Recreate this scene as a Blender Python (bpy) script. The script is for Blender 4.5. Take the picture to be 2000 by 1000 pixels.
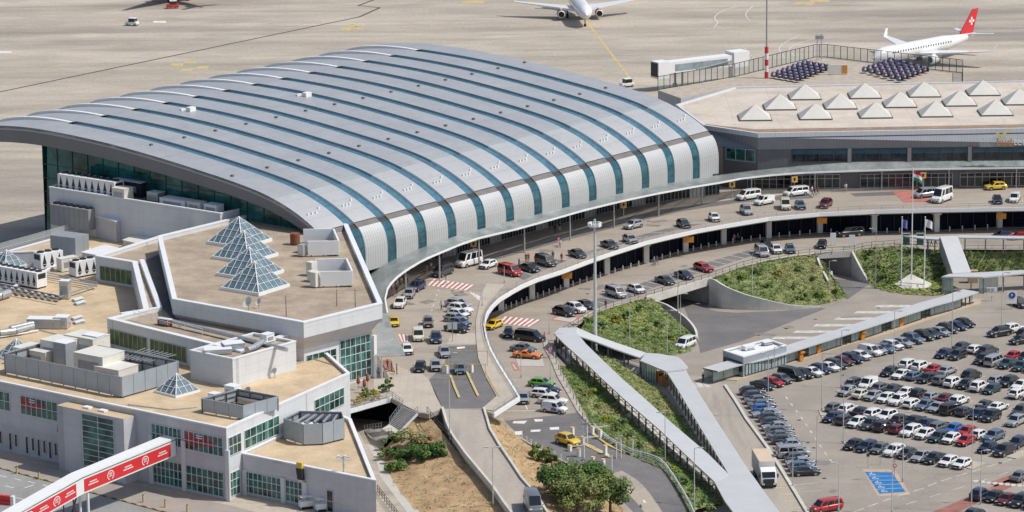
import bpy, bmesh, math, random
for _o in list(bpy.data.objects): bpy.data.objects.remove(_o)
from mathutils import Vector, Matrix
random.seed(7)
R=math.radians
SC=bpy.context.scene; COL=SC.collection
# ------------------------------------------------------------------ camera, sky, sun, exposure
FPX=7000.0; TILT=R(12.88); CAMH=156.0; ROLL=R(-0.6)
_fw=Vector((0,math.cos(TILT),-math.sin(TILT))); _r=Vector((1,0,0)); _u=_r.cross(_fw)
_R=_r*math.cos(ROLL)+_u*math.sin(ROLL); _U=-_r*math.sin(ROLL)+_u*math.cos(ROLL)
cd=bpy.data.cameras.new('camera'); cam=bpy.data.objects.new('camera',cd); COL.objects.link(cam)
m=Matrix((( _R.x,_U.x,-_fw.x,0),(_R.y,_U.y,-_fw.y,0),(_R.z,_U.z,-_fw.z,CAMH),(0,0,0,1))); cam.matrix_world=m
cd.sensor_width=36.0; cd.lens=FPX/2000*36.0; cd.clip_start=5; cd.clip_end=9000
SC.camera=cam
SUN_AZ=R(-12); SUN_EL=R(54)          # azimuth measured from +X towards +Y
W=bpy.data.worlds.new('World'); SC.world=W; W.use_nodes=True
nt=W.node_tree; nt.nodes.clear()
bg=nt.nodes.new('ShaderNodeBackground'); sky=nt.nodes.new('ShaderNodeTexSky'); wo=nt.nodes.new('ShaderNodeOutputWorld')
sky.sky_type='NISHITA'; sky.sun_disc=False; sky.sun_elevation=SUN_EL; sky.sun_rotation=R(90)-SUN_AZ
sky.air_density=1.0; sky.dust_density=2.0; sky.ozone_density=1.0
bg.inputs['Strength'].default_value=0.125
nt.links.new(sky.outputs[0],bg.inputs[0]); nt.links.new(bg.outputs[0],wo.inputs[0])
sl=bpy.data.lights.new('sun','SUN'); sl.energy=3.85; sl.angle=R(0.53); sl.color=(1.0,0.965,0.91)
so=bpy.data.objects.new('sun',sl); COL.objects.link(so)
sd=Vector((math.cos(SUN_EL)*math.cos(SUN_AZ),math.cos(SUN_EL)*math.sin(SUN_AZ),math.sin(SUN_EL)))
so.rotation_euler=sd.to_track_quat('Z','Y').to_euler(); so.location=(0,600,300)
SC.view_settings.view_transform='Standard'; SC.view_settings.look='None'
SC.view_settings.exposure=-0.06; SC.view_settings.gamma=1.0; SC.view_settings.use_curve_mapping=False

# ------------------------------------------------------------------ survey: plan position of a photographed point at known height
def ray(x,y):
    d=_fw*FPX+_R*(x-1000)-_U*(y-500); return d
def at(x,y,z=0.0):
    d=ray(x,y); t=(z-CAMH)/d.z; return Vector((d.x*t,d.y*t,z))
def on_plane(x,y,org,nrm):
    d=ray(x,y); o=Vector((0,0,CAMH)); t=(org-o).dot(nrm)/d.dot(nrm); return o+d*t
def pl(pts,z=0.0): return [at(p[0],p[1],p[2] if len(p)>2 else z) for p in pts]
Z0,ZA,ZD=0.0,4.5,9.5      # car park level, arrivals and apron level, departures deck

# ------------------------------------------------------------------ mesh builder
class MB:
    def __init__(s): s.v=[]; s.f=[]; s.mi=[]; s.uv=[]; s.sm=[]
    def add(s,vs,fs,mi=0,sm=False):
        o=len(s.v); s.v+= [Vector(v) for v in vs]
        for f in fs: s.f.append([i+o for i in f]); s.mi.append(mi); s.uv.append(None); s.sm.append(sm)
        return s
    def face(s,vs,mi=0,uv=None,sm=False):
        o=len(s.v); s.v+=[Vector(v) for v in vs]; s.f.append(list(range(o,o+len(vs)))); s.mi.append(mi); s.uv.append(uv); s.sm.append(sm); return s
    def obox(s,c,ax,ay,az,mi=0):        # centre, three half vectors
        c=Vector(c); P=[]
        for k in (-1,1):
            for j in (-1,1):
                for i in (-1,1): P.append(c+ax*i+ay*j+az*k)
        return s.add(P,[(0,2,3,1),(4,5,7,6),(0,1,5,4),(2,6,7,3),(0,4,6,2),(1,3,7,5)],mi)
    def box(s,c,d,ang=0,mi=0):           # centre, full size, yaw
        ca,sa=math.cos(ang),math.sin(ang)
        return s.obox(c,Vector((ca,sa,0))*d[0]/2,Vector((-sa,ca,0))*d[1]/2,Vector((0,0,1))*d[2]/2,mi)
    def bar(s,a,b,w,h=None,mi=0,up=None):
        a=Vector(a);b=Vector(b);d=b-a;L=d.length
        if L<1e-6: return s
        d/=L; u=Vector((0,0,1)) if up is None else up
        if abs(d.dot(u))>.99: u=Vector((1,0,0))
        sx=d.cross(u).normalized(); sz=sx.cross(d).normalized()
        return s.obox((a+b)/2,d*L/2,sx*w/2,sz*(h or w)/2,mi)
    def cyl(s,a,b,r0,r1=None,n=10,mi=0,cap=True,sm=True):
        a=Vector(a);b=Vector(b);r1=r0 if r1 is None else r1;d=(b-a).normalized()
        u=Vector((0,0,1)) if abs(d.z)<.95 else Vector((1,0,0)); x=d.cross(u).normalized(); y=d.cross(x)
        P=[];
        for c,r in ((a,r0),(b,r1)):
            for i in range(n): t=2*math.pi*i/n; P.append(c+x*math.cos(t)*r+y*math.sin(t)*r)
        s.add(P,[(i,(i+1)%n,n+(i+1)%n,n+i) for i in range(n)],mi,sm)
        if cap: s.add(P,[tuple(range(n-1,-1,-1)),tuple(range(n,2*n))],mi)
        return s
    def lathe(s,c,prof,n=14,mi=0):      # prof: (r,z)
        c=Vector(c); P=[]
        for r,z in prof:
            for i in range(n): t=2*math.pi*i/n; P.append(c+Vector((r*math.cos(t),r*math.sin(t),z)))
        F=[]
        for k in range(len(prof)-1):
            for i in range(n): F.append((k*n+i,k*n+(i+1)%n,(k+1)*n+(i+1)%n,(k+1)*n+i))
        return s.add(P,F,mi,True)
    def prism(s,poly,z0,z1,mi=0,top=None,bot=True):
        n=len(poly); A=[Vector((p[0],p[1],z0)) for p in poly]; B=[Vector((p[0],p[1],z1)) for p in poly]
        area=sum(poly[i][0]*poly[(i+1)%n][1]-poly[(i+1)%n][0]*poly[i][1] for i in range(n))
        if area<0: A.reverse(); B.reverse()
        for i in range(n): j=(i+1)%n; s.face([A[i],A[j],B[j],B[i]],mi)
        s.face(B,mi if top is None else top)
        if bot: s.face(list(reversed(A)),mi)
        return s
    def flat(s,pts,mi=0):
        P=[Vector(p) for p in pts]; n=len(P)
        area=sum(P[i].x*P[(i+1)%n].y-P[(i+1)%n].x*P[i].y for i in range(n))
        if area<0: P.reverse()
        return s.face(P,mi)
    def strip(s,A,B,mi=0,sm=True):
        for i in range(len(A)-1):
            q=[A[i],A[i+1],B[i+1],B[i]]
            nz=(q[1]-q[0]).cross(q[2]-q[0]).z
            s.face(q if nz>0 else list(reversed(q)),mi,None,sm)
        return s
    def mesh(s,name,mats):
        me=bpy.data.meshes.new(name); me.from_pydata([tuple(v) for v in s.v],[],s.f)
        for k in (mats if isinstance(mats,(list,tuple)) else [mats]): me.materials.append(k)
        me.polygons.foreach_set('material_index',s.mi); me.polygons.foreach_set('use_smooth',s.sm)
        if any(u is not None for u in s.uv):
            L=me.uv_layers.new(name='UVMap')
            for p,u in zip(me.polygons,s.uv):
                if u:
                    for li,c in zip(p.loop_indices,u): L.data[li].uv=c
        me.update(); return me
    def build(s,name,mats,parent=None,loc=None,weld=False):
        me=s.mesh(name,mats)
        if weld:
            b=bmesh.new(); b.from_mesh(me); bmesh.ops.remove_doubles(b,verts=b.verts,dist=.001); b.to_mesh(me); b.free()
        o=bpy.data.objects.new(name,me); COL.objects.link(o)
        if parent: o.parent=parent
        if loc is not None: o.location=loc
        return o
def tag(o,label=None,cat=None,group=None,kind=None):
    if label: o['label']=label
    if cat: o['category']=cat
    if group: o['group']=group
    if kind: o['kind']=kind
    return o
def empty(name,loc,rz=0,label=None,cat=None,group=None):
    o=bpy.data.objects.new(name,None); COL.objects.link(o); o.location=loc; o.rotation_euler=(0,0,rz); o.empty_display_size=.5
    return tag(o,label,cat,group)
def copy_tree(o,kids,parent=None):
    c=o.copy(); COL.objects.link(c); c.parent=parent
    for ch in kids.get(o.name,()): copy_tree(ch,kids,c)
    return c
def kidmap():
    k={}
    for o in bpy.data.objects:
        if o.parent: k.setdefault(o.parent.name,[]).append(o)
    return k
ORD=['first','second','third','fourth','fifth','sixth','seventh','eighth','ninth','tenth','eleventh','twelfth','thirteenth','fourteenth','fifteenth','sixteenth','seventeenth','eighteenth','nineteenth','twentieth','twenty-first','twenty-second','twenty-third','twenty-fourth','twenty-fifth','twenty-sixth','twenty-seventh','twenty-eighth','twenty-ninth','thirtieth','thirty-first','thirty-second','thirty-third','thirty-fourth','thirty-fifth','thirty-sixth','thirty-seventh','thirty-eighth','thirty-ninth','fortieth']
def lerp(a,b,t): return a+(b-a)*t
def plerp(P,t):           # along polyline by fraction
    L=[0]
    for i in range(len(P)-1): L.append(L[-1]+(P[i+1]-P[i]).length)
    d=t*L[-1]
    for i in range(len(P)-1):
        if d<=L[i+1] or i==len(P)-2:
            q=(d-L[i])/max(1e-6,L[i+1]-L[i]); return P[i].lerp(P[i+1],q)
def plen(P): return sum((P[i+1]-P[i]).length for i in range(len(P)-1))
def smooth(P,n=4):        # Catmull-Rom
    out=[]
    for i in range(len(P)-1):
        p0=P[max(0,i-1)];p1=P[i];p2=P[i+1];p3=P[min(len(P)-1,i+2)]
        for k in range(n):
            t=k/n; out.append(.5*((2*p1)+(p2-p0)*t+(2*p0-5*p1+4*p2-p3)*t*t+(3*p1-p0-3*p2+p3)*t**3))
    out.append(P[-1]); return out

# ------------------------------------------------------------------ materials
def _new(name):
    m=bpy.data.materials.new(name); m.use_nodes=True; return m,m.node_tree,m.node_tree.nodes['Principled BSDF']
def mat(name,c,rough=.6,metal=0.,var=.12,scale=.5,fine=6.0,bump=0.,spec=.5,coat=0.,emit=0.,tint=None,stretch=None,lines=None,alpha=1.0,stain=None,slab=None):
    """procedural surface: base colour broken up by two scales of noise; lines=(period, width, darkness, axis) in metres for panel joints"""
    m,t,b=_new(name); N=t.nodes; K=t.links
    b.inputs['Roughness'].default_value=rough; b.inputs['Metallic'].default_value=metal
    b.inputs['Specular IOR Level'].default_value=spec
    if coat: b.inputs['Coat Weight'].default_value=coat; b.inputs['Coat Roughness'].default_value=.06
    if alpha<1: b.inputs['Alpha'].default_value=alpha
    if var<=0 and not lines:
        b.inputs['Base Color'].default_value=(*c,1)
        if emit: b.inputs['Emission Color'].default_value=(*c,1); b.inputs['Emission Strength'].default_value=emit
        return m
    tc=N.new('ShaderNodeTexCoord'); mp=N.new('ShaderNodeMapping'); K.new(tc.outputs['Object'],mp.inputs[0])
    if stretch: mp.inputs['Scale'].default_value=stretch[:3]; mp.inputs['Rotation'].default_value=(0,0,stretch[3] if len(stretch)>3 else 0)
    n1=N.new('ShaderNodeTexNoise'); n1.inputs['Scale'].default_value=scale; n1.inputs['Detail'].default_value=6; n1.inputs['Roughness'].default_value=.65
    K.new(mp.outputs[0],n1.inputs['Vector'])
    n2=N.new('ShaderNodeTexNoise'); n2.inputs['Scale'].default_value=fine; n2.inputs['Detail'].default_value=3
    K.new(tc.outputs['Object'],n2.inputs['Vector'])
    cr=N.new('ShaderNodeValToRGB'); t2=tint or c
    cr.color_ramp.elements[0].position=.3; cr.color_ramp.elements[1].position=.7
    cr.color_ramp.elements[0].color=(*[max(0,x*(1-var)) for x in c],1); cr.color_ramp.elements[1].color=(*[min(1,x*(1+var)) for x in t2],1)
    K.new(n1.outputs['Fac'],cr.inputs[0])
    mx=N.new('ShaderNodeMix'); mx.data_type='RGBA'; mx.blend_type='OVERLAY'; mx.inputs['Factor'].default_value=min(.6,var*1.6)
    K.new(cr.outputs[0],mx.inputs['A']); K.new(n2.outputs['Fac'],mx.inputs['B'])
    out=mx.outputs['Result']
    if slab:      # individual cast slabs differ slightly in tone: (size, angle, amount)
        mpb=N.new('ShaderNodeMapping'); mpb.inputs['Rotation'].default_value=(0,0,-slab[1]); K.new(tc.outputs['Object'],mpb.inputs[0])
        vs=N.new('ShaderNodeVectorMath'); vs.operation='SNAP'; vs.inputs[1].default_value=(slab[0],slab[0],slab[3] if len(slab)>3 else 1000); K.new(mpb.outputs[0],vs.inputs[0])
        wn=N.new('ShaderNodeTexWhiteNoise'); wn.noise_dimensions='3D'; K.new(vs.outputs[0],wn.inputs['Vector'])
        mr=N.new('ShaderNodeMapRange'); mr.inputs['To Min'].default_value=1-slab[2]; mr.inputs['To Max'].default_value=1+slab[2]; K.new(wn.outputs['Value'],mr.inputs['Value'])
        vm=N.new('ShaderNodeVectorMath'); vm.operation='SCALE'; K.new(out,vm.inputs[0]); K.new(mr.outputs[0],vm.inputs['Scale']); out=vm.outputs[0]
    for st in (stain or ()):      # soiling with a shape of its own: (scale, strength, low, high, stretch xyz, angle)
        mps=N.new('ShaderNodeMapping'); mps.inputs['Scale'].default_value=st[4]; mps.inputs['Rotation'].default_value=(0,0,st[5]); K.new(tc.outputs['Object'],mps.inputs[0])
        ns=N.new('ShaderNodeTexNoise'); ns.inputs['Scale'].default_value=st[0]; ns.inputs['Detail'].default_value=8; ns.inputs['Roughness'].default_value=.6; K.new(mps.outputs[0],ns.inputs['Vector'])
        ms=N.new('ShaderNodeMapRange'); ms.inputs['From Min'].default_value=st[2]; ms.inputs['From Max'].default_value=st[3]; ms.inputs['To Max'].default_value=abs(st[1]); K.new(ns.outputs['Fac'],ms.inputs['Value'])
        m3=N.new('ShaderNodeMix'); m3.data_type='RGBA'; K.new(ms.outputs[0],m3.inputs['Factor']); K.new(out,m3.inputs['A']); m3.inputs['B'].default_value=((c[0]*.42,c[1]*.44,c[2]*.48,1) if st[1]>0 else (min(1,c[0]*1.5),min(1,c[1]*1.5),min(1,c[2]*1.5),1)); out=m3.outputs['Result']
    if lines:
        for (per,wid,dark,axis) in (lines if isinstance(lines[0],tuple) else [lines]):
            sp=N.new('ShaderNodeSeparateXYZ')
            if axis in ('U','V'): K.new(tc.outputs['UV'],sp.inputs[0]); src=sp.outputs[0 if axis=='U' else 1]
            elif isinstance(axis,(int,float)):
                dp=N.new('ShaderNodeVectorMath'); dp.operation='DOT_PRODUCT'; K.new(tc.outputs['Object'],dp.inputs[0])
                dp.inputs[1].default_value=(math.cos(axis),math.sin(axis),0); src=dp.outputs['Value']
            else: K.new(tc.outputs['Object'],sp.inputs[0]); src=sp.outputs['XYZ'.index(axis)]
            dv=N.new('ShaderNodeMath'); dv.operation='DIVIDE'; K.new(src,dv.inputs[0]); dv.inputs[1].default_value=per
            fr=N.new('ShaderNodeMath'); fr.operation='FRACT'; K.new(dv.outputs[0],fr.inputs[0])
            lt=N.new('ShaderNodeMath'); lt.operation='LESS_THAN'; K.new(fr.outputs[0],lt.inputs[0]); lt.inputs[1].default_value=wid/per
            ml=N.new('ShaderNodeMath'); ml.operation='MULTIPLY'; K.new(lt.outputs[0],ml.inputs[0]); ml.inputs[1].default_value=dark
            m2=N.new('ShaderNodeMix'); m2.data_type='RGBA'; K.new(ml.outputs[0],m2.inputs['Factor']); K.new(out,m2.inputs['A']); m2.inputs['B'].default_value=(c[0]*.25,c[1]*.25,c[2]*.25,1)
            out=m2.outputs['Result']
    K.new(out,b.inputs['Base Color'])
    if bump:
        bp=N.new('ShaderNodeBump'); bp.inputs['Strength'].default_value=bump; bp.inputs['Distance'].default_value=.05; K.new(n2.outputs['Fac'],bp.inputs['Height']); K.new(bp.outputs[0],b.inputs['Normal'])
    return m
A_AX=R(50.77)
M={}
M['apron']=mat('apron_concrete',(.405,.35,.28),.85,var=.16,scale=.035,fine=1.1,tint=(.445,.385,.31),stretch=(.35,1.6,1,R(-28)),lines=[(7.5,.12,.30,R(50.8)),(7.5,.12,.30,R(140.8))],slab=(7.5,R(50.8),.055),stain=[(.03,.75,.50,.74,(.25,2.2,1),R(-22)),(.05,.55,.54,.72,(.3,2.6,1),R(12)),(.012,.5,.52,.68,(.6,1.6,1),R(-30)),(.25,.4,.66,.78,(1,1,1),0),(.04,-.22,.55,.75,(.3,2,1),R(-35))])
M['ground']=mat('dry_soil',(.26,.22,.17),.9,var=.2,scale=.05)
M['deckroad']=mat('deck_asphalt',(.345,.295,.24),.85,var=.14,scale=.12,fine=2.5,stretch=(.5,1.3,1,R(-30)),stain=[(.10,.4,.54,.72,(.4,2,1),R(-30)),(.6,.45,.66,.76,(1,1,1),0)])
M['road']=mat('arrivals_asphalt',(.33,.285,.235),.85,var=.15,scale=.12,fine=2.5,stretch=(.5,1.3,1,R(-20)),stain=[(.10,.4,.54,.72,(.4,2,1),R(-20)),(.6,.45,.66,.76,(1,1,1),0)])
M['lot']=mat('parking_asphalt',(.305,.268,.222),.88,var=.14,scale=.09,fine=2.2,stain=[(.06,.38,.52,.72,(1,1,1),0),(.5,.5,.64,.75,(1,1,1),0),(.15,.3,.58,.7,(.25,2.5,1),R(58)),(.08,-.2,.58,.75,(1,1,1),.5)])
M['asphalt']=mat('dark_asphalt',(.15,.142,.138),.85,var=.2,scale=.15,fine=3,stain=[(.2,-.25,.55,.72,(.4,2,1),R(-30))])
M['bay']=mat('bay_asphalt',(.17,.16,.15),.85,var=.2,scale=.25,fine=3)
M['ramp']=mat('ramp_concrete',(.37,.325,.275),.85,var=.12,scale=.12,fine=2,stretch=(1.6,.35,1,R(10)),stain=[(.12,.5,.52,.70,(3.,.22,1),R(9)),(.5,.4,.66,.76,(1,1,1),0)])
M['walk']=mat('paving_stone',(.44,.385,.315),.85,var=.1,scale=.3,fine=4,lines=[(1.2,.05,.25,'X'),(1.2,.05,.25,'Y')])
M['kerb']=mat('kerb_concrete',(.46,.43,.38),.8,var=.1,scale=.7)
M['conc']=mat('fair_concrete',(.53,.505,.45),.8,var=.14,scale=.35,fine=3)
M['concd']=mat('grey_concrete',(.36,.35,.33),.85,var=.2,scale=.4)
M['mark']=mat('road_paint',(.68,.66,.62),.7,var=.2,scale=1.2)
M['yellow']=mat('yellow_paint',(.50,.40,.19),.7,var=.25,scale=1.0)
M['redpaint']=mat('red_paint',(.42,.12,.10),.75,var=.25,scale=1.0)
M['bluepaint']=mat('blue_paint',(.012,.16,.40),.7,var=.15,scale=1.0)
M['black']=mat('dark_joint',(.06,.055,.05),.8,var=.2)
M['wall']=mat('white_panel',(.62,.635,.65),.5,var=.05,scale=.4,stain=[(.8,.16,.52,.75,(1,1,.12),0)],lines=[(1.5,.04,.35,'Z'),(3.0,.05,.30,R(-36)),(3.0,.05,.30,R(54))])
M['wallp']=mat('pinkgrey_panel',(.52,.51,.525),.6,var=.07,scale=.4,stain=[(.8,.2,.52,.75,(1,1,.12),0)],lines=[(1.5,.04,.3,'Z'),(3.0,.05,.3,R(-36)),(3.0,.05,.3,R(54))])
M['trim']=mat('white_coping',(.72,.73,.74),.5,var=.05,scale=.5)
M['tan']=mat('tan_gravel_roof',(.50,.375,.235),.95,var=.16,scale=.18,fine=3.5,tint=(.54,.42,.27),stain=[(.12,.32,.55,.72,(1,1,1),0),(.5,.35,.66,.76,(1,1,1),0)],lines=[(5.,.08,.14,R(-36))])
M['brownroof']=mat('brown_gravel_roof',(.335,.265,.195),.95,var=.2,scale=.25,fine=4,tint=(.37,.30,.22),stain=[(.15,.35,.54,.72,(1,1,1),0),(.7,.4,.66,.76,(1,1,1),0)],lines=[(2.4,.06,.2,R(-38)),(2.4,.06,.2,R(52))])
M['darkroof']=mat('grey_bitumen_roof',(.20,.19,.185),.9,var=.2,scale=.3)
M['glass']=mat('green_tinted_glass',(.018,.06,.058),.07,var=.6,scale=.35,fine=1.0,spec=.5,tint=(.04,.12,.10),slab=(1.15,R(-36),.65,1.4))
M['glassg']=mat('green_reflecting_glass',(.035,.085,.04),.2,var=.5,scale=.3,fine=1.,spec=.25,tint=(.09,.14,.06))
M['glassd']=mat('dark_glass',(.014,.022,.03),.08,var=.6,scale=.3,fine=1.,spec=.6,slab=(1.3,R(5),.7,1.3))
M['glassb']=mat('blue_glass',(.07,.165,.225),.16,var=.25,scale=.25,fine=1.5,spec=.8,lines=[(1.9,.09,.55,'V')])
M['glasst']=mat('teal_glass_wall',(.008,.055,.060),.07,var=.8,scale=.16,fine=.8,spec=.35,tint=(.02,.12,.11))
M['canopy']=mat('canopy_glass',(.30,.335,.325),.3,var=.2,scale=.25,fine=1.2,spec=.35,alpha=.52,tint=(.38,.41,.395),lines=(2.2,.06,.3,A_AX))
M['frame']=mat('window_frame',(.56,.60,.60),.5,var=.05)
M['steel']=mat('galvanised_steel',(.42,.43,.44),.4,metal=.5,var=.1,scale=2)
M['steeld']=mat('dark_steel',(.06,.058,.06),.5,metal=.3,var=.2,scale=2)
M['lamp']=mat('lamp_post_paint',(.55,.56,.56),.45,metal=.2,var=.08,scale=1)
M['white']=mat('white_paint',(.76,.76,.75),.45,var=.04,scale=.6)
M['offwhite']=mat('cream_sheet_metal',(.66,.64,.57),.5,var=.08,scale=.6)
M['grey']=mat('grey_sheet_metal',(.34,.37,.40),.45,metal=.25,var=.1,scale=.5,lines=(2.0,.06,.4,R(-36)))
M['greyp']=mat('screen_panel',(.36,.40,.44),.5,metal=.2,var=.08,scale=.5)
M['duct']=mat('duct_metal',(.50,.51,.51),.35,metal=.55,var=.12,scale=1)
M['darkb']=mat('black_grille',(.022,.022,.026),.6,var=.2)
M['rust']=mat('rust_metal',(.22,.075,.04),.7,var=.3,scale=1.5)
M['red']=mat('signal_red',(.62,.03,.035),.5,var=.08,scale=1)
M['orange']=mat('orange_panel',(.62,.24,.03),.5,var=.1,scale=1)
M['amber']=mat('amber_lamp',(.85,.50,.12),.5,var=.1,scale=2)
M['rubber']=mat('tyre_rubber',(.018,.018,.018),.8,var=.1,scale=4)
M['rim']=mat('wheel_alloy',(.36,.36,.37),.35,metal=.6,var=.1,scale=4)
M['carglass']=mat('car_glass',(.010,.013,.016),.05,var=.2,scale=2,spec=.8)
M['headl']=mat('headlight_lens',(.62,.64,.66),.15,var=.05,scale=4)
M['taill']=mat('tail_light_lens',(.32,.012,.012),.2,var=.05,scale=4)
M['plate']=mat('number_plate',(.70,.70,.68),.5,var=.05)
M['trimb']=mat('black_plastic',(.03,.03,.032),.6,var=.1,scale=2)
M['purple']=mat('purple_fabric',(.25,.22,.34),.8,var=.15,scale=2)
M['wood']=mat('terrace_wood',(.42,.36,.29),.8,var=.2,scale=.6)
M['trunk']=mat('bark',(.11,.085,.06),.9,var=.3,scale=2)
M['drygrass']=mat('dry_grass',(.395,.25,.135),.95,var=.3,scale=.35,fine=5,tint=(.39,.28,.15),stain=[(.25,.35,.55,.7,(1,1,1),0),(.12,-.2,.55,.72,(1,1,1),.4)])
M['grass']=mat('rough_grass',(.135,.18,.055),.95,var=.4,scale=.35,fine=4,tint=(.21,.215,.085))
LEAF=[mat('leaf_'+n,c,.7,var=.3,scale=1.2,fine=5,spec=.25) for n,c in (('mid',(.105,.185,.04)),('dark',(.055,.11,.028)),('olive',(.165,.195,.06)),('lime',(.20,.28,.03)),('grey_green',(.15,.205,.095)),('straw',(.30,.265,.12)),('yellow_flower',(.42,.30,.02)),('rust_leaf',(.20,.10,.04)))]
PAINT={}
for n,c in dict(white=(.72,.72,.70),silver=(.40,.42,.44),grey=(.17,.18,.19),darkgrey=(.065,.07,.078),black=(.014,.015,.018),darkblue=(.015,.025,.065),blue=(.02,.12,.42),bluegrey=(.13,.19,.26),red=(.42,.012,.015),darkred=(.12,.012,.018),yellow=(.72,.46,.005),orange=(.75,.19,.01),green=(.13,.36,.04),teal=(.02,.045,.055),cream=(.60,.58,.46),brown=(.16,.13,.11)).items():
    PAINT[n]=mat('car_paint_'+n,c,.28,metal=.35 if n in('silver','grey','bluegrey','darkgrey') else 0,var=.02,scale=1,spec=.5,coat=.7)
CNAME=dict(darkgrey='dark grey',darkblue='dark blue',darkred='dark red',bluegrey='blue grey',teal='dark teal')
# ================================================================== ground, roads, deck
def MBbuild_patch(s,name,mats,parent=None,weld=False):
    o=s.build(name,mats,None,None,weld)
    if parent is not None:
        o.parent=parent
        if parent.type=='EMPTY': o.matrix_parent_inverse=Matrix.Translation(-parent.location)
    return o
MB.put=MBbuild_patch
def structure(o): o['kind']='structure'; return o
def sheet(name,pts,m,z=0.0,dz=0.0):
    b=MB(); b.flat([p+Vector((0,0,dz)) for p in pl(pts,z)]); return structure(b.put(name,m))
b=MB(); b.flat([(-4000,-600,-.3),(4000,-600,-.3),(4000,8000,-.3),(-4000,8000,-.3)]); structure(b.put('ground',M['ground']))
# car park and access roads at the lower level
lot=[Vector((-60,380,0)),Vector((420,380,0)),Vector((420,760,0)),Vector((-60,760,0))]
b=MB(); b.flat(lot); structure(b.put('car_park',M['lot']))
# edge between the upper ground (4.5 m) and the car park
EDGE=[(2150,488),(2000,488),(1820,488),(1756,481),(1692,485),(1665,493),(1594,497),(1550,502),(1500,511),(1450,523),(1400,541),(1386,546),(1262,584),(1225,594),(1190,604),(1160,616),(1130,635),(1092,662),(1086,690),(1095,724),(1116,759),(1126,780),(1139,805),(1160,841)]
E3=pl(EDGE,ZA)
ap=[Vector((3000,8000,ZA)),Vector((3000,E3[0].y,ZA))]+E3+pl([(1000,848),(968,822),(880,840),(760,850),(745,880),(767,942),(820,1005),(880,1075),(900,1200)],ZA)+[Vector((-3000,400,ZA)),Vector((-3000,8000,ZA))]
b=MB(); b.flat(ap); structure(b.put('apron',M['apron']))
# ---- arrivals road and the paved strip along its outer edge
INNER=[(2150,449),(1952,446),(1829,453),(1707,455),(1601,457),(1501,465),(1413,477),(1338,492),(1262,514),(1185,536),(1105,563),(1044,584),(1010,597),(978,609),(955,622),(938,640)]
ar=pl(INNER,ZA)+pl([(945,700),(975,770),(985,822),(1160,841)],ZA)+list(reversed(E3[:-1]))
b=MB(); b.flat([p+Vector((0,0,.006)) for p in ar]); structure(b.put('arrivals_road',M['road']))
def band(A,off,z,m,name,dz=.0):
    """strip of width off (plan metres, to the left of travel) along a line"""
    B=[]
    for i,p in enumerate(A):
        d=(A[min(i+1,len(A)-1)]-A[max(i-1,0)]); d.z=0; d.normalize(); B.append(p+Vector((-d.y,d.x,0))*off)
    b=MB(); b.strip([p+Vector((0,0,dz)) for p in A],[p+Vector((0,0,dz)) for p in B]); return b.put(name,m),B
def kerbrun(A,w,h,m,name,dz=0.):
    b=MB()
    L,Rr=[],[]
    for i,p in enumerate(A):
        d=(A[min(i+1,len(A)-1)]-A[max(i-1,0)]); d.z=0; d.normalize(); nrm=Vector((-d.y,d.x,0)); L.append(p+nrm*w/2); Rr.append(p-nrm*w/2)
    U=Vector((0,0,h)); D=Vector((0,0,-dz))
    for i in range(len(A)-1):
        b.face([Rr[i]+U,Rr[i+1]+U,L[i+1]+U,L[i]+U]); b.face([Rr[i]+D,Rr[i+1]+D,Rr[i+1]+U,Rr[i]+U]); b.face([L[i+1]+D,L[i]+D,L[i]+U,L[i+1]+U])
    for k in (0,-1): b.face([L[k]+D,Rr[k]+D,Rr[k]+U,L[k]+U])
    return b.put(name,m)
o,_=band(list(reversed(E3[5:17])),1.6,ZA,M['walk'],'pavement',.14); structure(o)
sw=pl([(1060,652),(1086,690),(1095,724),(1116,759),(1139,805),(1160,841),(1128,806),(1108,770),(1088,736),(1076,705),(1062,680)],ZA)
b=MB(); b.flat([p+Vector((0,0,.13)) for p in sw]); structure(b.put('pavement',M['walk']))
IN3=pl(INNER,ZA)
o,IN_B=band(IN3,-1.0,ZA,M['walk'],'pavement',.12); structure(o)
# ---- departures deck
DOUT=[(2150,401),(2000,403),(1831,406),(1707,409),(1600,414),(1500,423),(1415,437),(1360,447),(1310,458),(1260,470),(1200,489),(1150,506),(1100,525),(1050,541),(1020,554),(1000,565),(976,580),(964,591),(954,604),(948,617),(946,632),(950,655),(958,680),(972,706),(990,735),(1004,757),(1014,773)]
D3=[Vector((p.x,p.y,0)) for p in pl(DOUT,ZD+.35)]
end3=[Vector((p.x,p.y,0)) for p in pl([(964,806)],ZD+.3)]+[Vector((p.x,p.y,0)) for p in pl([(945,800),(864,798),(838,809),(817,806),(800,797),(764,777),(683,800),(640,770),(640,700),(690,560),(760,500),(1050,405),(1405,322),(1500,318),(2150,316)],ZD)]
b=MB(); b.prism(D3+end3,ZD-.7,ZD,0); deck=structure(b.put('departures_deck',[M['deckroad']]))
edge=[Vector((p.x,p.y,ZD)) for p in D3]+[Vector((end3[0].x,end3[0].y,ZD))]
fas=tag(kerbrun(edge,.32,.2,M['white'],'deck_edge_beam',.5),'white curved concrete edge beam running along the departures deck','edge beam')
rl=empty('deck_railing',edge[12],0,'thin steel railing on top of the white curved deck edge beam','railing')
rp=[e+Vector((0,0,.2)) for e in edge]
b=MB()
for i in range(len(rp)-1):
    for h in (.45,.9): b.bar(rp[i]+Vector((0,0,h)),rp[i+1]+Vector((0,0,h)),.05,.05)
b.put('rail',M['steel'],rl)
n=int(plen(rp)/4.2)
n=min(n,95)
for i in range(n+1):
    p=plerp(rp,i/n); MB().bar(p,p+Vector((0,0,.95)),.06,.06,up=Vector((0,1,0))).put('post',M['steel'],rl)
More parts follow.
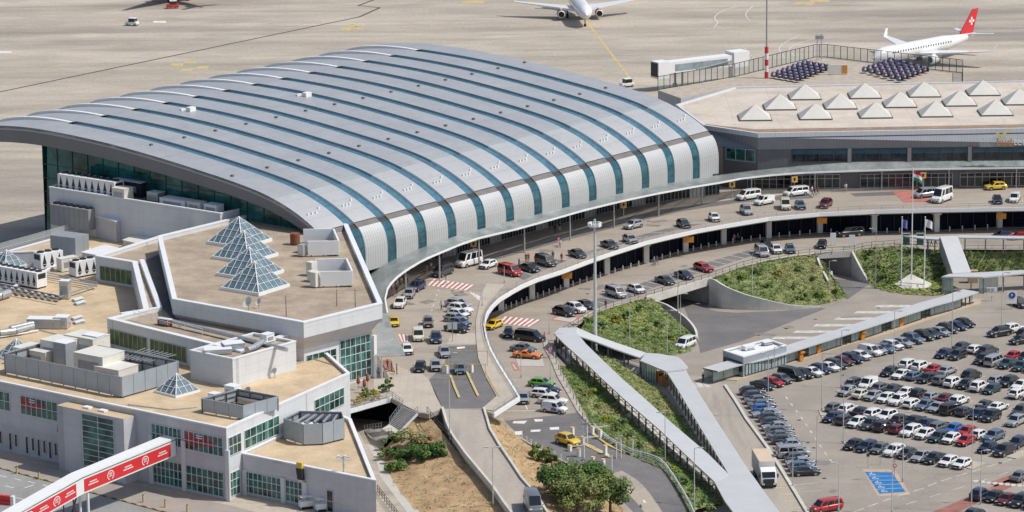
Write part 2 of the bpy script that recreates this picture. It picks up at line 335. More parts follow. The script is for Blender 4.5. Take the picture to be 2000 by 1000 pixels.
# pavement along the terminal and the dark bus lane
swk=pl([(760,566),(780,548),(800,538),(850,522),(905,512),(935,505),(970,493),(1070,463),(1179,435),(1280,410),(1431,389),(1600,376),(1700,369),(2000,362),(2150,360)],ZD)
swi=[]
for i,p in enumerate(swk):
    d=(swk[min(i+1,len(swk)-1)]-swk[max(i-1,0)]); d.z=0; d.normalize(); swi.append(p+Vector((-d.y,d.x,0))*(5.5 if i<11 else 12))
b=MB(); b.strip([p+Vector((0,0,.14)) for p in swk],[p+Vector((0,0,.14)) for p in swi]); structure(b.put('pavement',M['walk']))
structure(kerbrun(swk,.25,.15,M['kerb'],'kerb'))
ln=pl([(935,506),(970,494),(1070,464),(1179,436),(1280,411),(1431,390),(1580,379)],ZD); ln2=pl([(948,514),(970,507),(1084,475),(1224,438),(1330,413),(1440,396),(1590,387)],ZD)
b=MB(); b.strip([p+Vector((0,0,.006)) for p in ln],[p+Vector((0,0,.006)) for p in ln2]); structure(b.put('bus_lane',M['asphalt']))
sheet('bus_lane',[(1660,378),(1745,374),(1758,381),(1670,384)],M['asphalt'],ZD,.006)
# paved islands and plaza on the deck
sheet('plaza_paving',[(730,770),(763,775),(800,797),(838,808),(864,797),(852,770),(838,742),(822,728),(795,722),(730,700)],M['walk'],ZD,.008)
isl=pl([(950,555),(985,556),(968,575),(952,592),(944,612),(941,632),(945,655),(955,680),(972,710),(1008,772),(962,803),(940,800),(970,775),(948,735),(934,700),(930,665),(929,630),(935,600),(940,575)],ZD)
b=MB(); b.prism(isl,ZD-.02,ZD+.13,0); structure(b.put('deck_pavement',M['walk']))
sheet('deck_pavement',[(872,672),(935,672),(938,655),(920,650),(880,655)],M['walk'],ZD,.012)
sheet('toll_asphalt',[(875,676),(938,673),(948,735),(970,776),(940,798),(864,798),(850,770),(838,741),(868,712)],M['asphalt'],ZD,.008)
# ---- ramp leaving the deck
zr=lambda y: ZD-(y-798)*.0172
RL=[(864,798),(872,826),(882,850),(909,888),(935,919),(960,949),(984,984),(996,1000),(1035,1060)]
RR=[(945,799),(952,822),(957,840),(976,872),(1000,907),(1019,936),(1046,966),(1067,1000),(1105,1060)]
RL3=[at(x,y,zr(y)) for x,y in RL]; RR3=[at(x,y,zr(y)) for x,y in RR]
b=MB(); b.strip(RL3,RR3)
D=Vector((0,0,-2.2))
for A in (RL3,RR3):
    for i in range(len(A)-1): b.face([A[i],A[i+1],A[i+1]+D,A[i]+D])
structure(b.put('exit_ramp',M['ramp']))
for A,lab in ((RL3,'low concrete parapet on the left of the descending ramp'),(RR3,'low concrete parapet on the right of the descending ramp')):
    tag(kerbrun(A,.35,.35,M['conc'],'ramp_parapet',.6),lab,'parapet')
# ---- exit road through the toll gates, going down to the lower level
XL=[(985,822,4.5),(1015,850,4.5),(1045,872,4.4),(1109,903,3.9),(1160,938,3.2),(1210,975,2.4),(1245,1010,1.8),(1290,1075,.8)]
XR=[(1139,805,4.5),(1160,841,4.5),(1190,868,4.3),(1235,892,3.9),(1268,901,3.5),(1300,921,3.0),(1345,996,1.6),(1372,1065,.8)]
XL3=smooth(pl(XL),3); XR3=smooth(pl(XR),3)
U=Vector((0,0,.012))
b=MB(); b.strip([p+U for p in XL3],[p+U for p in XR3]); structure(b.put('exit_road',M['asphalt']))
sheet('arrivals_apron',[(985,822),(1139,805),(1116,760),(1010,770),(1000,800)],M['road'],ZA,.016)
b=MB(); b.strip([p+Vector((0,0,.006)) for p in XL3],[p+Vector((-2.6,-2.2,-.25)) for p in XL3]); structure(b.put('road_verge',M['deckroad']))
C=[p.lerp(q,.50)+U*2 for p,q in zip(XL3,XR3)][12:]; Dd=[p.lerp(q,.18)+U*2 for p,q in zip(XL3,XR3)][12:]
b=MB(); b.strip(C,Dd); structure(b.put('exit_lane',M['deckroad']))
# ---- slopes
def slope(name,A,B,m,n=8,wob=.25,kind='structure'):
    A=smooth(pl(A),2); B=smooth(pl(B),2); rows=[]
    for k in range(n+1):
        t=k/n; rows.append([a.lerp(c,t)+Vector((0,0,(random.uniform(-wob,wob) if 0<k<n else 0))) for a,c in zip(A,B)])
    b=MB()
    for k in range(n): b.strip(rows[k],rows[k+1])
    o=b.put(name,m,weld=True); o['kind']=kind; return o
SL=[]
SL.append(('dry',slope('dry_bank',[(815,814,8.7),(842,818,8.6),(880,866,7.6),(906,896,7.0),(958,958,5.9),(990,1000,5.2),(1030,1060,4.2)],[(745,880,4.51),(748,890,4.51),(756,915,4.51),(767,942,4.51),(800,985,4.51),(820,1005,4.51),(880,1070,4.2)],M['drygrass'])))
SL.append(('dry',slope('dry_bank',[(952,812,8.2),(960,842,7.8),(978,872,7.2),(1002,907,6.6),(1021,937,6.0),(1048,967,5.5),(1070,1000,4.9),(1110,1070,4)],[(974,820,4.52),(1000,845,4.52),(1020,860,4.52),(1050,880,4.45),(1105,910,3.9),(1160,945,3.1),(1205,980,2.4),(1280,1075,.8)],M['drygrass'])))
W1B=[(1113,711),(1183,773),(1232,820),(1284,868),(1330,906),(1373,947),(1410,985)]
zw=lambda x: max(0.0,4.3*(1-(x-1113)/(1410-1113.0)))
W1=[(x,y,zw(x)) for x,y in W1B]
SL.append(('green',slope('green_bank',[(1095,724,4.5),(1116,759,4.5),(1139,805,4.5),(1160,841,4.5),(1235,892,3.9),(1300,921,3.0),(1347,1000,1.6)],W1,M['grass'])))
W2B=[(1135,672,4.2),(1185,694,3.2),(1250,738,.9),(1290,765,.1),(1322,800,.02),(1366,862,.02),(1416,938,.02)]
SL.append(('lawn',slope('green_bank',W1,W2B,M['grass'])))
SL.append(('green',slope('green_bank',[(1135,640,4.52),(1160,616,4.52),(1190,604,4.52),(1225,594,4.52),(1262,584,4.52),(1276,584,4.6)],[(1135,653,4.3),(1200,676,3),(1255,692,.8),(1300,694,.1),(1345,687,.03),(1361,660,.5)],M['grass'])))
RIM=[(1264,584,4.6),(1290,590,4.1),(1310,599,3.6),(1340,620,2.2),(1358,642,1.2),(1362,662,.5)]
SL.append(('green',slope('green_bank',[(1398,545,4.52),(1420,534,4.52),(1450,523,4.52),(1500,511,4.52),(1550,502,4.52),(1594,498,4.52)],[(1410,556,4.2),(1430,566,3.4),(1460,577,2.5),(1500,587,1.6),(1580,600,.1),(1655,580,.02)],M['grass'])))
SL.append(('green',slope('green_bank',[(1592,498,4.52),(1600,505,4.4),(1607,520,3.4)],[(1655,580,.02),(1640,566,.5),(1618,546,1.5)],M['grass'],3)))
SL.append(('dense',slope('green_bank',[(1666,494,4.52),(1692,486,4.52),(1756,482,4.52),(1820,489,4.52),(1850,490,4.52)],[(1698,552,.2),(1730,551,.6),(1775,545,1.2),(1825,549,.7),(1858,552,.6)],M['grass'])))
SL.append(('dense',slope('green_bank',[(1884,492,4.52),(1960,491,4.52),(2150,489,4.52)],[(1900,534,.8),(1965,532,.8),(2150,528,.8)],M['grass'])))
SL.append(('lawn',slope('green_bank',[(1698,552.2,.2),(1730,551.2,.6),(1775,545.2,1.2),(1825,549.2,.7),(1858,552.2,.6)],[(1700,556,.03),(1720,566,.03),(1770,575,.03),(1830,578,.03),(1860,572,.03)],M['grass'],4,.05)))
# ---- retaining walls and the two underpasses
def wallrun(P,zb,th,m,name,lab,cat='retaining wall'):
    b=MB(); n=len(P); L=[];Q=[]
    for i,p in enumerate(P):
        d=P[min(i+1,n-1)]-P[max(i-1,0)]; d.z=0; d.normalize(); nr=Vector((-d.y,d.x,0)); L.append(p+nr*th/2); Q.append(p-nr*th/2)
    dn=lambda v: Vector((v.x,v.y,min(zb,v.z-.05)))
    for i in range(n-1):
        b.face([Q[i],Q[i+1],L[i+1],L[i]]); b.face([dn(Q[i]),dn(Q[i+1]),Q[i+1],Q[i]]); b.face([dn(L[i+1]),dn(L[i]),L[i],L[i+1]])
    for k in (0,-1): b.face([dn(L[k]),dn(Q[k]),Q[k],L[k]])
    return tag(b.put(name,m),lab,cat)
R1=smooth(pl([(1386,544,4.9),(1396,546,4.9),(1410,555,4.5),(1430,565,3.7),(1460,576,2.8),(1500,586,1.9),(1550,596,.8),(1602,598,.25)]),3)
wallrun(R1,-.02,.4,M['conc'],'retaining_wall','long curved concrete retaining wall falling away to the right of the wide underpass')
wallrun(smooth(pl(RIM),3),-.02,.4,M['conc'],'retaining_wall','curved concrete wall rim around the green bank left of the wide underpass')
wallrun(pl([(1665,491,4.9),(1680,520,2.8),(1697,550,.3)]),-.02,.4,M['conc'],'retaining_wall','straight sloping concrete wing wall on the right of the small underpass')
wallrun(pl([(1597,503,4.6),(1607,528,2.9),(1618,548,2.2)]),-.02,.4,M['conc'],'retaining_wall','straight sloping concrete wing wall on the left of the small underpass')
wallrun(pl([(1607,533,2.4),(1624,530,2.4),(1624,549,1.2)]),-.02,.5,M['conc'],'concrete_block_wall','short pale concrete wall block beside the small underpass','wall')
def beam(p,q,z0,z1,lab):
    a,c=at(*p,ZA),at(*q,ZA); d=(c-a).normalized(); nr=Vector((-d.y,d.x,0))
    b=MB(); mid=(a+c)/2; b.obox((mid.x,mid.y,(z0+z1)/2),(c-a)*.5+d*.2,nr*.3,Vector((0,0,(z1-z0)/2))); tag(b.put('bridge_beam',M['conc']),lab,'bridge')
    return a,c,d,nr
a,c,d,nr=beam((1262,584),(1386,546),3.55,4.95,'wide pale concrete bridge beam over the dark underpass with the retaining wall')
back=Vector((-d.y,d.x,0)); back=back if back.y>0 else -back
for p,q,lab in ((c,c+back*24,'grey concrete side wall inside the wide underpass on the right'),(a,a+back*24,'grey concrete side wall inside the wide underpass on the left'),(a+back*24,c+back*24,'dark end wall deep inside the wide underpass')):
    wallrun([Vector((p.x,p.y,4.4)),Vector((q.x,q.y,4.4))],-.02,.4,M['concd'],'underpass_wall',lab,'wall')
pc=a.lerp(c,.38)+back*3
tag(MB().box((pc.x,pc.y,2.2),(1.0,1.0,4.4)).put('underpass_column',M['conc']),'square concrete column standing in the mouth of the wide underpass','column')
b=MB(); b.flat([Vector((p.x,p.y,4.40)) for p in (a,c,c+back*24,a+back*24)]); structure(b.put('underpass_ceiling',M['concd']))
a,c,d,nr=beam((1594,497),(1665,493),3.7,4.95,'narrow pale concrete bridge beam over the small underpass near the flagpoles')
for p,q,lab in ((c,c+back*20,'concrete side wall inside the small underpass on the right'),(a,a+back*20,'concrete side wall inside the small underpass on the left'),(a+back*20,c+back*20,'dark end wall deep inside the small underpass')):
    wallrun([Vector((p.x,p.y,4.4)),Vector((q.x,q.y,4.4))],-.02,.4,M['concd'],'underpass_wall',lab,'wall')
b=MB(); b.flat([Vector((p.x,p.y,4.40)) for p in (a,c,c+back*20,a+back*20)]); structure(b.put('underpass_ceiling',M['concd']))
# ---- lower roads and markings
sheet('access_road',[(1330,585),(1345,622),(1362,662),(1368,690),(1450,666),(1612,603),(1600,599),(1530,607),(1440,611),(1400,608),(1386,604),(1375,580)],M['asphalt'],0,.008)
sheet('access_road',[(1600,540),(1690,552),(1697,555),(1655,585),(1618,566)],M['asphalt'],0,.008)
sheet('access_road',[(1325,735),(1395,735),(1420,757),(1578,1003),(1640,1090),(1530,1090),(1480,1000),(1420,925)],M['ramp'],0,.008)
SIDE=[(1405,742),(1440,744),(1515,720),(1590,696),(1665,672),(1740,651),(1805,628),(1870,607),(1914,594),(1918,585),(1891,585),(1828,600),(1740,622),(1665,648),(1590,672),(1515,698),(1440,722),(1405,730)]
b=MB(); b.prism(pl(SIDE,0),-.1,.13,0); structure(b.put('pavement',mat('brick_paving',(.47,.365,.255),.85,var=.12,scale=.5)))
structure(kerbrun(pl([(1416,754),(1437,785),(1458,820),(1500,877),(1539,940),(1575,1000),(1640,1090)],0),.5,.28,M['conc'],'kerb'))
structure(kerbrun(pl([(1645,862),(1660,874),(1720,884),(1800,897),(1862,912),(1885,917)],0),.3,.15,M['conc'],'kerb'))
for pts in ([(1598,802),(1626,797),(1640,812),(1608,822)],[(1632,765),(1648,758),(1655,772)],[(1866,911),(1900,902),(1925,905),(1898,917)],[(1960,892),(2000,880),(2030,880),(1985,897)]):
    b=MB(); b.prism(pl(pts,0),-.05,.12,0); structure(b.put('parking_island',M['walk']))
mk=MB(); 
def dash(b,a,c,w,z,m=0,dz=.012):
    a=at(*a,z);c=at(*c,z);d=(c-a).normalized();n=Vector((-d.y,d.x,0))*w/2;u=Vector((0,0,dz)); b.flat([a+n+u,c+n+u,c-n+u,a-n+u],m)
def dashed(b,P,z,w=.15,on=1.5,off=3.,dz=.012,m=0):
    P=pl(P,z); L=plen(P); t=0
    while t+on<L:
        a=plerp(P,t/L);c=plerp(P,(t+on)/L);d=(c-a).normalized();n=Vector((-d.y,d.x,0))*w/2;u=Vector((0,0,dz)); b.flat([a+n+u,c+n+u,c-n+u,a-n+u],m); t+=on+off
for x0,x1,y in ((1714,1779,598),(1674,1749,610),(1635,1713,622.5),(1594,1677,635.5),(1555,1635,648),(1513,1596,660)):
    mk.flat([p+Vector((0,0,.014)) for p in pl([(x0,y-2.2),(x1,y-2.4),(x1-6,y+2.2),(x0-7,y+2.4)],0)])
dashed(mk,[(1535,775),(1565,815),(1600,868),(1630,910)],0,.25,1.6,2.6)
dashed(mk,[(1668,1000),(1735,975),(1800,955),(1830,942),(2000,890)],0,.22,2.4,1.2)
dashed(mk,[(1770,985),(1900,945),(2000,912)],0,.18,2.4,3.)
for k in range(3): dash(mk,(1350+k*13,748-k*.4),(1358+k*13,757-k*.4),.9,0)
for t in (0,1): dash(mk,(1548+t*2,948+t*14),(1600+t*6,942+t*16),.14,0)
for x in range(1905,2010,12): dash(mk,(x,938+(x-1905)*.1),(x+5,942+(x-1905)*.1),.9,0)
structure(mk.put('road_marking',mat('worn_white_paint',(.52,.50,.46),.75,var=.3,scale=1.0)))
mk=MB()
for k in range(5): dash(mk,(1512+k*10,953+k*13),(1546+k*10,951+k*13),.55,0,0,.013)
structure(mk.put('road_marking',M['yellow']))
# blue bays
def bays():
    q=pl([(1688.5,921.5),(1742,922.5),(1769,961),(1718,964.5)],0)
    A=[q[0].lerp(q[3],k/5) for k in range(6)]; B=[q[1].lerp(q[2],k/5) for k in range(6)]
    U=Vector((0,0,.014))
    b=MB(); b.flat([p+Vector((0,0,.01)) for p in pl([(1684,917),(1748,917),(1778,966),(1715,970)],0)]); structure(b.put('bay_surround',mat('red_brick_edge',(.46,.33,.24),.8)))
    b=MB()
    for k in range(5): b.flat([A[k]+U,B[k]+U,B[k+1]+U,A[k+1]+U])
    structure(b.put('blue_bay',M['bluepaint']))
    b=MB(); U2=Vector((0,0,.02))
    for k in range(1,5):
        d=(B[k]-A[k]).normalized(); n=Vector((-d.y,d.x,0))*.06; b.flat([A[k]+n+U2,B[k]+n+U2,B[k]-n+U2,A[k]-n+U2])
    for k in range(5):        # wheelchair symbol: head, back, wheel arc, leg
        c=A[k].lerp(A[k+1],.5).lerp(B[k].lerp(B[k+1],.5),.22); dx=(B[k]-A[k]).normalized(); dy=(A[k]-A[k+1]).normalized()
        pt=lambda u,v: c+dx*u+dy*v+U2
        b.flat([pt(.05*math.cos(t*.785)*2.2,.05*math.sin(t*.785)*2.2+.62) for t in range(8)])
        b.flat([pt(-.07,.5),pt(.07,.5),pt(.07,-.02),pt(-.07,-.02)]); b.flat([pt(.07,.08),pt(.4,.08),pt(.4,-.05),pt(.07,-.05)]); b.flat([pt(.4,.08),pt(.55,-.45),pt(.42,-.48),pt(.28,.0)])
        for t in range(9):
            a0=R(110+t*25);a1=R(110+(t+1)*25); b.flat([pt(.45*math.cos(a0),.45*math.sin(a0)-.1),pt(.45*math.cos(a1),.45*math.sin(a1)-.1),pt(.34*math.cos(a1),.34*math.sin(a1)-.1),pt(.34*math.cos(a0),.34*math.sin(a0)-.1)])
    structure(b.put('bay_marking',M['mark']))
bays()
b=MB(); b.flat([p+Vector((0,0,.011)) for p in pl([(1815,1003),(2005,921),(2020,930),(1850,1010)],0)]); b.flat([p+Vector((0,0,.011)) for p in pl([(1930,943),(1992,921),(2005,927),(1943,951)],0)]); structure(b.put('red_lane',mat('red_lane_surface',(.30,.13,.10),.85,var=.25,scale=.4)))
# crossings: red ground with white bars
def zebra(P,z,n,dz=.012,name='zebra_crossing'):
    q=pl(P,z); U=Vector((0,0,dz)); b=MB(); b.flat([p+U for p in q],0); U2=Vector((0,0,dz+.006))
    for k in range(n):
        t0=(k+.18)/n;t1=(k+.72)/n
        b.flat([q[0].lerp(q[1],t0)+U2,q[0].lerp(q[1],t1)+U2,q[3].lerp(q[2],t1)+U2,q[3].lerp(q[2],t0)+U2],1)
    structure(b.put(name,[M['redpaint'],M['mark']]))
zebra([(846,544),(928,557),(912,568),(833,557)],ZD,9)
zebra([(984,618),(1058,625),(1036,639),(972,631)],ZA,7,.03)
zebra([(776,652),(800,655),(798,668),(784,668)],ZD,3)
b=MB()
for k in range(6): dash(b,(918+k*6,570+k*2.6),(938+k*3,588-k*.5),.25,ZD,0,.014)
dashed(b,[(860,556),(845,600),(835,640)],ZD,.12,1.2,2.5)
for y0 in (700,672): 
    b.flat([p+Vector((0,0,.02)) for p in pl([(892,y0-22),(908,y0-23),(908,y0-20),(893,y0-18)],ZD)])
structure(b.put('road_marking',M['mark']))
b=MB()
for p in ([(1003,823),(1030,822),(1024,828),(1001,827)],[(1043,819),(1060,819),(1060,823),(1045,824)],[(1073,835),(1092,834),(1092,839),(1075,840)],[(1037,840),(1056,839),(1055,843),(1036,844)],[(1005,843),(1020,842),(1020,849),(1006,850)]):
    b.flat([q+Vector((0,0,.03)) for q in pl(p,ZA)])
dash(b,(985,803),(1060,802),.2,ZA,0,.03); dash(b,(1016,768),(1030,800),.15,ZA,0,.03)
for x,y in ((1252,919),(1287,935),(1232,961),(1258,980)):
    zz=3.6-(x-1200)*.014; b.flat([q+Vector((0,0,.06)) for q in pl([(x-3,y-2),(x+1,y-3),(x+4,y+2),(x,y+3)],zz)])
structure(b.put('road_marking',M['mark']))
# bays painted on the decks
b=MB(); bb=MB()
def stalls(P,Q,n,z,skip=()):
    A=pl(P,z);B=pl(Q,z); b.strip([p+Vector((0,0,.02)) for p in A],[p+Vector((0,0,.02)) for p in B])
    for k in range(n+1):
        a=plerp(A,k/n);c=plerp(B,k/n);d=(c-a).normalized();nn=Vector((-d.y,d.x,0))*.07;u=Vector((0,0,.026)); bb.flat([a+nn+u,c+nn+u,c-nn+u,a-nn+u])
stalls([(1340,437),(1290,449),(1230,465),(1160,488),(1100,507)],[(1380,436),(1310,452),(1255,466),(1190,484),(1125,504)],7,ZD)
stalls([(1085,506),(1040,523),(1005,541)],[(1110,508),(1062,527),(1022,548)],4,ZD)
stalls([(1480,483),(1400,507),(1300,537),(1215,566),(1120,600)],[(1505,488),(1437,510),(1340,541),(1250,571),(1150,607)],20,ZA)
structure(b.put('parking_bay',M['bay'])); structure(bb.put('bay_marking',M['mark']))
b=MB(); U=Vector((0,0,.03))
for P,z in (([(1090,612),(1140,617),(1125,632),(1075,625)],ZA),([(998,708),(1008,708),(1016,724),(1004,724)],ZA),([(1740,372),(1790,372),(1825,394),(1765,396)],ZD),([(1048,768),(1095,770),(1108,800),(1062,806)],ZA),([(1045,712),(1060,712),(1062,716),(1046,716)],ZA)): b.flat([p+U for p in pl(P,z)])
structure(b.put('red_bay',mat('red_bay_surface',(.42,.16,.13),.85,var=.25,scale=.8)))
b=MB(); b.flat([p+U*1.4 for p in pl([(1093,618),(1128,621),(1118,630),(1080,624)],ZA)]); b.flat([p+U*1.4 for p in pl([(1000,711),(1003,711),(1010,722),(1006,722)],ZA)]); b.flat([p+U*1.4 for p in pl([(1008,702),(1060,701),(1063,716),(1012,715)],ZA)]); structure(b.put('white_bay',M['kerb']))
# apron markings: joints, yellow lead-in lines, white guide lines
b=MB()
dash(b,(-60,192),(702,33),.75,ZA,0,.012)
for p,q in (((702,33),(742,15)),((742,15),(700,11)),((700,11),(750,-8)),): dash(b,p,q,.7,ZA,0,.014)
structure(b.put('apron_joint',M['black']))
b=MB()
dash(b,(1138,32),(1240,166),.75,ZA,0,.014)
for x,y,w in ((345,127,30),(372,121,28),(395,132,26),(365,137,28),(675,57,26),(690,50,24),(700,55,24),(925,4,50),(1570,7,46),(1600,2,46)):
    b.flat([q+Vector((0,0,.016)) for q in pl([(x-w*.5,y+2),(x-w*.3,y-3),(x+w*.5,y-3),(x+w*.35,y+3)],ZA)])
structure(b.put('apron_marking',M['yellow']))
b=MB()
def curve_line(P,w): 
    P=smooth(pl(P,ZA),5)
    for i in range(len(P)-1):
        d=(P[i+1]-P[i]).normalized();n=Vector((-d.y,d.x,0))*w/2;u=Vector((0,0,.018)); b.flat([P[i]+n+u,P[i+1]+n+u,P[i+1]-n+u,P[i]-n+u])
curve_line([(1440,12),(1410,22),(1396,34),(1402,44),(1395,53)],.2); dash(b,(1395,53),(1445,52),.2,ZA,0,.018)
curve_line([(1470,12),(1458,24),(1458,33),(1466,40)],.18); curve_line([(1560,70),(1535,82),(1522,95),(1532,112)],.18); curve_line([(1590,76),(1555,86),(1542,97),(1553,110)],.18)
dashed(b,[(1452,90),(1475,118)],ZA,.3,1.,2.5,.018); dash(b,(1480,87),(1530,86),.18,ZA,0,.018)
for x,y in ((312,43),(10,102)): b.flat([q+Vector((0,0,.018)) for q in pl([(x-12,y-2),(x+12,y-2),(x+13,y+1.5),(x-13,y+1.5)],ZA)])
structure(b.put('apron_marking',M['mark']))
b=MB()      # yard in front of the low building: lane lines
for p,q in (((0,929),(14,932)),((28,935),(40,938)),((55,940),(68,944)),((84,947),(96,951)),((10,949),(28,953)),((48,953),(66,947)),((5,966),(58,978)),((250,980),(262,984)),((290,990),(300,994))): dash(b,p,q,.2,ZA,0,.014)
structure(b.put('road_marking',M['mark']))
sheet('yard_pavement',[(-200,850),(0,890),(440,985),(740,1060),(700,1080),(330,1003),(0,915),(-200,868)],mat('yard_paving',(.33,.285,.25),.88,var=.12,scale=.3),ZA,.008)
sheet('yard_asphalt',[(-200,868),(0,915),(330,1003),(700,1080),(600,1180),(-200,1120)],mat('yard_grey',(.27,.265,.255),.88,var=.15,scale=.15,fine=2.5,stretch=(1.5,.5,1,R(50))),ZA,.008)
structure(kerbrun(pl([(-200,868),(0,915),(330,1003),(500,1040)],ZA),.3,.14,mat('dark_yellow_kerb',(.40,.30,.12),.8,var=.3,lines=(1.6,.8,.9,'X')),'kerb'))
# ================================================================== vaulted terminal hall
TO=at(706,528,14); _b=at(1360,348,14); AX=(_b-TO); AX.z=0; TL=AX.length; AX.normalize(); AN=Vector((-AX.y,AX.x,0)); PITCH=TL/12
def RP(s,u,z): return Vector((TO.x,TO.y,0))+AX*s+AN*u+Vector((0,0,z))
M['roof']=mat('roof_metal',(.37,.378,.388),.40,metal=.15,spec=.4,var=.06,scale=.10,fine=1.2,stain=[(.35,.22,.55,.75,(1,1,.4),0),(.9,.3,.67,.76,(1,1,1),0),(.2,-.12,.5,.75,(1,1,1),0)],lines=[(4.4,.07,.45,'V'),(.92,.05,.22,'U')])
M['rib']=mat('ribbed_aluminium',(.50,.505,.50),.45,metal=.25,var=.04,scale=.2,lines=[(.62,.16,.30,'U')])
M['gutter']=mat('gutter_strip',(.15,.14,.135),.7,var=.15,scale=.5)
M['fascia']=mat('dark_grey_fascia',(.17,.175,.19),.55,metal=.1,var=.06,scale=.2)
M['rimm']=mat('roof_rim',(.36,.38,.41),.45,metal=.3,var=.05,scale=.3)
PRF=[(0,14),(.05,17.8),(.9,20.4),(2.6,22.0),(5.6,23.75),(9.3,25.4),(14,26.9),(18.5,27.85),(24.7,28.8),(29.2,29.35),(37.3,30.3),(47.5,31.3),(55.9,31.9),(64.4,32.25),(73.8,32.35),(82.5,31.8),(88.8,30.8),(93,29.3),(96.5,27.2),(98.2,25.6)]
PV=smooth([Vector((u,0,z)) for u,z in PRF],4)
PV=[Vector((0,0,13.6))]+PV
AL=[0]
for i in range(len(PV)-1): AL.append(AL[-1]+(PV[i+1]-PV[i]).length)
NV=[]
for i in range(len(PV)):
    d=(PV[min(i+1,len(PV)-1)]-PV[max(i-1,0)]).normalized(); NV.append(Vector((-d.z,0,d.x)))   # outward (towards -u / +z)
def sect(i,off=0): p=PV[i]+NV[i]*off; return p.x,p.z
IG=min(range(len(PV)),key=lambda i:abs(PV[i].x-1.75)+abs(PV[i].z-21.2)); IG2=IG+2
IJ=min(range(len(PV)),key=lambda i:abs(PV[i].x-12.5)); M['eave']=mat('sunlit_eaves_metal',(.44,.445,.445),.4,metal=.15,var=.05,scale=.12,fine=1.2,stain=[(.5,.2,.58,.75,(1,1,.4),0)],lines=[(3.1,.07,.4,'V'),(.92,.05,.2,'U')])  # panels below the joint: landside sunlight put into a lighter tone
IC=min(range(len(PV)),key=lambda i:abs(PV[i].x-72))
IE=len(PV)-1
HALL=empty('terminal_hall',RP(TL/2,45,ZA),0,'big vaulted terminal hall with silver metal roof panels and blue glass strips','terminal building')
def surf(b,s0,s1,i0,i1,off,side=None,mi=0,mi2=0,s0e=None):
    for i in range(i0,i1):
        u0,z0=sect(i,off);u1,z1=sect(i+1,off)
        b.face([RP(s0,u0,z0),RP(s1,u0,z0),RP(s1,u1,z1),RP(s0,u1,z1)],mi,[(s0,AL[i]),(s1,AL[i]),(s1,AL[i+1]),(s0,AL[i+1])],True)
        if side is not None:
            v0,w0=sect(i,side);v1,w1=sect(i+1,side)
            b.face([RP(s0,v0,w0),RP(s0,u0,z0),RP(s0,u1,z1),RP(s0,v1,w1)],mi2)
            b.face([RP(s1,u0,z0),RP(s1,v0,w0),RP(s1,v1,w1),RP(s1,u1,z1)],mi2)
HW=1.2
spans=[(-PITCH,-HW)]+[(k*PITCH+HW,(k+1)*PITCH-HW) for k in range(12)]+[(TL+HW,TL+PITCH*.9)]
S0,S1=spans[0][0],spans[-1][1]
for a,c in spans:
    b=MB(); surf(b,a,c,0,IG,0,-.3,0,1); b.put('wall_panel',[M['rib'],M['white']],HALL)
    b=MB(); surf(b,a,c,IJ,IE,0,-.5,0,1); b.put('roof_panel',[M['roof'],M['rimm']],HALL)
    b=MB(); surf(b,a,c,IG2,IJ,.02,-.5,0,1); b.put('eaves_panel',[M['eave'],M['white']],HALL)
    for t,uu in ((.25,6.2),(.4,6.3),(.55,6.1),(.78,7.4),(.3,24),(.7,47)):
        i=min(range(len(PV)),key=lambda i:abs(PV[i].x-uu)); u,z=sect(i,.16); MB().box(RP(lerp(a,c,t),u,z),(.35,.22,.45) if uu<10 else (.5,.5,.3),A_AX).put('roof_anchor',M['white'] if uu<10 else M['gutter'],HALL)
    b=MB(); surf(b,a,c,IG,IG2,-.12,None); b.put('gutter',M['gutter'],HALL)
for k in range(13):
    s=k*PITCH; b=MB(); surf(b,s-HW-.02,s+HW+.02,0,IG,-.2); b.put('strip_window',mat('teal_strip_glass',(.022,.095,.125),.1,var=.35,scale=.2,fine=1,spec=.8,lines=[(2.1,.16,.7,'V')]) if k==0 else bpy.data.materials['teal_strip_glass'],HALL)
    b=MB(); surf(b,s-HW-.02,s+HW+.02,IG,IG2,-.3); b.put('gutter',M['darkb'],HALL)
    b=MB(); surf(b,s-HW-.02,s+HW+.02,IG2,IC,-.38); b.put('skylight',M['glassb'],HALL)
    b=MB(); surf(b,s-HW-.02,s+HW+.02,IC,IE,-.03); b.put('roof_panel',M['roof'],HALL)
    b=MB(); g=[.06+.42*math.sin(math.pi*min(1,(AL[i]-AL[IC])/(AL[IE]-AL[IC]))) for i in range(IC,IE+1)]
    for i in range(IC,IE):
        (u0,z0),(u1,z1)=sect(i,g[i-IC]),sect(i+1,g[i+1-IC]); (v0,w0),(v1,w1)=sect(i,-.05),sect(i+1,-.05)
        for q in ([RP(s-.42,u0,z0),RP(s+.42,u0,z0),RP(s+.42,u1,z1),RP(s-.42,u1,z1)],[RP(s-.42,v0,w0),RP(s-.42,u0,z0),RP(s-.42,u1,z1),RP(s-.42,v1,w1)],[RP(s+.42,u0,z0),RP(s+.42,v0,w0),RP(s+.42,v1,w1),RP(s+.42,u1,z1)]): b.face(q)
    b.put('skylight_cap',M['white'],HALL)
b=MB(); surf(b,S0,S1,IC,IE,-.62); b.put('roof_underlay',M['roof'],HALL)
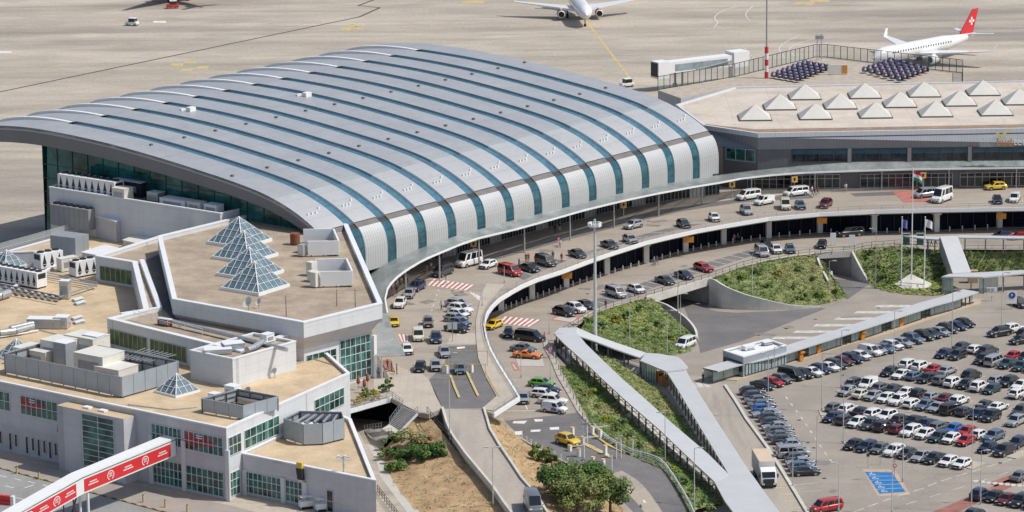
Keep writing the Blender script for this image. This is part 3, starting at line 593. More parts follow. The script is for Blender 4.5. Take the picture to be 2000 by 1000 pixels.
# gable ends
def gable(s,sgn):
    b=MB()     # rolled rim and dark fascia
    IV=[i for i in range(len(PV)) if PV[i].z>20.0]
    lo=lambda i: max(PV[i].z-2.6-.6*min(1,PV[i].x/50.),PV[i].z-3.4)
    for i,j in zip(IV,IV[1:]):
        b.face([RP(s,PV[i].x,PV[i].z),RP(s,PV[j].x,PV[j].z),RP(s,PV[j].x,PV[j].z-.75),RP(s,PV[i].x,PV[i].z-.75)],1)
        b.face([RP(s-.12*sgn,PV[i].x,PV[i].z-.75),RP(s-.12*sgn,PV[j].x,PV[j].z-.75),RP(s-.5*sgn,PV[j].x,lo(j)),RP(s-.5*sgn,PV[i].x,lo(i))],0)
        b.face([RP(s-.5*sgn,PV[i].x,lo(i)),RP(s-.5*sgn,PV[j].x,lo(j)),RP(s-3.2*sgn,PV[j].x,lo(j)),RP(s-3.2*sgn,PV[i].x,lo(i))],0)
    b.put('fascia',[M['fascia'],M['rimm']],HALL)
    b=MB(); IV=[i for i in range(len(PV)) if PV[i].x<73]
    g=s-2.4*sgn; top=[(PV[i].x+.6,min(lo(i),PV[i].z-.9)+.02) for i in IV if PV[i].z>12]
    P=[RP(g,.6,ZA)]+[RP(g,u,z) for u,z in top]+[RP(g,73.5,ZA)]
    b.face(P if sgn<0 else list(reversed(P))); b.put('gable_glazing',M['glasst'],HALL)
    b=MB()
    for k in range(1,18):
        u=73.5-k*4.0; z=next((z for uu,z in reversed(top) if uu<=u),top[-1][1])
        b.bar(RP(g+.08*sgn,u,ZA),RP(g+.08*sgn,u,z),.14,.12,up=AN)
    for k in range(1,9):
        z=ZA+k*2.6; us=[uu for uu,zz in top if zz>z]
        if us: b.bar(RP(g+.08*sgn,min(us),z),RP(g+.08*sgn,73.5,z),.10,.1)
    b.put('glazing_frame',mat('teal_mullion',(.03,.07,.07),.4,var=.05) if sgn<0 else bpy.data.materials['teal_mullion'],HALL)
gable(S0,-1); gable(S1,1)
b=MB(); b.face([RP(S0+2.4,73.5,ZA),RP(S1-2.4,73.5,ZA),RP(S1-2.4,73.5,29),RP(S0+2.4,73.5,29)]); b.put('apron_glazing',M['glasst'],HALL)
for s in (2.3,5.4):          # small roof hatches
    s*=PITCH; i=min(range(len(PV)),key=lambda i:abs(PV[i].x-62+ (s>20)*6)); u,z=sect(i,.3)
    b=MB(); c=RP(s+PITCH*.4,u,z); b.box(c,(1.6,1.1,.9),A_AX); b.box(c+Vector((-1.6,.4,-.1)),(1.2,.5,.4),A_AX); b.put('roof_hatch',M['white'],HALL)
# shop fronts stand back below the hall, following the curve of the pavement
sk=[v for v in swk[2:11]]
def offset_in(A,off):
    out=[]
    for i,p in enumerate(A):
        d=(A[min(i+1,len(A)-1)]-A[max(i-1,0)]); d.z=0; d.normalize(); out.append(p+Vector((-d.y,d.x,0))*off)
    return out
SF=smooth(offset_in(sk,4.6),3); n=26
for k in range(n):
    p,q=plerp(SF,k/n),plerp(SF,(k+1)/n); b=MB(); b.face([p+Vector((0,0,.15)),q+Vector((0,0,.15)),q+Vector((0,0,4.4)),p+Vector((0,0,4.4))]); b.put('shopfront',M['glassd'] if k%4 else M['steel'],HALL)
    b=MB(); d=(q-p).normalized(); o=Vector((d.y,-d.x,0))*.06
    for t in range(4): r=p.lerp(q,t/4)+o; b.bar(r+Vector((0,0,.15)),r+Vector((0,0,4.2)),.24 if t==0 else .09,.1,up=d)
    for z in (.3,2.4,3.4): b.bar(p+o+Vector((0,0,z)),q+o+Vector((0,0,z)),.12,.1)
    b.put('shopfront_frame',M['steel'],HALL)
b=MB(); b.face([RP(S0,-.02,13.62),RP(S1,-.02,13.62),RP(S1,16,13.62),RP(S0,16,13.62)]); b.put('soffit',M['wallp'],HALL)
# ------------------------------------------------------------------ right hand terminal with the white roof
FA=at(1480,292,17.7); FBv=at(2000,286,17.7); FD=(FBv-FA); FD.z=0; FD.normalize(); FN=Vector((FD.y,-FD.x,0))   # FN towards the viewer
if FN.y>0: FN=-FN
def FP(t,z,o=0): return Vector((FA.x,FA.y,0))+FD*t+FN*o+Vector((0,0,z))
tx=lambda px,py=290,z=17.7: (on_plane(px,py,FA,FN)-FA).dot(FD)
ANX=empty('terminal_annex',FP(30,ZA,-20),0,'long low terminal wing with flat pale roof and dark glazed front at right','terminal building')
TR=75; C0=FP(0,0); C2=at(1412,286,17.7); C2=Vector((C2.x,C2.y,0))
UP=[at(2150,247,21.2),at(1480,259.5,21.2),at(1376,244,21.2),at(1322,204,21.2),at(1436,170,21.2),at(2150,154,21.2)]
UP=[Vector((p.x,p.y,0)) for p in UP]
b=MB(); b.prism(UP,20.2,20.85,0,1); b.put('roof',[M['wallp'],mat('pale_roof_membrane',(.50,.43,.35),.85,var=.1,scale=.12,fine=1.5,tint=(.56,.495,.42),stain=[(.1,.3,.55,.75,(.4,1.5,1),0),(.5,.3,.65,.76,(1,1,1),0)],lines=[(9.0,.15,.2,'X')])],ANX)
b=MB()
for i in range(5):
    p,q=UP[i],UP[i+1]; d=(q-p).normalized(); n=Vector((-d.y,d.x,0))
    b.obox((p+q)/2+Vector((0,0,20.75)),(q-p)/2,n*.25,Vector((0,0,.45)))
b.put('parapet',mat('light_grey_parapet',(.62,.63,.66),.5,var=.05,scale=.4,lines=(1.0,.05,.35,0.06)),ANX)
b=MB(); b.strip([p+Vector((0,0,20.9)) for p in (UP[2].lerp(UP[3],.04),UP[1]+Vector((0,.9,0)),UP[0]+Vector((0,.9,0)))],[p+Vector((0,0,20.9)) for p in (UP[2].lerp(UP[3],.14),UP[1]+Vector((0,5.4,0)),UP[0]+Vector((0,5.4,0)))]); b.put('roof_gutter',mat('brown_roof_stain',(.27,.19,.13),.9,var=.25,scale=.5),ANX)
lowp=[FP(TR,0),C0,C2,Vector((C2.x,C2.y,0))+Vector((-3,12,0)),FP(TR,0,-40)]
def vband(b,P,z0,z1,mi=0):
    for i in range(len(P)-1): b.face([Vector((P[i].x,P[i].y,z0)),Vector((P[i+1].x,P[i+1].y,z0)),Vector((P[i+1].x,P[i+1].y,z1)),Vector((P[i].x,P[i].y,z1))],mi)
b=MB(); vband(b,lowp[:4],ZD,17.75); b.put('wall',mat('anthracite_cladding',(.12,.118,.125),.5,var=.08,scale=.3,lines=[(.9,.05,.4,'X'),(1.1,.05,.3,'Z')]),ANX)
b=MB(); T=[UP[0],UP[1],UP[2]]; Lw=[FP(TR,0,.05),C0+FN*.05,C2]
for i in range(2): b.face([Vector((Lw[i].x,Lw[i].y,17.7)),Vector((Lw[i+1].x,Lw[i+1].y,17.7)),Vector((T[i+1].x,T[i+1].y,20.3)),Vector((T[i].x,T[i].y,20.3))])
b.put('sloped_fascia',mat('grey_sloped_cladding',(.235,.245,.265),.5,metal=.15,var=.06,scale=.3,lines=[(.62,.06,.4,'X')]),ANX)
wins=[(1547,1655),(1663,1772),(1781,1890),(1900,2006),(2016,2120)]
for x0,x1 in wins:
    t0,t1=tx(x0),tx(x1); b=MB()
    for z in (15.1,17.55): b.bar(FP(t0,z,.1),FP(t1,z,.1),.16,.16)
    n=4
    for k in range(n+1): t=lerp(t0,t1,k/n); b.bar(FP(t,15.1,.1),FP(t,17.55,.1),.12,.12,up=FD)
    w=b.put('window',M['steeld'],ANX); b=MB(); b.face([FP(t0,15.1,.06),FP(t1,15.1,.06),FP(t1,17.55,.06),FP(t0,17.55,.06)]); b.put('pane',M['glassd'] if x0>1545 else M['glass'],w)
    b=MB(); b.face([FP(t0,16.6,.075),FP(t1,16.6,.075),FP(t1,17.5,.075),FP(t0,17.5,.075)]); b.put('upper_pane',mat('blue_reflective_pane',(.03,.09,.13),.1,var=.3,scale=.3) if x0<1550 else bpy.data.materials['blue_reflective_pane'],w)
    b=MB(); tp=t1+(tx(x1+8)-t1)*.5; b.box(FP(tp,16.3,.1),(.75,.5,2.9)); b.put('pilaster',mat('grey_pilaster',(.22,.22,.235),.5,var=.06) if x0<1550 else bpy.data.materials['grey_pilaster'],ANX)
d2=(C2-C0); q0=C0+d2*.08+FN*.12; q1=C0+d2*.93+Vector((.1,-.1,0))
b=MB(); 
for z in (15.1,17.55): b.bar(q0+Vector((0,0,z)),q1+Vector((0,0,z)),.16,.16)
for k in range(4): p=q0.lerp(q1,k/3); b.bar(p+Vector((0,0,15.1)),p+Vector((0,0,17.55)),.12,.12,up=FD)
w=b.put('window',M['grey'],ANX); b=MB(); e=Vector((0,.02,0)); b.face([q1+e+Vector((0,0,15.1)),q0+e+Vector((0,0,15.1)),q0+e+Vector((0,0,17.55)),q1+e+Vector((0,0,17.55))]); b.put('pane',M['glass'],w)
for x0,x1,mm in ((1460,1545,'steel'),(1552,1640,'steel'),(1680,1860,'glassd'),(1875,2120,'wallp')):   # ground floor fronts
    t0,t1=tx(x0,345,11.5),tx(x1,345,11.5); b=MB(); b.face([FP(t0,ZD+.2,.12),FP(t1,ZD+.2,.12),FP(t1,ZD+3,.12),FP(t0,ZD+3,.12)]); b.put('shopfront',M['glassd'],ANX)
    b=MB(); n=int((t1-t0)/1.4)
    for k in range(n+1): t=lerp(t0,t1,k/n); b.bar(FP(t,ZD+.2,.2),FP(t,ZD+3,.2),.12,.1,up=FD)
    for z in (.3,2.2,3): b.bar(FP(t0,ZD+z,.2),FP(t1,ZD+z,.2),.14,.1)
    b.put('shopfront_frame',M['steel'],ANX)
# ---- canopy over the pavement
cin=[(672,600),(700,552),(757,512),(815,487),(873,466),(931,449),(987,434),(1042,420.5),(1097,407),(1151,393),(1204,379),(1256,368),(1309,357),(1360,348),(1401,342)]
CI=[on_plane(x,y,RP(0,-.1,0),AN) for x,y in cin]
CI+= [on_plane(x,y,FP(0,0,.15),FN) for x,y in ((1480,332),(1560,324),(1668,316),(1800,315),(2000,313),(2150,312))]
cout=[(757,612),(752,585),(758,561),(768,549),(780,538),(798,525),(820,512),(840,502),(860,494),(890,481),(935,465),(1000,450),(1070,431),(1140,411),(1210,394),(1280,379),(1350,366),(1406,357),(1447,349),(1500,343),(1560,338),(1675,334),(1779,331),(2000,328),(2150,326)]
CO=[at(x,y,14.9 if x<1250 else lerp(14.9,13.7,min(1,(x-1250)/200.))) for x,y in cout]
N=60; ci=[plerp(CI,k/N) for k in range(N+1)]
co=[plerp(CO,k/N) for k in range(N+1)]
CAN=empty('glass_canopy',CO[10],0,'long curved greenish glass canopy over the departures pavement with a thin white edge','canopy')
b=MB(); b.strip(ci,co); b.strip([p-Vector((0,0,.12)) for p in ci],[p-Vector((0,0,.12)) for p in co]); b.put('glass_roof',M['canopy'],CAN)
b=MB()
for i in range(N): b.bar(co[i],co[i+1],.22,.3)
b.put('edge_rim',M['white'],CAN)
for i in range(2,N,2): MB().bar(ci[i]-Vector((0,0,.2)),co[i]-Vector((0,0,.2)),.14,.2).put('rafter',M['steel'],CAN)
for i in range(3,N,4):
    p=co[i].lerp(ci[i],.42); MB().cyl((p.x,p.y,ZD),(p.x,p.y,p.z-.15),.16,n=8).put('column',M['steel'],CAN)
hx=[(752,582),(757,610),(768,648),(792,694),(729,696),(735,640),(745,600)]
lc=[at(x,y,13.4) for x,y in hx]
c2=empty('entrance_canopy',lc[4],0,'sloping glass canopy in front of the tall green windows above the plaza','canopy')
b=MB(); b.prism([(p.x,p.y) for p in lc],13.25,13.4); b.put('glass_roof',M['canopy'],c2)
p=at(738,697,13.2); MB().cyl((p.x+.6,p.y+.6,ZD),(p.x+.6,p.y+.6,13.25),.12,n=8).put('column',M['white'],c2)
# ---- row of dark arches below the deck: hall front, columns, bollards
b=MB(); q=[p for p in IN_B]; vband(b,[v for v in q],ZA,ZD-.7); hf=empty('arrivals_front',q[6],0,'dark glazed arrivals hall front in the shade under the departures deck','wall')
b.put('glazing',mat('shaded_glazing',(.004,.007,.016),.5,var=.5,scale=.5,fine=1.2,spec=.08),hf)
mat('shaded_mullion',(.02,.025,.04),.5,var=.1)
for k in range(60):
    p=plerp(q,(k+.5)/60); MB().bar(p+Vector((.05,-.15,0)),p+Vector((.05,-.15,3.2)),.12,.1,up=Vector((0,1,0))).put('mullion',bpy.data.materials['shaded_mullion'],hf)
M['offw']=mat('white_concrete',(.70,.68,.63),.8,var=.08,scale=.5)
cols=[(978,607.5),(1038.5,585),(1105.5,562),(1185,536.5),(1262,514.5),(1338.6,492),(1413,477),(1501,465),(1601,456),(1707,454.5),(1829,453),(1952,445.5)]
first=None
for k,(x,y) in enumerate(cols):
    p=at(x,y,ZA); l='concrete column carrying the departures deck, '+ORD[k]+' from the near left end'
    c=empty('deck_column',p,0,l,'column','columns under the departures deck')
    MB().box((0,.3,2.05),(1.05,.7,4.1),R(20)).build('shaft',M['offw'],c); MB().box((0,.3,3.75),(1.5,1.3,.7),R(20)).build('capital',M['offw'],c)
for x,y,k in ((1107,537,2),(1345,467,5),(1605,430,8),(1955,421,11)):       # orange hanging hall signs
    p=at(x,y,ZD-1.6); s=empty('hall_sign',p,0,'orange hanging hall sign at the '+ORD[k]+' deck column from the left','sign','orange signs at the deck columns')
    MB().box((0,-.4,0),(1.9,.3,1.1)).build('panel',M['orange'],s); MB().box((0,-.4,.65),(.1,.1,.5)).build('hanger',M['steeld'],s)
bm=MB().cyl((0,0,0),(0,0,1.0),.13,n=8).mesh('bollard',M['lamp'])
k=0
segs=[pl([cols[i],cols[i+1]],ZA) for i in range(len(cols)-1)]
for i,(a,c) in enumerate(segs):
    n=5 if i<3 else 4
    for j in range(n):
        p=a.lerp(c,(j+1)/(n+1)); o=bpy.data.objects.new('bollard',bm); COL.objects.link(o); o.location=p+Vector((0,-.9,.13)); d=['first','second','third','fourth','fifth'][j]
        tag(o,f'pale bollard under the deck, {d} to the right of the {ORD[i]} deck column','bollard','bollards along the arrivals pavement')
# gate number lamps above the pavement
for i,(x,y,l) in enumerate(((925,477,'above the white minibus'),(1218,401,'above the pavement midway along the canopy'),(1430,361,'left of the two white vans'),(1552,351,'above the parked white minibus'),(1803,343,'behind the tricolour flag'))):
    p=at(x,y+4,12.0); s=empty('door_sign',p,0,'amber door number sign '+l,'sign','amber door number signs')
    MB().box((0,0,.5),(1.15,.4,1.15)).build('lantern',M['amber'],s); MB().box((0,-.21,.55),(.4,.04,.6)).build('symbol',M['trimb'],s); MB().cyl((0,.1,-2.5),(0,.1,0),.09,n=6).build('pole',M['lamp'],s)
# ---- pyramids on the pale roof
pym=[(855,1015,490),(1150,1308,484),(1440,1598,477),(1730,1888,470),(733,893,540),(1030,1188,536),(1322,1480,528),(1615,1773,521),(1910,2060,515),(610,772,592),(905,1067,587),(1200,1362,580),(1495,1657,574),(1790,1950,568)]
def pyr():
    b=MB(); h=3.2; b.add([(-h,-h,.25),(h,-h,.25),(h,h,.25),(-h,h,.25),(0,0,2.9)],[(0,1,4),(1,2,4),(2,3,4),(3,0,4)]); return b.mesh('cover',mat('pale_pyramid_sheet',(.58,.56,.51),.6,var=.06,scale=.4))
pm=pyr(); km=MB().box((0,0,.12),(6.6,6.6,.34)).mesh('kerb_frame',mat('dark_upstand',(.13,.12,.11),.8,var=.1))
rws=[('back',0,4),('middle',4,9),('front',9,14)]
for nm,i0,i1 in rws:
    for i in range(i0,i1):
        x0,x1,y=pym[i]; p=at(1200+(x0+x1)/5,y/2.5,20.85)+Vector((0,3.2,0))
        e=empty('roof_pyramid',p,0,f'pale pyramid rooflight, {ORD[i-i0]} from the left in the {nm} row on the flat roof','rooflight','pyramid rooflights on the pale roof')
        for mm,nn in ((pm,'cover'),(km,'kerb_frame')): o=bpy.data.objects.new(nn,mm); COL.objects.link(o); o.parent=e
# ---- sign lettering
def text_mesh(s,size,ext=.05,m=None,name='letters'):
    cu=bpy.data.curves.new(name,'FONT'); cu.body=s; cu.size=size; cu.extrude=ext; o=bpy.data.objects.new(name,cu); COL.objects.link(o)
    bpy.context.view_layer.update(); me=bpy.data.meshes.new_from_object(o.evaluated_get(bpy.context.evaluated_depsgraph_get())); bpy.data.objects.remove(o); me.name=name
    me.materials.clear(); me.materials.append(m); return me
SG=empty('terminal_sign',FP(tx(1911,270,19.6),18.2,2.2),0,'rooftop edge sign with orange and white letters and a yellow tick on a white lattice','sign')
ang=math.atan2(FD.y,FD.x)
gx=lambda px:tx(px,275,19.6)
def put_text(s,px,z,size,m,par):
    me=text_mesh(s,size,.08,m); o=bpy.data.objects.new('letters',me); COL.objects.link(o); o.parent=par; o.matrix_parent_inverse=Matrix.Translation(-par.location)
    o.matrix_basis=Matrix.Translation(FP(gx(px),z,2.3))@Matrix.Rotation(ang,4,'Z')@Matrix.Rotation(R(90),4,'X'); return o
put_text('bud:',1943,18.45,2.1,M['orange'],SG); put_text('terminal',1976,18.45,2.1,M['white'],SG)
b=MB(); t0,t1=gx(1911),gx(1978)
for k in range(9): z=18.15+k*.24; b.bar(FP(t0,z,2.15),FP(t1,z,2.15),.045,.045)
for k in range(int((t1-t0)/.42)): t=t0+k*.42; b.bar(FP(t,18.15,2.15),FP(t,20.07,2.15),.045,.045,up=FD)
b.put('lattice',M['frame'],SG)
b=MB(); P=[FP(gx(1943),20.9,2.3),FP(gx(1950),20.2,2.3),FP(gx(1971),21.6,2.3)]; b.bar(P[0],P[1],.45,.3,up=FN); b.bar(P[1],P[2],.32,.3,up=FN); b.put('tick_mark',mat('sign_yellow',(.75,.6,.12),.5,var=.05),SG)
# ---- observation terrace on the roof: deck, glazed fence, rows of seats, kiosk board
TZ=20.2
TP=[at(1285,176,TZ),at(1436,150,TZ),at(1592,112,TZ),at(1614,112,TZ),at(1880,143,TZ),at(1880,160,TZ),at(1436,170,TZ),at(1330,192,TZ)]
TER=empty('roof_terrace',TP[6],0,'raised wooden viewing terrace behind the pale roof','terrace')
b=MB(); b.prism([(p.x,p.y) for p in TP],ZA,TZ,0,1); b.put('deck',[M['wallp'],M['wood']],TER)
FEN=empty('terrace_fence',TP[2],0,'tall dark framed glass fence around the roof viewing terrace','fence')
fl=[TP[0],TP[1],TP[2],TP[3],TP[4],TP[5]]; fh=2.9
b=MB()
for p,q in zip(fl,fl[1:]):
    for h in (.1,fh): b.bar(p+Vector((0,0,h)),q+Vector((0,0,h)),.12,.12)
b.put('rail',M['steeld'],FEN)
b=MB()
for p,q in zip(fl,fl[1:]): b.face([p+Vector((0,0,.2)),q+Vector((0,0,.2)),q+Vector((0,0,fh-.15)),p+Vector((0,0,fh-.15))])
b.put('glass_panel',mat('clear_fence_glass',(.30,.36,.34),.1,var=.1,alpha=.28),FEN)
n=58
for k in range(n+1): p=plerp(fl,k/n); MB().bar(p,p+Vector((0,0,fh)),.13,.13,up=Vector((0,1,0))).put('post',M['steeld'],FEN)
b=MB()
for k in range(7):
    a0=R(k*30);a1=R((k+1)*30) if k<6 else None
    if a1: b.face([(-.45*math.cos(a0),-.5,.45+.75*math.sin(a0)),(-.45*math.cos(a1),-.5,.45+.75*math.sin(a1)),(-.45*math.cos(a1),.5,.45+.75*math.sin(a1)),(-.45*math.cos(a0),.5,.45+.75*math.sin(a0))])
sm_=b.mesh('hood',M['purple']); sb=MB().box((0,0,.38),(.9,.95,.14)).mesh('seat',M['steeld'])
def seats(x0,y0,x1,y1,sx,sy,nc,nr,lab):
    for r in range(nr):
        for c in range(nc):
            p=at(lerp(x0,x1,c/(nc-1))+sx*r,lerp(y0,y1,c/(nc-1))+sy*r,TZ)
            e=empty('hooded_chair',p,R(20),f'purple hooded terrace seat, {ORD[c]} from the left in the {ORD[r]} row of the {lab} block','chair','purple hooded terrace seats')
            e.scale=(1.3,1.25,1.25)
            for mm,nn in ((sm_,'hood'),(sb,'seat')): o=bpy.data.objects.new(nn,mm); COL.objects.link(o); o.parent=e
seats(1512,153,1572,130,11.5,2.0,7,5,'left'); seats(1690,143,1740,125,13.5,3.6,6,6,'right')
k=at(1636,146,TZ); kb=empty('terrace_board',k,0,'cream and orange advertising board on the roof terrace between the seat blocks','board')
MB().box((0,0,1.2),(4.3,.3,2.0)).build('panel',M['offwhite'],kb); MB().box((1.5,-.18,1.2),(1.1,.06,1.8)).build('orange_strip',M['orange'],kb)
for s in (-1.8,1.8): MB().box((s,0,.3),(.12,.2,.6)).build('leg',M['steeld'],kb)
k=at(1600,118,TZ); lm=empty('terrace_mast',k,0,'short lattice aerial mast at the corner of the roof terrace','mast')
b=MB()
for s in (-.5,.5):
    b.cyl((s,0,0),(s,0,6),.08,n=5)
for z in range(6): b.bar((-.5,0,z),(.5,0,z+1),.06)
b.build('lattice',M['steel'],lm); MB().box((0,0,5.2),(1.8,.6,.8)).build('aerial',M['grey'],lm)

for i in range(18):
    x=1688+i*6.2 if i<14 else 1812+(i-14)*20; p=at(x,361.5-(x-1690)*.012,ZD+.14); e=empty('restaurant_planter',p,0,f'leafy planter in front of the right terminal restaurant, {ORD[i]} from the left','planter','planters in front of the restaurant')
    MB().box((0,0,.3),(.9,.6,.6)).build('box',M['steeld'],e); b=MB(); rr=random.Random(i)
    for k in range(26):
        c=Vector((rr.uniform(-.45,.45),rr.uniform(-.3,.3),rr.uniform(.6,1.7))); a=rr.uniform(0,6.28); t=Vector((math.cos(a),math.sin(a),rr.uniform(-.5,.5)))*.22; w=Vector((-math.sin(a),math.cos(a),rr.uniform(0,1)))*.13; b.face([c-t,c+w,c+t,c-w],rr.choice([0,1]))
    b.build('foliage',LEAF[:2],e)
# ================================================================== stepped white building on the left
def V2(p): return Vector((p.x,p.y,0))
def ccw(P):
    a=sum(P[i].x*P[(i+1)%len(P)].y-P[(i+1)%len(P)].x*P[i].y for i in range(len(P))); return P if a>0 else list(reversed(P))
def inset(P,d):
    P=ccw(P); n=len(P); out=[]
    for i in range(n):
        a=(P[i]-P[i-1]).normalized();c=(P[(i+1)%n]-P[i]).normalized(); na=Vector((-a.y,a.x,0));nc=Vector((-c.y,c.x,0)); m=(na+nc)
        m/=max(.3,1+na.dot(nc)); out.append(P[i]+m*d)
    return out
def roofblock(par,P,z0,zr,zt,wm,rm,th=.55,cop='trim',name='wall'):
    P=ccw([V2(p) for p in P]); b=MB(); n=len(P)
    for i in range(n):
        j=(i+1)%n; b.face([P[i]+Vector((0,0,z0)),P[j]+Vector((0,0,z0)),P[j]+Vector((0,0,zt)),P[i]+Vector((0,0,zt))])
    I=inset(P,th)
    for i in range(n):
        j=(i+1)%n; b.face([I[j]+Vector((0,0,zr)),I[i]+Vector((0,0,zr)),I[i]+Vector((0,0,zt)),I[j]+Vector((0,0,zt))])
    b.put(name,M[wm],par)
    b=MB(); O=inset(P,-.06); I2=inset(P,th+.05)
    for i in range(n):
        j=(i+1)%n
        b.face([O[i]+Vector((0,0,zt+.06)),O[j]+Vector((0,0,zt+.06)),I2[j]+Vector((0,0,zt+.06)),I2[i]+Vector((0,0,zt+.06))])
        b.face([O[i]+Vector((0,0,zt-.14)),O[j]+Vector((0,0,zt-.14)),O[j]+Vector((0,0,zt+.06)),O[i]+Vector((0,0,zt+.06))])
        b.face([I2[j]+Vector((0,0,zt-.14)),I2[i]+Vector((0,0,zt-.14)),I2[i]+Vector((0,0,zt+.06)),I2[j]+Vector((0,0,zt+.06))])
    b.put('coping',M[cop],par)
    b=MB(); b.face([p+Vector((0,0,zr)) for p in inset(P,th-.02)]); b.put('roof',M[rm],par)
    return P
class Fac:
    def __init__(s,p,q):
        s.p=V2(p);s.d=(V2(q)-s.p);s.L=s.d.length;s.d.normalize(); n=Vector((s.d.y,-s.d.x,0)); s.n=n if n.y<0 else -n
    def P(s,t,z,o=0): return s.p+s.d*t+s.n*o+Vector((0,0,z))
    def t(s,px,py): return (on_plane(px,py,s.p,s.n)-s.p).dot(s.d)
    def z(s,px,py): return on_plane(px,py,s.p,s.n).z
def window(par,F,t0,t1,z0,z1,nx,nz,gm='glass',fm='frame',fw=.09,poster=None,name='window'):
    if t0>t1: t0,t1=t1,t0
    b=MB()
    for k in range(nx+1): t=lerp(t0,t1,k/nx); b.bar(F.P(t,z0,.07),F.P(t,z1,.07),fw,.1,up=F.d)
    for k in range(nz+1): z=lerp(z0,z1,k/nz); b.bar(F.P(t0,z,.07),F.P(t1,z,.07),.1,fw)
    w=b.put(name,M[fm],par)
    b=MB(); q=[F.P(t0,z0,.04),F.P(t1,z0,.04),F.P(t1,z1,.04),F.P(t0,z1,.04)]
    if (q[1]-q[0]).cross(q[2]-q[0]).dot(F.n)<0: q.reverse()
    b.face(q); b.put('pane',M[gm],w)
    if poster:
        a,c,zz0,zz1=poster; b=MB(); a=lerp(t0,t1,a);c=lerp(t0,t1,c); q=[F.P(a,zz0,.055),F.P(c,zz0+.3,.055),F.P(c,zz1-.9,.055),F.P(a,zz1,.055)]; b.face(q)
        for k in (0,1):
            tm=lerp(a,c,.45); b.face([F.P(tm-.7,zz0+1.15+k*.35,.06),F.P(tm+.5,zz0+1.15+k*.35,.06),F.P(tm+.5,zz0+1.3+k*.35,.06),F.P(tm-.7,zz0+1.3+k*.35,.06)],1)
        b.put('red_poster',[mat('red_poster_film',(.26,.02,.03),.4,var=.1) if 'red_poster_film' not in bpy.data.materials else bpy.data.materials['red_poster_film'],M['white']],w)
    return w
WG=empty('terminal_block',at(441.5,975,ZA),0,'stepped white panelled airport building with tan gravel roofs at lower left','building')
ZT=15.5
wp=[(-250,690),(441.5,836.5),(683,728.5),(640,690),(560,560),(330,470),(170,447),(0,494),(-250,572)]
WP=pl(wp,ZT); WP[0]=WP[1]+(at(0,745,ZT)-WP[1])*1.6; WP[-1]=WP[0]+Vector((25,75,0)); roofblock(WG,WP,ZA,15,ZT,'wallp','tan',.4)
F1=Fac(WP[1],WP[0]); F2=Fac(WP[1],WP[2])
# sunny side: lighter skin proud of the wall, sunlight put into its colour
b=MB(); b.face([F2.P(.02,ZA,.012),F2.P(F2.L,ZA,.012),F2.P(F2.L,ZT-.15,.012),F2.P(.02,ZT-.15,.012)]); b.put('sunlit_side_skin',M['wall'],WG)
t1=lambda x:F1.t(x,880); t2=lambda x,y=860:F2.t(x,y)
window(WG,F1,t1(361),t1(436),11.1,13.9,8,2,poster=(.98,.2,11.9,13.9))
window(WG,F1,t1(298),t1(356),11.1,13.9,7,2)
window(WG,F1,t1(363),t1(436),4.9,8.6,7,3); window(WG,F1,t1(298),t1(355),4.9,8.6,7,3)
window(WG,F1,t1(45),t1(116),11.1,14.0,7,2,poster=(1,.35,12.0,13.9)); window(WG,F1,t1(123),t1(137),11.1,14.0,2,2); window(WG,F1,t1(-30),t1(24),11.1,14.,5,2); window(WG,F1,t1(-120),t1(-40),11.1,14.,6,2)
for i,x in enumerate((-8,3,22,33,54,66,77,88,99,110)): window(WG,F1,t1(x-2.6),t1(x+2.6),4.9 if i in(2,4,6,8) else 5.6,7.6,1,1,'glassd','wallp',.12,name='door' if i in(2,4,6,8) else 'window')
window(WG,F1,t1(124),t1(137),4.6,7.6,1,1,'glassd','steel',.15,name='door')
b=MB(); b.face([F1.P(t1(137),ZA,.02),F1.P(t1(0),ZA,.02),F1.P(t1(-150),ZA,.02),F1.P(t1(-150),8.8,.02),F1.P(t1(137),8.8,.02)]); b.put('render_base',mat('plain_render',(.47,.46,.46),.8,var=.1,scale=.4),WG)
for x0,x1,nx in ((446,470,3),(477.5,545,6)): window(WG,F2,t2(x0,870),t2(x1,860),11.1,13.9,nx,2)
window(WG,F2,t2(614,790),t2(671,775),11.0,13.7,6,2)
window(WG,F2,t2(446,940),t2(468,935),4.9,8.5,3,3)
# stair tower bulging from the front
tw0,tw1=t1(138),t1(267); TWp=[F1.P(tw0,0,2.6),F1.P(tw1,0,2.6),F1.P(tw1,0,-.0),F1.P(tw0,0,-.0)]
# shift so the drawn front lies where the photo shows it
b=MB(); b.prism([(p.x,p.y) for p in TWp],ZA,14.6,0,1); b.put('stair_tower',[M['wallp'],M['tan']],WG)
F1b=Fac(TWp[0],TWp[1]); window(WG,F1b,F1b.t(163,880),F1b.t(224,880),5.2,14.2,2,10,name='stair_window')
for x in (185,215): p=F1.P(t1(x),14.75,1.2); MB().box(p,(1.3,.9,.25),R(-36)).put('rooflight',M['white'],WG)
# two hanging advertising boxes on the facades
def adbox(p,ang,lab):
    e=empty('wall_sign',p,ang,lab,'sign'); MB().box((0,0,.95),(1.0,.5,.85)).build('yellow_box',mat('sign_box_yellow',(.62,.45,.06),.5,var=.1) if 'sign_box_yellow' not in bpy.data.materials else bpy.data.materials['sign_box_yellow'],e)
    b=MB(); b.obox((0,0,-.35),Vector((.5,.0,0)),Vector((0,.25,0)),Vector((-.12,0,.85))); b.build('black_panel',M['darkb'],e); MB().box((.1,0,-1.35),(.75,.4,.3)).build('base_box',M['offwhite'],e)
adbox(F1.P(t1(125),10.9,.5),math.atan2(F1.d.y,F1.d.x),'black and yellow hanging wall sign above the service yard doors')
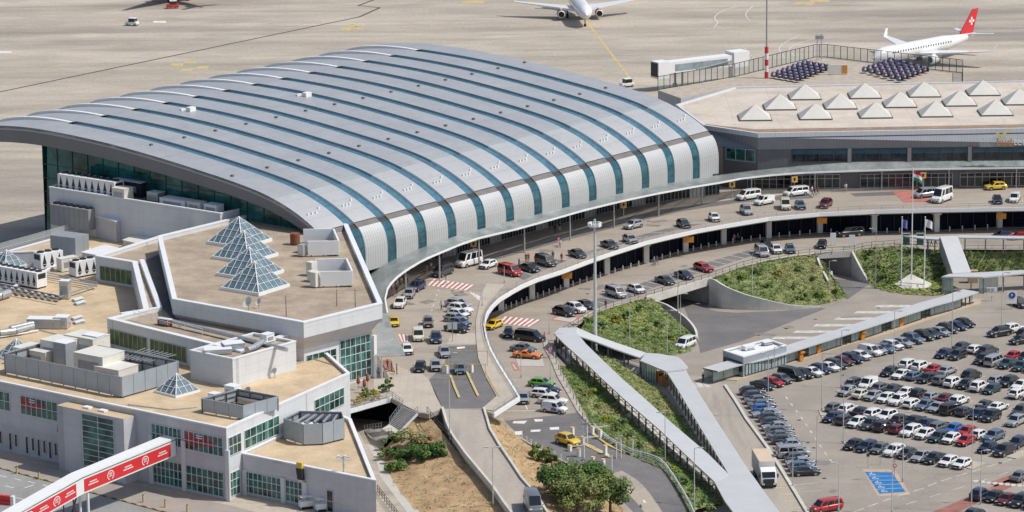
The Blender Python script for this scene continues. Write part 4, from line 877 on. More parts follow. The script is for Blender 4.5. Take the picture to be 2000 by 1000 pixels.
# ---- lower annex
AN_=[(474.5,886),(734,938.5),(686,818.5),(557,852)]
AP=pl(AN_,10.7); AP=[V2(p) for p in AP]; AP[3]=F2.P(F2.t(557,850),0,.0); st=F2.P(F2.t(474.5,886),0,.0); 
roofblock(WG,[AP[0],AP[1],AP[2],F2.P(F2.L*.86,0,-.3),F2.P(F2.t(474.5,890),0,-.3)],ZA,10.2,10.7,'wallp','tan',.45)
F3=Fac(AP[0],AP[1]); t3=lambda x:F3.t(x,930)
window(WG,F3,t3(477),t3(549),4.9,8.1,8,3); window(WG,F3,t3(558),t3(591),4.9,8.1,4,3)
window(WG,F3,t3(638),t3(650),4.6,7.8,1,2,'glassd','wallp',name='door')
F4=Fac(AP[1],AP[2]); b=MB(); b.face([F4.P(0.02,ZA,.012),F4.P(F4.L,ZA,.012),F4.P(F4.L,10.5,.012),F4.P(.02,10.5,.012)]); b.put('sunlit_side_skin',M['wall'],WG)  # annex sunny side: sunlight put into the lighter skin
for F,ts in ((F1,(t1(445),t1(359.5),t1(296),t1(120))),(F3,(.3,t3(553.5),t3(595)))):       # pale pilasters
    for t in ts: MB().box(F.P(t,8.4 if F is F1 else 6.4,.12),(.75,.35,7.7 if F is F1 else 3.8),math.atan2(F.d.y,F.d.x)).put('pilaster',mat('pilaster_white',(.60,.60,.61),.5,var=.04) if 'pilaster_white' not in bpy.data.materials else bpy.data.materials['pilaster_white'],WG)
adbox(F3.P(t3(590),9.9,.4),math.atan2(F3.d.y,F3.d.x),'black and yellow hanging wall sign on the low annex front')
# ---- second storey behind
UPp=[(186,500),(259,512),(281,604),(209,622),(470,686),(600,640),(520,420),(310,461)]
P2=pl(UPp,19.5); UB=empty('upper_block',V2(P2[3])+Vector((0,0,15)),0,'white upper storey with green strip windows on the tan roof below the six sided roof','building')
roofblock(UB,P2,14.9,18.8,19.5,'wall','brownroof',.8)
P2=[V2(p) for p in P2]
Fa=Fac(P2[3],P2[4]); Fb=Fac(P2[0],P2[1])
ta=lambda x,y=670:Fa.t(x,y)
window(UB,Fa,ta(216,655),ta(287,668),15.5,17.9,8,1,'glassg','grey',.07); window(UB,Fa,ta(294,670),ta(364,685),15.5,17.9,8,1,'glassg','grey',.07)
window(UB,Fb,Fb.t(196,535),Fb.t(257,540),15.5,17.9,6,1,'glassg','grey',.07)
b=MB(); p,q3=V2(at(277,507,19.5)),V2(at(312,600,19.5)); b.bar(p+Vector((0,0,19.2)),q3+Vector((0,0,19.2)),.8,.75); r3=V2(at(236,612,19.5)); b.bar(q3+Vector((0,0,19.18)),r3+Vector((0,0,19.18)),.8,.72); b.put('inner_parapet',M['trim'],UB)
b=MB(); b.flat([v+Vector((0,0,.03)) for v in pl([(284,508),(330,490),(352,640),(316,601)],18.8)]); b.put('slot_shadow_sheet',mat('slot_shadow_tone',(.10,.095,.092),.9,var=.2,scale=.3),UB)  # dark sheet paints the six sided block's shadow onto the slot roof
# ---- six sided roof block with glass pyramids
HP=[V2(p) for p in pl([(308,461),(337,584),(593,630),(746.5,592),(679,438),(514.5,411)],22)]
HX=empty('hexagon_block',HP[2]+Vector((0,0,15)),0,'six sided white block with brown gravel roof carrying four glass pyramids','building')
roofblock(HX,HP,19.5,21.2,22.0,'wall','brownroof',.7)
q=inset(HP,2.0); q=ccw(q)
b=MB(); b.prism([(p.x,p.y) for p in q],ZD-.1,19.6); b.put('recessed_wall',M['wall'],HX)
Hc=ccw(HP); b=MB()
for i in range(6):
    j=(i+1)%6; b.face([q[i]+Vector((0,0,17.0)),q[j]+Vector((0,0,17.0)),Hc[j]+Vector((0,0,19.55)),Hc[i]+Vector((0,0,19.55))])
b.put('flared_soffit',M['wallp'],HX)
iC=min(range(6),key=lambda i:(Hc[i]-HP[2]).length); Fc=Fac(q[iC],q[(iC+1)%6])
Fq=[Fac(q[i],q[(i+1)%6]) for i in range(6)]; Fc=min(Fq,key=lambda F:abs(F.d.x-.69)+abs(F.d.y-.72) if F.d.x>0 else 9)
window(HX,Fc,Fc.t(664,700),Fc.t(724,690),10.0,16.9,6,5); window(HX,Fc,Fc.t(598,690),Fc.t(656,680),13.6,15.9,5,2)
MB().box(Fc.P(Fc.t(729,690),13,.25),(.6,.6,7),math.atan2(Fc.d.y,Fc.d.x)).put('corner_pier',M['white'],HX)
cr=[at(300+x/3.124,400+y/3.124,21.2) for x,y in ((415,515),(640,555),(825,505))]
ctr=(cr[0]+cr[2])/2; e0=(cr[1]-ctr); e0=Vector((e0.x,e0.y,0)); ee=(cr[2]-ctr); ee=Vector((ee.x,ee.y,0)); rr=(e0.length+ee.length)/2; e0=e0.normalized()*rr; ee=Vector((-e0.y,e0.x,0)); 
if ee.x<0: ee=-ee
PC=[-ee,e0,ee,-e0]      # left, front, right, back
def pyramid(H,kerb,n,rad=1.0):
    Cn=[c*rad for c in PC]; A=Vector((0,0,kerb+H)); K=Vector((0,0,kerb))
    g=MB(); f=MB(); kb=MB()
    for i in range(4):
        p,q2=Cn[i]+K,Cn[(i+1)%4]+K
        g.face([p,q2,A])
        nn=(q2-p).cross(A-p).normalized()*.05
        f.bar(p+nn,A+nn,.12,.12)
        for k in range(1,n):
            m=p.lerp(q2,k/n); m2=m.lerp(A,1-abs(2*k/n-1)) if False else None
            # rafters run parallel to the face's fall line and stop at the hip
            mid=(p+q2)/2; fall=A-mid; s=1-abs(2*k/n-1); f.bar(m+nn,m+fall*s+nn,.065,.065)
        for k in range(1,n//2+1):
            s=k/(n//2+1); f.bar(p.lerp(A,s)+nn,q2.lerp(A,s)+nn,.065,.065)
        a,c=Cn[i]*1.06,Cn[(i+1)%4]*1.06
        kb.face([a,c,c+K,a+K]); kb.face([a+K,c+K,q2,p])
    return g,f,kb
M['pyrglass']=mat('pyramid_glass',(.12,.18,.21),.12,var=.3,scale=.8,fine=2,spec=.8)
g,f,kb=pyramid(4.0,.55,6); gm,fm,km2=g.mesh('glass',M['pyrglass']),f.mesh('frame',M['white']),kb.mesh('kerb',M['white'])
lefts=[(330,235),(360,325),(387,428),(415,515)]; base=at(300+415/3.124,400+515/3.124,21.2)
for i,(x,y) in enumerate(lefts):
    p=ctr+(at(300+x/3.124,400+y/3.124,21.2)-base); e=empty('glass_pyramid',p,0,f'large glass pyramid rooflight, {["rearmost","second from the rear","third from the rear","front one"][i]} of four on the six sided roof','rooflight','large glass pyramids on the six sided roof')
    for mm,nn in ((gm,'glass'),(fm,'frame'),(km2,'kerb')): o=bpy.data.objects.new(nn,mm); COL.objects.link(o); o.parent=e
g,f,kb=pyramid(2.6,.35,4,.62); gm2,fm2,km3=g.mesh('glass',M['pyrglass']),f.mesh('frame',M['white']),kb.mesh('kerb',M['white'])
for x,y,l in ((346,766,'beside the big grey plant screen'),(33,697,'at the left end of the big grey plant screen'),(14,520,'behind the long white chiller at the left edge')):
    e=empty('glass_pyramid',at(x,y,15),R(-8),'small glass pyramid rooflight '+l,'rooflight','small glass pyramids on the tan roof')
    for mm,nn in ((gm2,'glass'),(fm2,'frame'),(km3,'kerb')): o=bpy.data.objects.new(nn,mm); COL.objects.link(o); o.parent=e
# ---- white box block
BX=[V2(p) for p in pl([(370.5,684),(454,701),(578,666)],19.6)]; BX.append(BX[0]+BX[2]-BX[1])
WB=empty('plant_room',BX[1]+Vector((0,0,15)),0,'plain white panelled plant room box in the middle of the tan roof','building')
roofblock(WB,BX,14.95,19.2,19.6,'wall','brownroof',.35)
# ---- plant screens
def screen(lab,Pb,zb,h,m='greyp',post=2.6):
    Pb=ccw([V2(p) for p in Pb]); e=empty('plant_screen',Pb[0]+Vector((0,0,zb)),0,lab,'screen'); n=len(Pb)
    for i in range(n):
        p,q2=Pb[i],Pb[(i+1)%n]; L=(q2-p).length; k=max(1,round(L/post)); d=(q2-p)/L
        b=MB()
        for j in range(k):
            a=p+d*(L*j/k+.04);c=p+d*(L*(j+1)/k-.04); b.bar(a+Vector((0,0,zb+.25+h/2)),c+Vector((0,0,zb+.25+h/2)),.12,h-.02)
        b.put('screen_panel',M[m],e)
        b=MB()
        for j in range(k+1): a=p+d*(L*j/k); nn=Vector((-d.y,d.x,0)); b.bar(a+nn*.25+Vector((0,0,zb)),a+nn*.25+Vector((0,0,zb+h)),.12,.12,up=d)
        for z in (.4,h*.6,h): b.bar(p+Vector((0,0,zb+z))+Vector((-d.y,d.x,0))*.2,q2+Vector((0,0,zb+z))+Vector((-d.y,d.x,0))*.2,.1,.1)
        b.put('screen_frame',M['steeld'],e)
    return Pb
S=[at(9,730,15),at(238.5,778,15),at(350,746,15)]; S.append(S[0]+S[2]-S[1]); SB=screen('large grey panelled plant screen enclosing cream boxes on the tan roof',S,15,3.1)
S1_=screen('small grey plant screen with white fans at the tan roof corner',[at(393.5,806,15),at(474.5,821,15),at(545,802,15),at(393.5,806,15)+at(545,802,15)-at(474.5,821,15)],15,2.0)
S2_=screen('grey chamfered plant screen with open steel top on the low annex roof',[at(555,859,10.2),at(593,871,10.2),at(630.5,869.5,10.2),at(672.5,859,10.2),at(668,846,10.2),at(585,844,10.2)],10.2,3.1)
b=MB()
for k in range(1,6): 
    p=S2_[0].lerp(S2_[1],k/6) if False else at(560+k*18,862-0*k,10.2).lerp(at(585+k*14,846,10.2),0); q3=at(590+k*14,846,10.2); b.bar(V2(p)+Vector((0,0,13.1)),V2(q3)+Vector((0,0,13.1)),.3,.25)
tag(b.put('steel_beam_grid',M['duct']),'row of pale steel beams across the chamfered plant screen','beams')
def crate(px,py,z,d,ang,m,lab,nm='air_handling_unit',cat='roof unit',cap=True):
    p=at(px,py,z); e=empty(nm,p,ang,lab,cat)
    MB().box((0,0,d[2]/2+.12),(d[0],d[1],d[2])).build('casing',M[m],e)
    if cap:
        MB().box((0,0,.06),(d[0]*.96,d[1]*.96,.12)).build('base',M['steeld'],e); MB().box((0,0,d[2]+.16),(d[0]+.1,d[1]+.1,.08)).build('lid',M['trim' if m!='offwhite' else 'offwhite'],e)
        b=MB(); b.box((0,-d[1]/2-.02,d[2]*.55),(d[0]*.7,.04,d[2]*.45))
        b.build('louvre',M['grey'],e)
    return e
aw=math.atan2((SB[1]-SB[0]).y,(SB[1]-SB[0]).x); aw=R(-36)
for px,py,d,m,l in ((75,712,(7,4,2.6),'offwhite','wide low cream roof unit at the left in the big plant screen'),(118,712,(4.5,4,4.0),'offwhite','tall cream roof unit with grey cube, left of centre in the big plant screen'),(128,722,(2.6,2.4,4.4),'grey','grey ventilation cube in front of the tall cream unit'),(172,706,(6,4,4.2),'offwhite','tall cream roof unit at the rear of the big plant screen'),(186,708,(3,2.2,4.4),'grey','grey ventilation cube on the right of the rear cream unit'),(195,735,(6,5,3.8),'offwhite','cream roof unit nearest the front corner of the big plant screen'),(228,745,(5,4.5,2.4),'offwhite','low cream roof unit by the front corner of the big plant screen')):
    crate(px,py,15,d,aw,m,l)
b=MB(); P=[at(235,735,15),at(290,742,15),at(345,728,15),at(285,715,15)]
for k in range(8): t=k/7; b.bar(P[0].lerp(P[1],t)+Vector((0,0,2.9)),P[3].lerp(P[2],t)+Vector((0,0,2.9)),.12,.12)
b.put('deckplate',M['steel'],None); tag(bpy.data.objects['deckplate'],'steel grating lattice over the dark pit of the big plant screen','grating')
b=MB(); b.flat([p+Vector((0,0,.35)) for p in P]); tag(b.put('pit_cover',M['darkb']),'dark plant pit floor inside the big plant screen','pit')
crate(420,786,15,(1.6,1.3,1.3),aw,'white','small white roof unit at the left inside the small plant screen'); crate(455,778,15,(2.0,1.6,1.9),aw,'white','white fan unit at the rear of the small plant screen'); crate(500,790,15,(5,2.6,.9),aw,'duct','flat grey duct casing inside the small plant screen')
crate(600,852,10.2,(2.6,2.,1.8),aw,'grey','grey roof unit at the left inside the chamfered screen'); crate(640,856,10.2,(3,2,1.6),aw,'darkb','black roof unit at the right inside the chamfered screen')
def dish(px,py,z,r,lab,h=1.3):
    e=empty('satellite_dish',at(px,py,z),R(-70),lab,'satellite dish'); MB().cyl((0,0,0),(0,0,h),.07,n=6).build('mast',M['steel'],e)
    b=MB(); prof=[(r*k/5,.35*r*(k/5)**2) for k in range(6)]; b.lathe((0,0,0),[(max(.01,a),c) for a,c in prof],14); o=b.build('reflector',M['offwhite'],e); o.location=(0,0,h); o.rotation_euler=(R(55),0,R(20))
    MB().bar((0,0,h),(.0,-r*.9,h+r*.75),.05).build('feed_arm',M['steel'],e)
dish(486,606,21.2,.95,'large white satellite dish at the front edge of the six sided roof',1.2); dish(506,602,21.2,.6,'smaller cream dish right of the large dish on the six sided roof',1.0); dish(485,788,15,.75,'white satellite dish in the small plant screen',1.8); dish(537,738,15,.6,'small grey dish beside the white plant room',1.)
def pole(px,py,z,h,lab,nm='roof_aerial'):
    e=empty(nm,at(px,py,z),0,lab,'aerial'); MB().cyl((0,0,0),(0,0,h),.07,.04,n=6).build('pole',M['steeld'],e); b=MB()
    for k in range(3): b.bar((-.45+.1*k,0,h-.3-k*.4),(.45-.1*k,0,h-.3-k*.4),.05)
    b.build('crossbars',M['steel'],e)
pole(559,618,21.2,3.4,'thin tall roof aerial right of the front glass pyramid'); pole(658,598,21.2,2.8,'spidery roof aerial below the white units'); pole(694,600,21.2,3,'roof aerial by the right corner of the six sided roof')
for px in (300,356,410): pass
# white open topped units on the six sided roof
def openunit(fl,fr,bl,h,lab,mach):
    p,q3,r3=V2(at(*fl,21.2)),V2(at(*fr,21.2)),V2(at(*bl,21.2)); e=empty('cooling_unit',p+Vector((0,0,21.2)),0,lab,'roof unit'); s=r3-p
    Z=lambda v,z:v+Vector((0,0,21.2+z))
    for a,c,nm in ((p,q3,'front_panel'),(q3,q3+s,'side_panel'),(p+s,q3+s,'rear_panel')):
        b=MB(); b.bar(Z(a,h/2+.3),Z(c,h/2+.3),.3,h); b.put(nm,M['white'],e)
    b=MB()
    for t in (.1,.5,.9):
        for u in (0.05,.95): b.bar(Z(p+(q3-p)*t+s*u,0),Z(p+(q3-p)*t+s*u,.35),.2)
    b.put('leg',M['steeld'],e)
    b=MB(); b.bar(Z(p.lerp(q3,.05)+s*.5,.9),Z(p.lerp(q3,.95)+s*.5,.9),s.length*.6,.5); b.put('tray',M['grey'],e)
    for k in range(2): b=MB(); c=p+(q3-p)*(.35+.3*k)+s*.45; b.cyl(Z(c,1.0),Z(c,1.7),.55,n=10); b.put('fan',M['duct'],e)
    for t,u,dz,mm,rad in mach:
        c=p+(q3-p)*t+s*u
        if rad: MB().cyl(Z(c,.2),Z(c,dz),rad,n=12).put('tank',M[mm],e)
        else: MB().box(Z(c,dz/2+.2),(1.2,1.4,dz),R(-38)).put('pump_box',M[mm],e)
openunit((602,501.5),(662,500.5),(593,477.5),2.4,'white open topped cooling unit with rusty tank, rear one on six sided roof',[(-.28,1.0,2.0,'rust',.85),(-.12,.35,1.4,'darkb',0),(-.16,.05,1.9,'duct',0)])
openunit((626,562),(688.5,560.5),(616,537),2.4,'white open topped cooling unit with cream boxes, front one on six sided roof',[(-.12,.95,2.2,'offwhite',0),(-.16,.5,1.6,'offwhite',0),(-.14,.05,2.4,'offwhite',0)])
# ducts on the white plant room and the roofs
def duct(P,r,lab,m='duct',z=0,sup=True):
    b=MB(); P3=[at(x,y,zz) for x,y,zz in P]; e=empty('duct',P3[0],0,lab,'duct')
    for i in range(len(P3)-1): b.cyl(P3[i],P3[i+1],r,n=10)
    b.put('pipe',M[m],e); b=MB()
    for p in P3[:-1]: b.bar(p-Vector((0,0,r+.3)),p,.12)
    b.put('bracket',M['steeld'],e)
duct([(512,668,19.9),(496,678,19.9),(482,683,19.9)],.5,'silver duct bending across the white plant room roof'); crate(455,684,19.2,(3.2,2.2,1.1),R(20),'grey','grey fan casing in the middle of the white plant room roof'); crate(425,690,19.2,(4.2,2.4,.7),R(10),'duct','low silver manifold on the white plant room roof'); crate(522,668,19.2,(1.8,1.4,1.2),R(52),'white','white box on the right end of the white plant room roof')
duct([(0,650,15.9),(30,646,15.9),(64,637,15.9)],.55,'fat silver pipe, lower of two lying on the tan roof at the left edge'); duct([(20,642,15.9),(45,636,15.9),(64,632,15.9)],.5,'fat silver pipe, upper of two lying on the tan roof at the left edge')
crate(88,640,15,(5.5,2.2,1.5),R(-6),'brown' if 'brown' in M else 'steel','rusty framed duct section between the silver pipes and grey box'); crate(122,640,15,(2.2,2.2,1.8),R(-10),'duct','pale grey box at the end of the duct on the tan roof')
duct([(0,658,15.3),(40,652,15.3),(75,645,15.3)],.12,'thin pale pipe along the tan roof at the left edge','trim')
duct([(-40,585,15.8),(0,578,15.8),(18,572,15.8)],.7,'silver round duct at the left edge below the long chiller')
for i,(x,y) in enumerate(((152,588),(156,595),(150,624),(154,632))):
    e=empty('roof_hatch',at(x,y,15),R(30),'small white roof hatch, '+['rearmost of four','second of four from the rear','third of four from the rear','front one of four']['0123'.index(str(i))]+' on the open tan roof','roof hatch','small white hatches on the tan roof'); MB().box((0,0,.14),(1.7,1.2,.28)).build('kerb',M['grey'],e); MB().obox((.1,0,.42),Vector((.8,0,.12)),Vector((0,.55,0)),Vector((0,0,.06))).build('lid',M['white'],e)
# chillers with black V shaped coil openings
def chiller(px,py,z,L,Wd,H,ang,n,lab,m='white'):
    e=empty('chiller',at(px,py,z),ang,lab,'chiller'); MB().box((0,0,H/2+.3),(L,Wd,H)).build('casing',M[m],e)
    b=MB(); pz=L/n
    for s in (-1,1):
        for k in range(n):
            x=-L/2+(k+.5)*pz; y=s*(Wd/2+.02); q3=[(x-pz*.28,y,.3+H*.30),(x+pz*.28,y,.3+H*.30),(x,y,.3+H*.92)]; q4=[(x-pz*.28,y,.3+H*.26),(x+pz*.28,y,.3+H*.26),(x,y,.3+H*.06)]
            b.face(q3 if s<0 else q3[::-1]); b.face(q4[::-1] if s<0 else q4)
    for s in (-1,1): b.face([(s*(L/2+.02),-Wd*.38*s,.3+H*.55),(s*(L/2+.02),Wd*.38*s,.3+H*.55),(s*(L/2+.02),Wd*.38*s,.3+H*.9),(s*(L/2+.02),-Wd*.38*s,.3+H*.9)])
    b.build('coil_opening',M['darkb'],e)
    b=MB()
    for k in range(n): b.cyl((-L/2+(k+.5)*pz,0,H+.3),(-L/2+(k+.5)*pz,0,H+.52),min(pz,Wd)*.42,n=10)
    b.build('fan_cowl',M['darkb'],e); MB().box((0,0,.15),(L*.98,Wd*.9,.3)).build('skid',M['steeld'],e)
chiller(22,552,15,15,2.4,2.6,R(-38),11,'long white chiller with black openings at the left edge of the tan roof'); chiller(95,523,15,4.6,2.4,2.7,R(40),3,'short white chiller nearer the left, beside the grey block'); chiller(163,538,15,4.4,2.3,2.6,R(40),3,'short white chiller standing against the green windowed storey'); crate(132,528,15,(3.4,1.6,2.2),R(40),'offwhite','cream open cabinet between the two short chillers')
crate(137,498,15,(5.5,4,3.6),R(-30),'grey','plain blue grey plant block on the tan roof rear',cap=False); crate(128,583,15,(1.6,1.5,3.0),R(-12),'duct','upright pale duct shaft standing on the tan roof')
e=empty('cable_tray',at(60,560,15),0,'dark steel pipe rack running across the tan roof beside the chillers','pipe rack')
b=MB(); 
for o in (0,1.2,2.4): b.bar(at(-10,552+o*5,15.7),at(115,578+o*4,15.7),.25,.15); b.bar(at(80,530+o*4,15.7),at(190,552+o*3,15.7),.25,.15)
b.bar(at(115,580,15.7),at(188,556,15.7),.3,.2); b.put('rail',M['steel'],e); b=MB()
for k in range(10): b.bar(at(-10+k*13,553+k*2.6,15.6),at(-2+k*13,566+k*2,15.6),.4,.2)
b.put('crossbar',M['steeld'],e)
# roof edge railing at the back
def fence(name,P,h,lab,m='steel',post=3.0,rails=(.5,1.0),infill=None,cat='railing',th=.06):
    e=empty(name,P[0],0,lab,cat); b=MB()
    for i in range(len(P)-1):
        for r in rails: b.bar(P[i]+Vector((0,0,h*r)),P[i+1]+Vector((0,0,h*r)),th,th)
    b.put('rail',M[m],e); L=plen(P); n=max(1,min(95,round(L/post)))
    for k in range(n+1): p=plerp(P,k/n); MB().bar(p,p+Vector((0,0,h)),th*1.3,th*1.3,up=Vector((0,1,0))).put('post',M[m],e)
    if infill:
        b=MB()
        for i in range(len(P)-1): b.face([P[i]+Vector((0,0,.1)),P[i+1]+Vector((0,0,.1)),P[i+1]+Vector((0,0,h*.95)),P[i]+Vector((0,0,h*.95))])
        b.put('infill',infill,e)
    return e
M['mesh']=mat('fence_mesh',(.60,.61,.62),.5,var=.05,alpha=.42)
fence('roof_railing',pl([(-120,536),(0,496),(55,481),(168,449)],15.1),1.9,'white mesh railing along the rear edge of the tan roof','lamp',3,(.5,1),M['mesh'])
fence('roof_railing',pl([(262,617),(395,654)],19.5),1.0,'thin white railing on the upper storey edge below the six sided roof','trim',4)
crate(322,636,18.8,(2.4,.8,1.0),R(-36),'rust','rusty bench shaped bracket on the upper storey roof'); duct([(330,626,19.6),(480,662,19.6),(560,683,19.6)],.35,'long grey duct behind the white plant room','duct')
# ---- rear plant building between the hall and the tan roof
RB=[V2(p) for p in pl([(96,365),(430,417),(486,404),(150,348)],23)]
PB=empty('rear_plant_building',RB[0]+Vector((0,0,ZA)),0,'pale windowless plant building in front of the teal glass gable wall','building')
roofblock(PB,RB,ZA,22.3,23,'wall','darkroof',.4)
Fr=Fac(RB[0],RB[1]); ang=math.atan2(Fr.d.y,Fr.d.x)
t0,t1_=Fr.t(111,410),Fr.t(186,425)
b=MB(); b.obox(Fr.P((t0+t1_)/2,18.4,.9),Fr.d*(t1_-t0)/2,Fr.n*.85,Vector((0,0,1.9))); b.put('louvre_box',mat('louvre_grey',(.27,.28,.285),.6,var=.08,lines=[(1.25,.12,.5,R(-40))]),PB)
b=MB()
for k in range(6): b.obox(Fr.P(lerp(t0,t1_,(k+.5)/6),20.45,.8),Fr.d*.5,Fr.n*.4,Vector((0,0,.2)))
b.put('vent_cap',M['darkb'],PB)
chiller(178,378,22.3,14,2.6,2.8,ang,9,'long white chiller with black openings on the rear plant building'); crate(258,380,22.3,(7,3,2.6),ang,'darkb','dark louvred cooler beside the long rear chiller'); crate(240,391,22.3,(3.0,2.4,2.2),ang,'offwhite','cream end unit right of the long rear chiller')
crate(305,392,22.3,(2.6,2,1.5),ang,'duct','small silver unit in the row on the rear plant building, nearest the dark cooler'); crate(345,402,22.3,(6,2.4,1.2),ang,'white','white ribbed casing on the rear plant building roof'); crate(385,409,22.3,(3,2,1.3),ang,'offwhite','cream unit on the rear plant building, second from the right end'); crate(418,414,22.3,(3,2,1.3),ang,'white','white unit at the right end of the rear plant building'); crate(128,362,22.3,(1.6,1.6,1.6),ang,'offwhite','single cream box at the left end of the rear plant building')
e=empty('vent_stack',at(274,410,13.3),0,'pair of pale bent vent pipes on the front wall of the rear plant building','vent pipe')
for s in (0,1.1): b=MB(); b.cyl((s,-.3,-6),(s,-.3,1.6),.28,n=8); b.cyl((s,-.3,1.6),(s+1.2,.6,2.0),.28,n=8); b.build('pipe',M['trim'],e)
pole(305,372,22.3,4.5,'upright vent stack beside the dark cooler on the rear plant building','vent_mast')
# boxes between
def block(P,z0,z1,lab,wm='wallp',rm='trim'):
    Pp=[V2(p) for p in pl(P,z1)]; e=empty('roof_block',Pp[0]+Vector((0,0,z0)),0,lab,'roof block'); b=MB(); b.prism([(p.x,p.y) for p in Pp],z0,z1-.15); b.put('wall',M[wm],e); b=MB(); b.prism([(p.x,p.y) for p in inset(Pp,-.12)],z1-.15,z1); b.put('cap',M[rm],e)
block([(186,421),(226,432),(266,418),(228,408)],15,19,'grey concrete roof block with a flat pale cap behind the six sided roof','wallp'); block([(268,426),(292,436),(342,415),(310,406)],17.6,18.6,'flat pale canopy slab on posts behind the six sided roof','wallp')
for x,y in ((272,452),(296,458),(335,440)): 
    p=at(x,y,15); tag(MB().cyl(p,p+Vector((0,0,2.6)),.12,n=6).put('canopy_post',M['steel']),'thin steel post under the pale canopy slab, at '+{272:'its left corner',296:'its front corner',335:'its right corner'}[x],'post')
block([(160,492),(200,500),(240,486),(205,478)],15,17.2,'low white roof block left of the concrete block','wallp'); block([(240,468),(290,480),(330,462),(285,452)],15,16.6,'low pale roof slab below the canopy on posts','wallp','offwhite')
# ---- boarding bridge with the red banners
Bs=F1.P(F1.t(345,889),F1.z(345,889),.1); bd=F1.n.copy(); bn=Vector((-bd.y,bd.x,0)); bn=bn if bn.x>0 else -bn
BR=empty('boarding_bridge',Bs,0,'white covered boarding bridge with red advertising banners running down from the low building','boarding bridge')
def onv(x,y): return on_plane(x,y,Bs,bn)
K0=Bs; K1=onv(162,965); K2=onv(20,1046); Hh=2.7; Wd=2.4
for p,q3,nm in ((K0,K1,'upper_tube'),(K1,K2,'lower_tube')):
    c=(p+q3)/2-bn*Wd/2+Vector((0,0,Hh/2)); b=MB(); b.obox(c,(q3-p)/2,bn*Wd/2,Vector((0,0,Hh/2))); b.put(nm,M['white'],BR)
    b=MB(); b.bar(p+Vector((0,0,Hh-.28))+bn*.02,q3+Vector((0,0,Hh-.28))+bn*.02,.05,.10); b.put('side_groove',M['glass'],BR)
def banner(p,q3,a,c,em):
    d=(q3-p); L=d.length; P0=p+d*a;P1=p+d*c; b=MB(); o=bn*.03; q=[P0+o+Vector((0,0,.22)),P1+o+Vector((0,0,.22)),P1+o+Vector((0,0,2.1)),P0+o+Vector((0,0,2.1))]
    if (q[1]-q[0]).cross(q[2]-q[0]).dot(bn)<0: q.reverse()
    b.face(q); ban=b.put('red_banner',M['red'],BR)
    b=MB(); o=bn*.06; e=d.normalized()
    def pt(s,z): return P0+e*s+o+Vector((0,0,z))
    LL=(P1-P0).length; n=em*2+1
    for k in range(n):
        s=LL*(k+.5)/n
        if k%2==0:
            for zz,ww,of in ((1.28,.75,-.15),(.92,1.05,.05)):
                for j in range(7): 
                    s0=s-ww+j*ww*2/7+of*0; qq=[pt(s0,zz),pt(s0+ww*.22,zz),pt(s0+ww*.22,zz+.2),pt(s0,zz+.2)]; b.face(qq if (qq[1]-qq[0]).cross(qq[2]-qq[0]).dot(bn)>0 else qq[::-1])
        else:
            for j in range(16):
                if j in (11,12): continue
                a0,a1=R(j*22.5),R((j+1)*22.5); qq=[pt(s+.72*math.cos(a0),1.15+.72*math.sin(a0)),pt(s+.72*math.cos(a1),1.15+.72*math.sin(a1)),pt(s+.58*math.cos(a1),1.15+.58*math.sin(a1)),pt(s+.58*math.cos(a0),1.15+.58*math.sin(a0))]; b.face(qq if (qq[1]-qq[0]).cross(qq[2]-qq[0]).dot(bn)>0 else qq[::-1])
            for zz in (.95,1.2,1.4): qq=[pt(s-.34,zz),pt(s+.34,zz),pt(s+.34,zz+.1),pt(s-.34,zz+.1)]; b.face(qq if (qq[1]-qq[0]).cross(qq[2]-qq[0]).dot(bn)>0 else qq[::-1])
    b.put('lettering',M['white'],ban)
banner(K0,K1,.06,.985,2); banner(K1,K2,.09,1.0,2)
for t in (.93,): 
    c=K0.lerp(K1,t)-bn*Wd/2
    for s in (-.8,.8): MB().cyl((c.x+bn.x*s,c.y+bn.y*s,ZA),(c.x+bn.x*s,c.y+bn.y*s,c.z),.2,n=8).put('leg',M['white'],BR)
c=K1.lerp(K2,.04)-bn*Wd/2; b=MB()
for s in (-1,1): b.bar(Vector((c.x,c.y,ZA))+bn*s,c-bn*s*.6,.18); b.bar(Vector((c.x,c.y,ZA))+bn*s+bd*1.2,c+bn*s+bd*1.2,.18)
b.put('trestle',M['steeld'],BR)
# ---- path, stairs, plaza terrace
sheet('footpath',[(716,868),(738,874),(768,941),(822,1004),(880,1075),(850,1090),(794,1000),(742,930),(735,900)],mat('pale_path_slabs',(.46,.44,.39),.85,var=.08,lines=[(3.,.08,.3,'Y')]),ZA,.02)
ST=empty('outdoor_stairs',at(790,815,ZA),0,'grey steel outdoor stairs with railings going down from the plaza','stairs')
def flight(a,c,e,f,n):
    A,B_,C_,D_=at(*a),at(*c),at(*e),at(*f)
    b=MB()
    for k in range(n):
        t0,t1=k/n,(k+1)/n; p=A.lerp(C_,t0);q=B_.lerp(D_,t0);r=B_.lerp(D_,t1);s=A.lerp(C_,t1); r.z=q.z;s.z=p.z; zz=Vector((0,0,A.lerp(C_,t1).z-p.z)); q2=[p,q,r,s]
        b.flat(q2); b.face([s,r,r+zz,s+zz])
    b.put('treads',M['concd'],ST)
    for p,q in ((A,C_),(B_,D_)):
        b=MB(); b.bar(p-Vector((0,0,.15)),q-Vector((0,0,.15)),.14,.4); b.put('stringer',M['white'],ST); b=MB()
        for h in (.5,1.): b.bar(p+Vector((0,0,h)),q+Vector((0,0,h)),.06)
        for k in range(7): t=k/6; b.bar(p.lerp(q,t),p.lerp(q,t)+Vector((0,0,1)),.06,.06,up=Vector((0,1,0)))
        b.put('handrail',M['steel'],ST)
flight((787,794,9.5),(816,806,9.5),(761,828,7.0),(782,841,7.0),14)
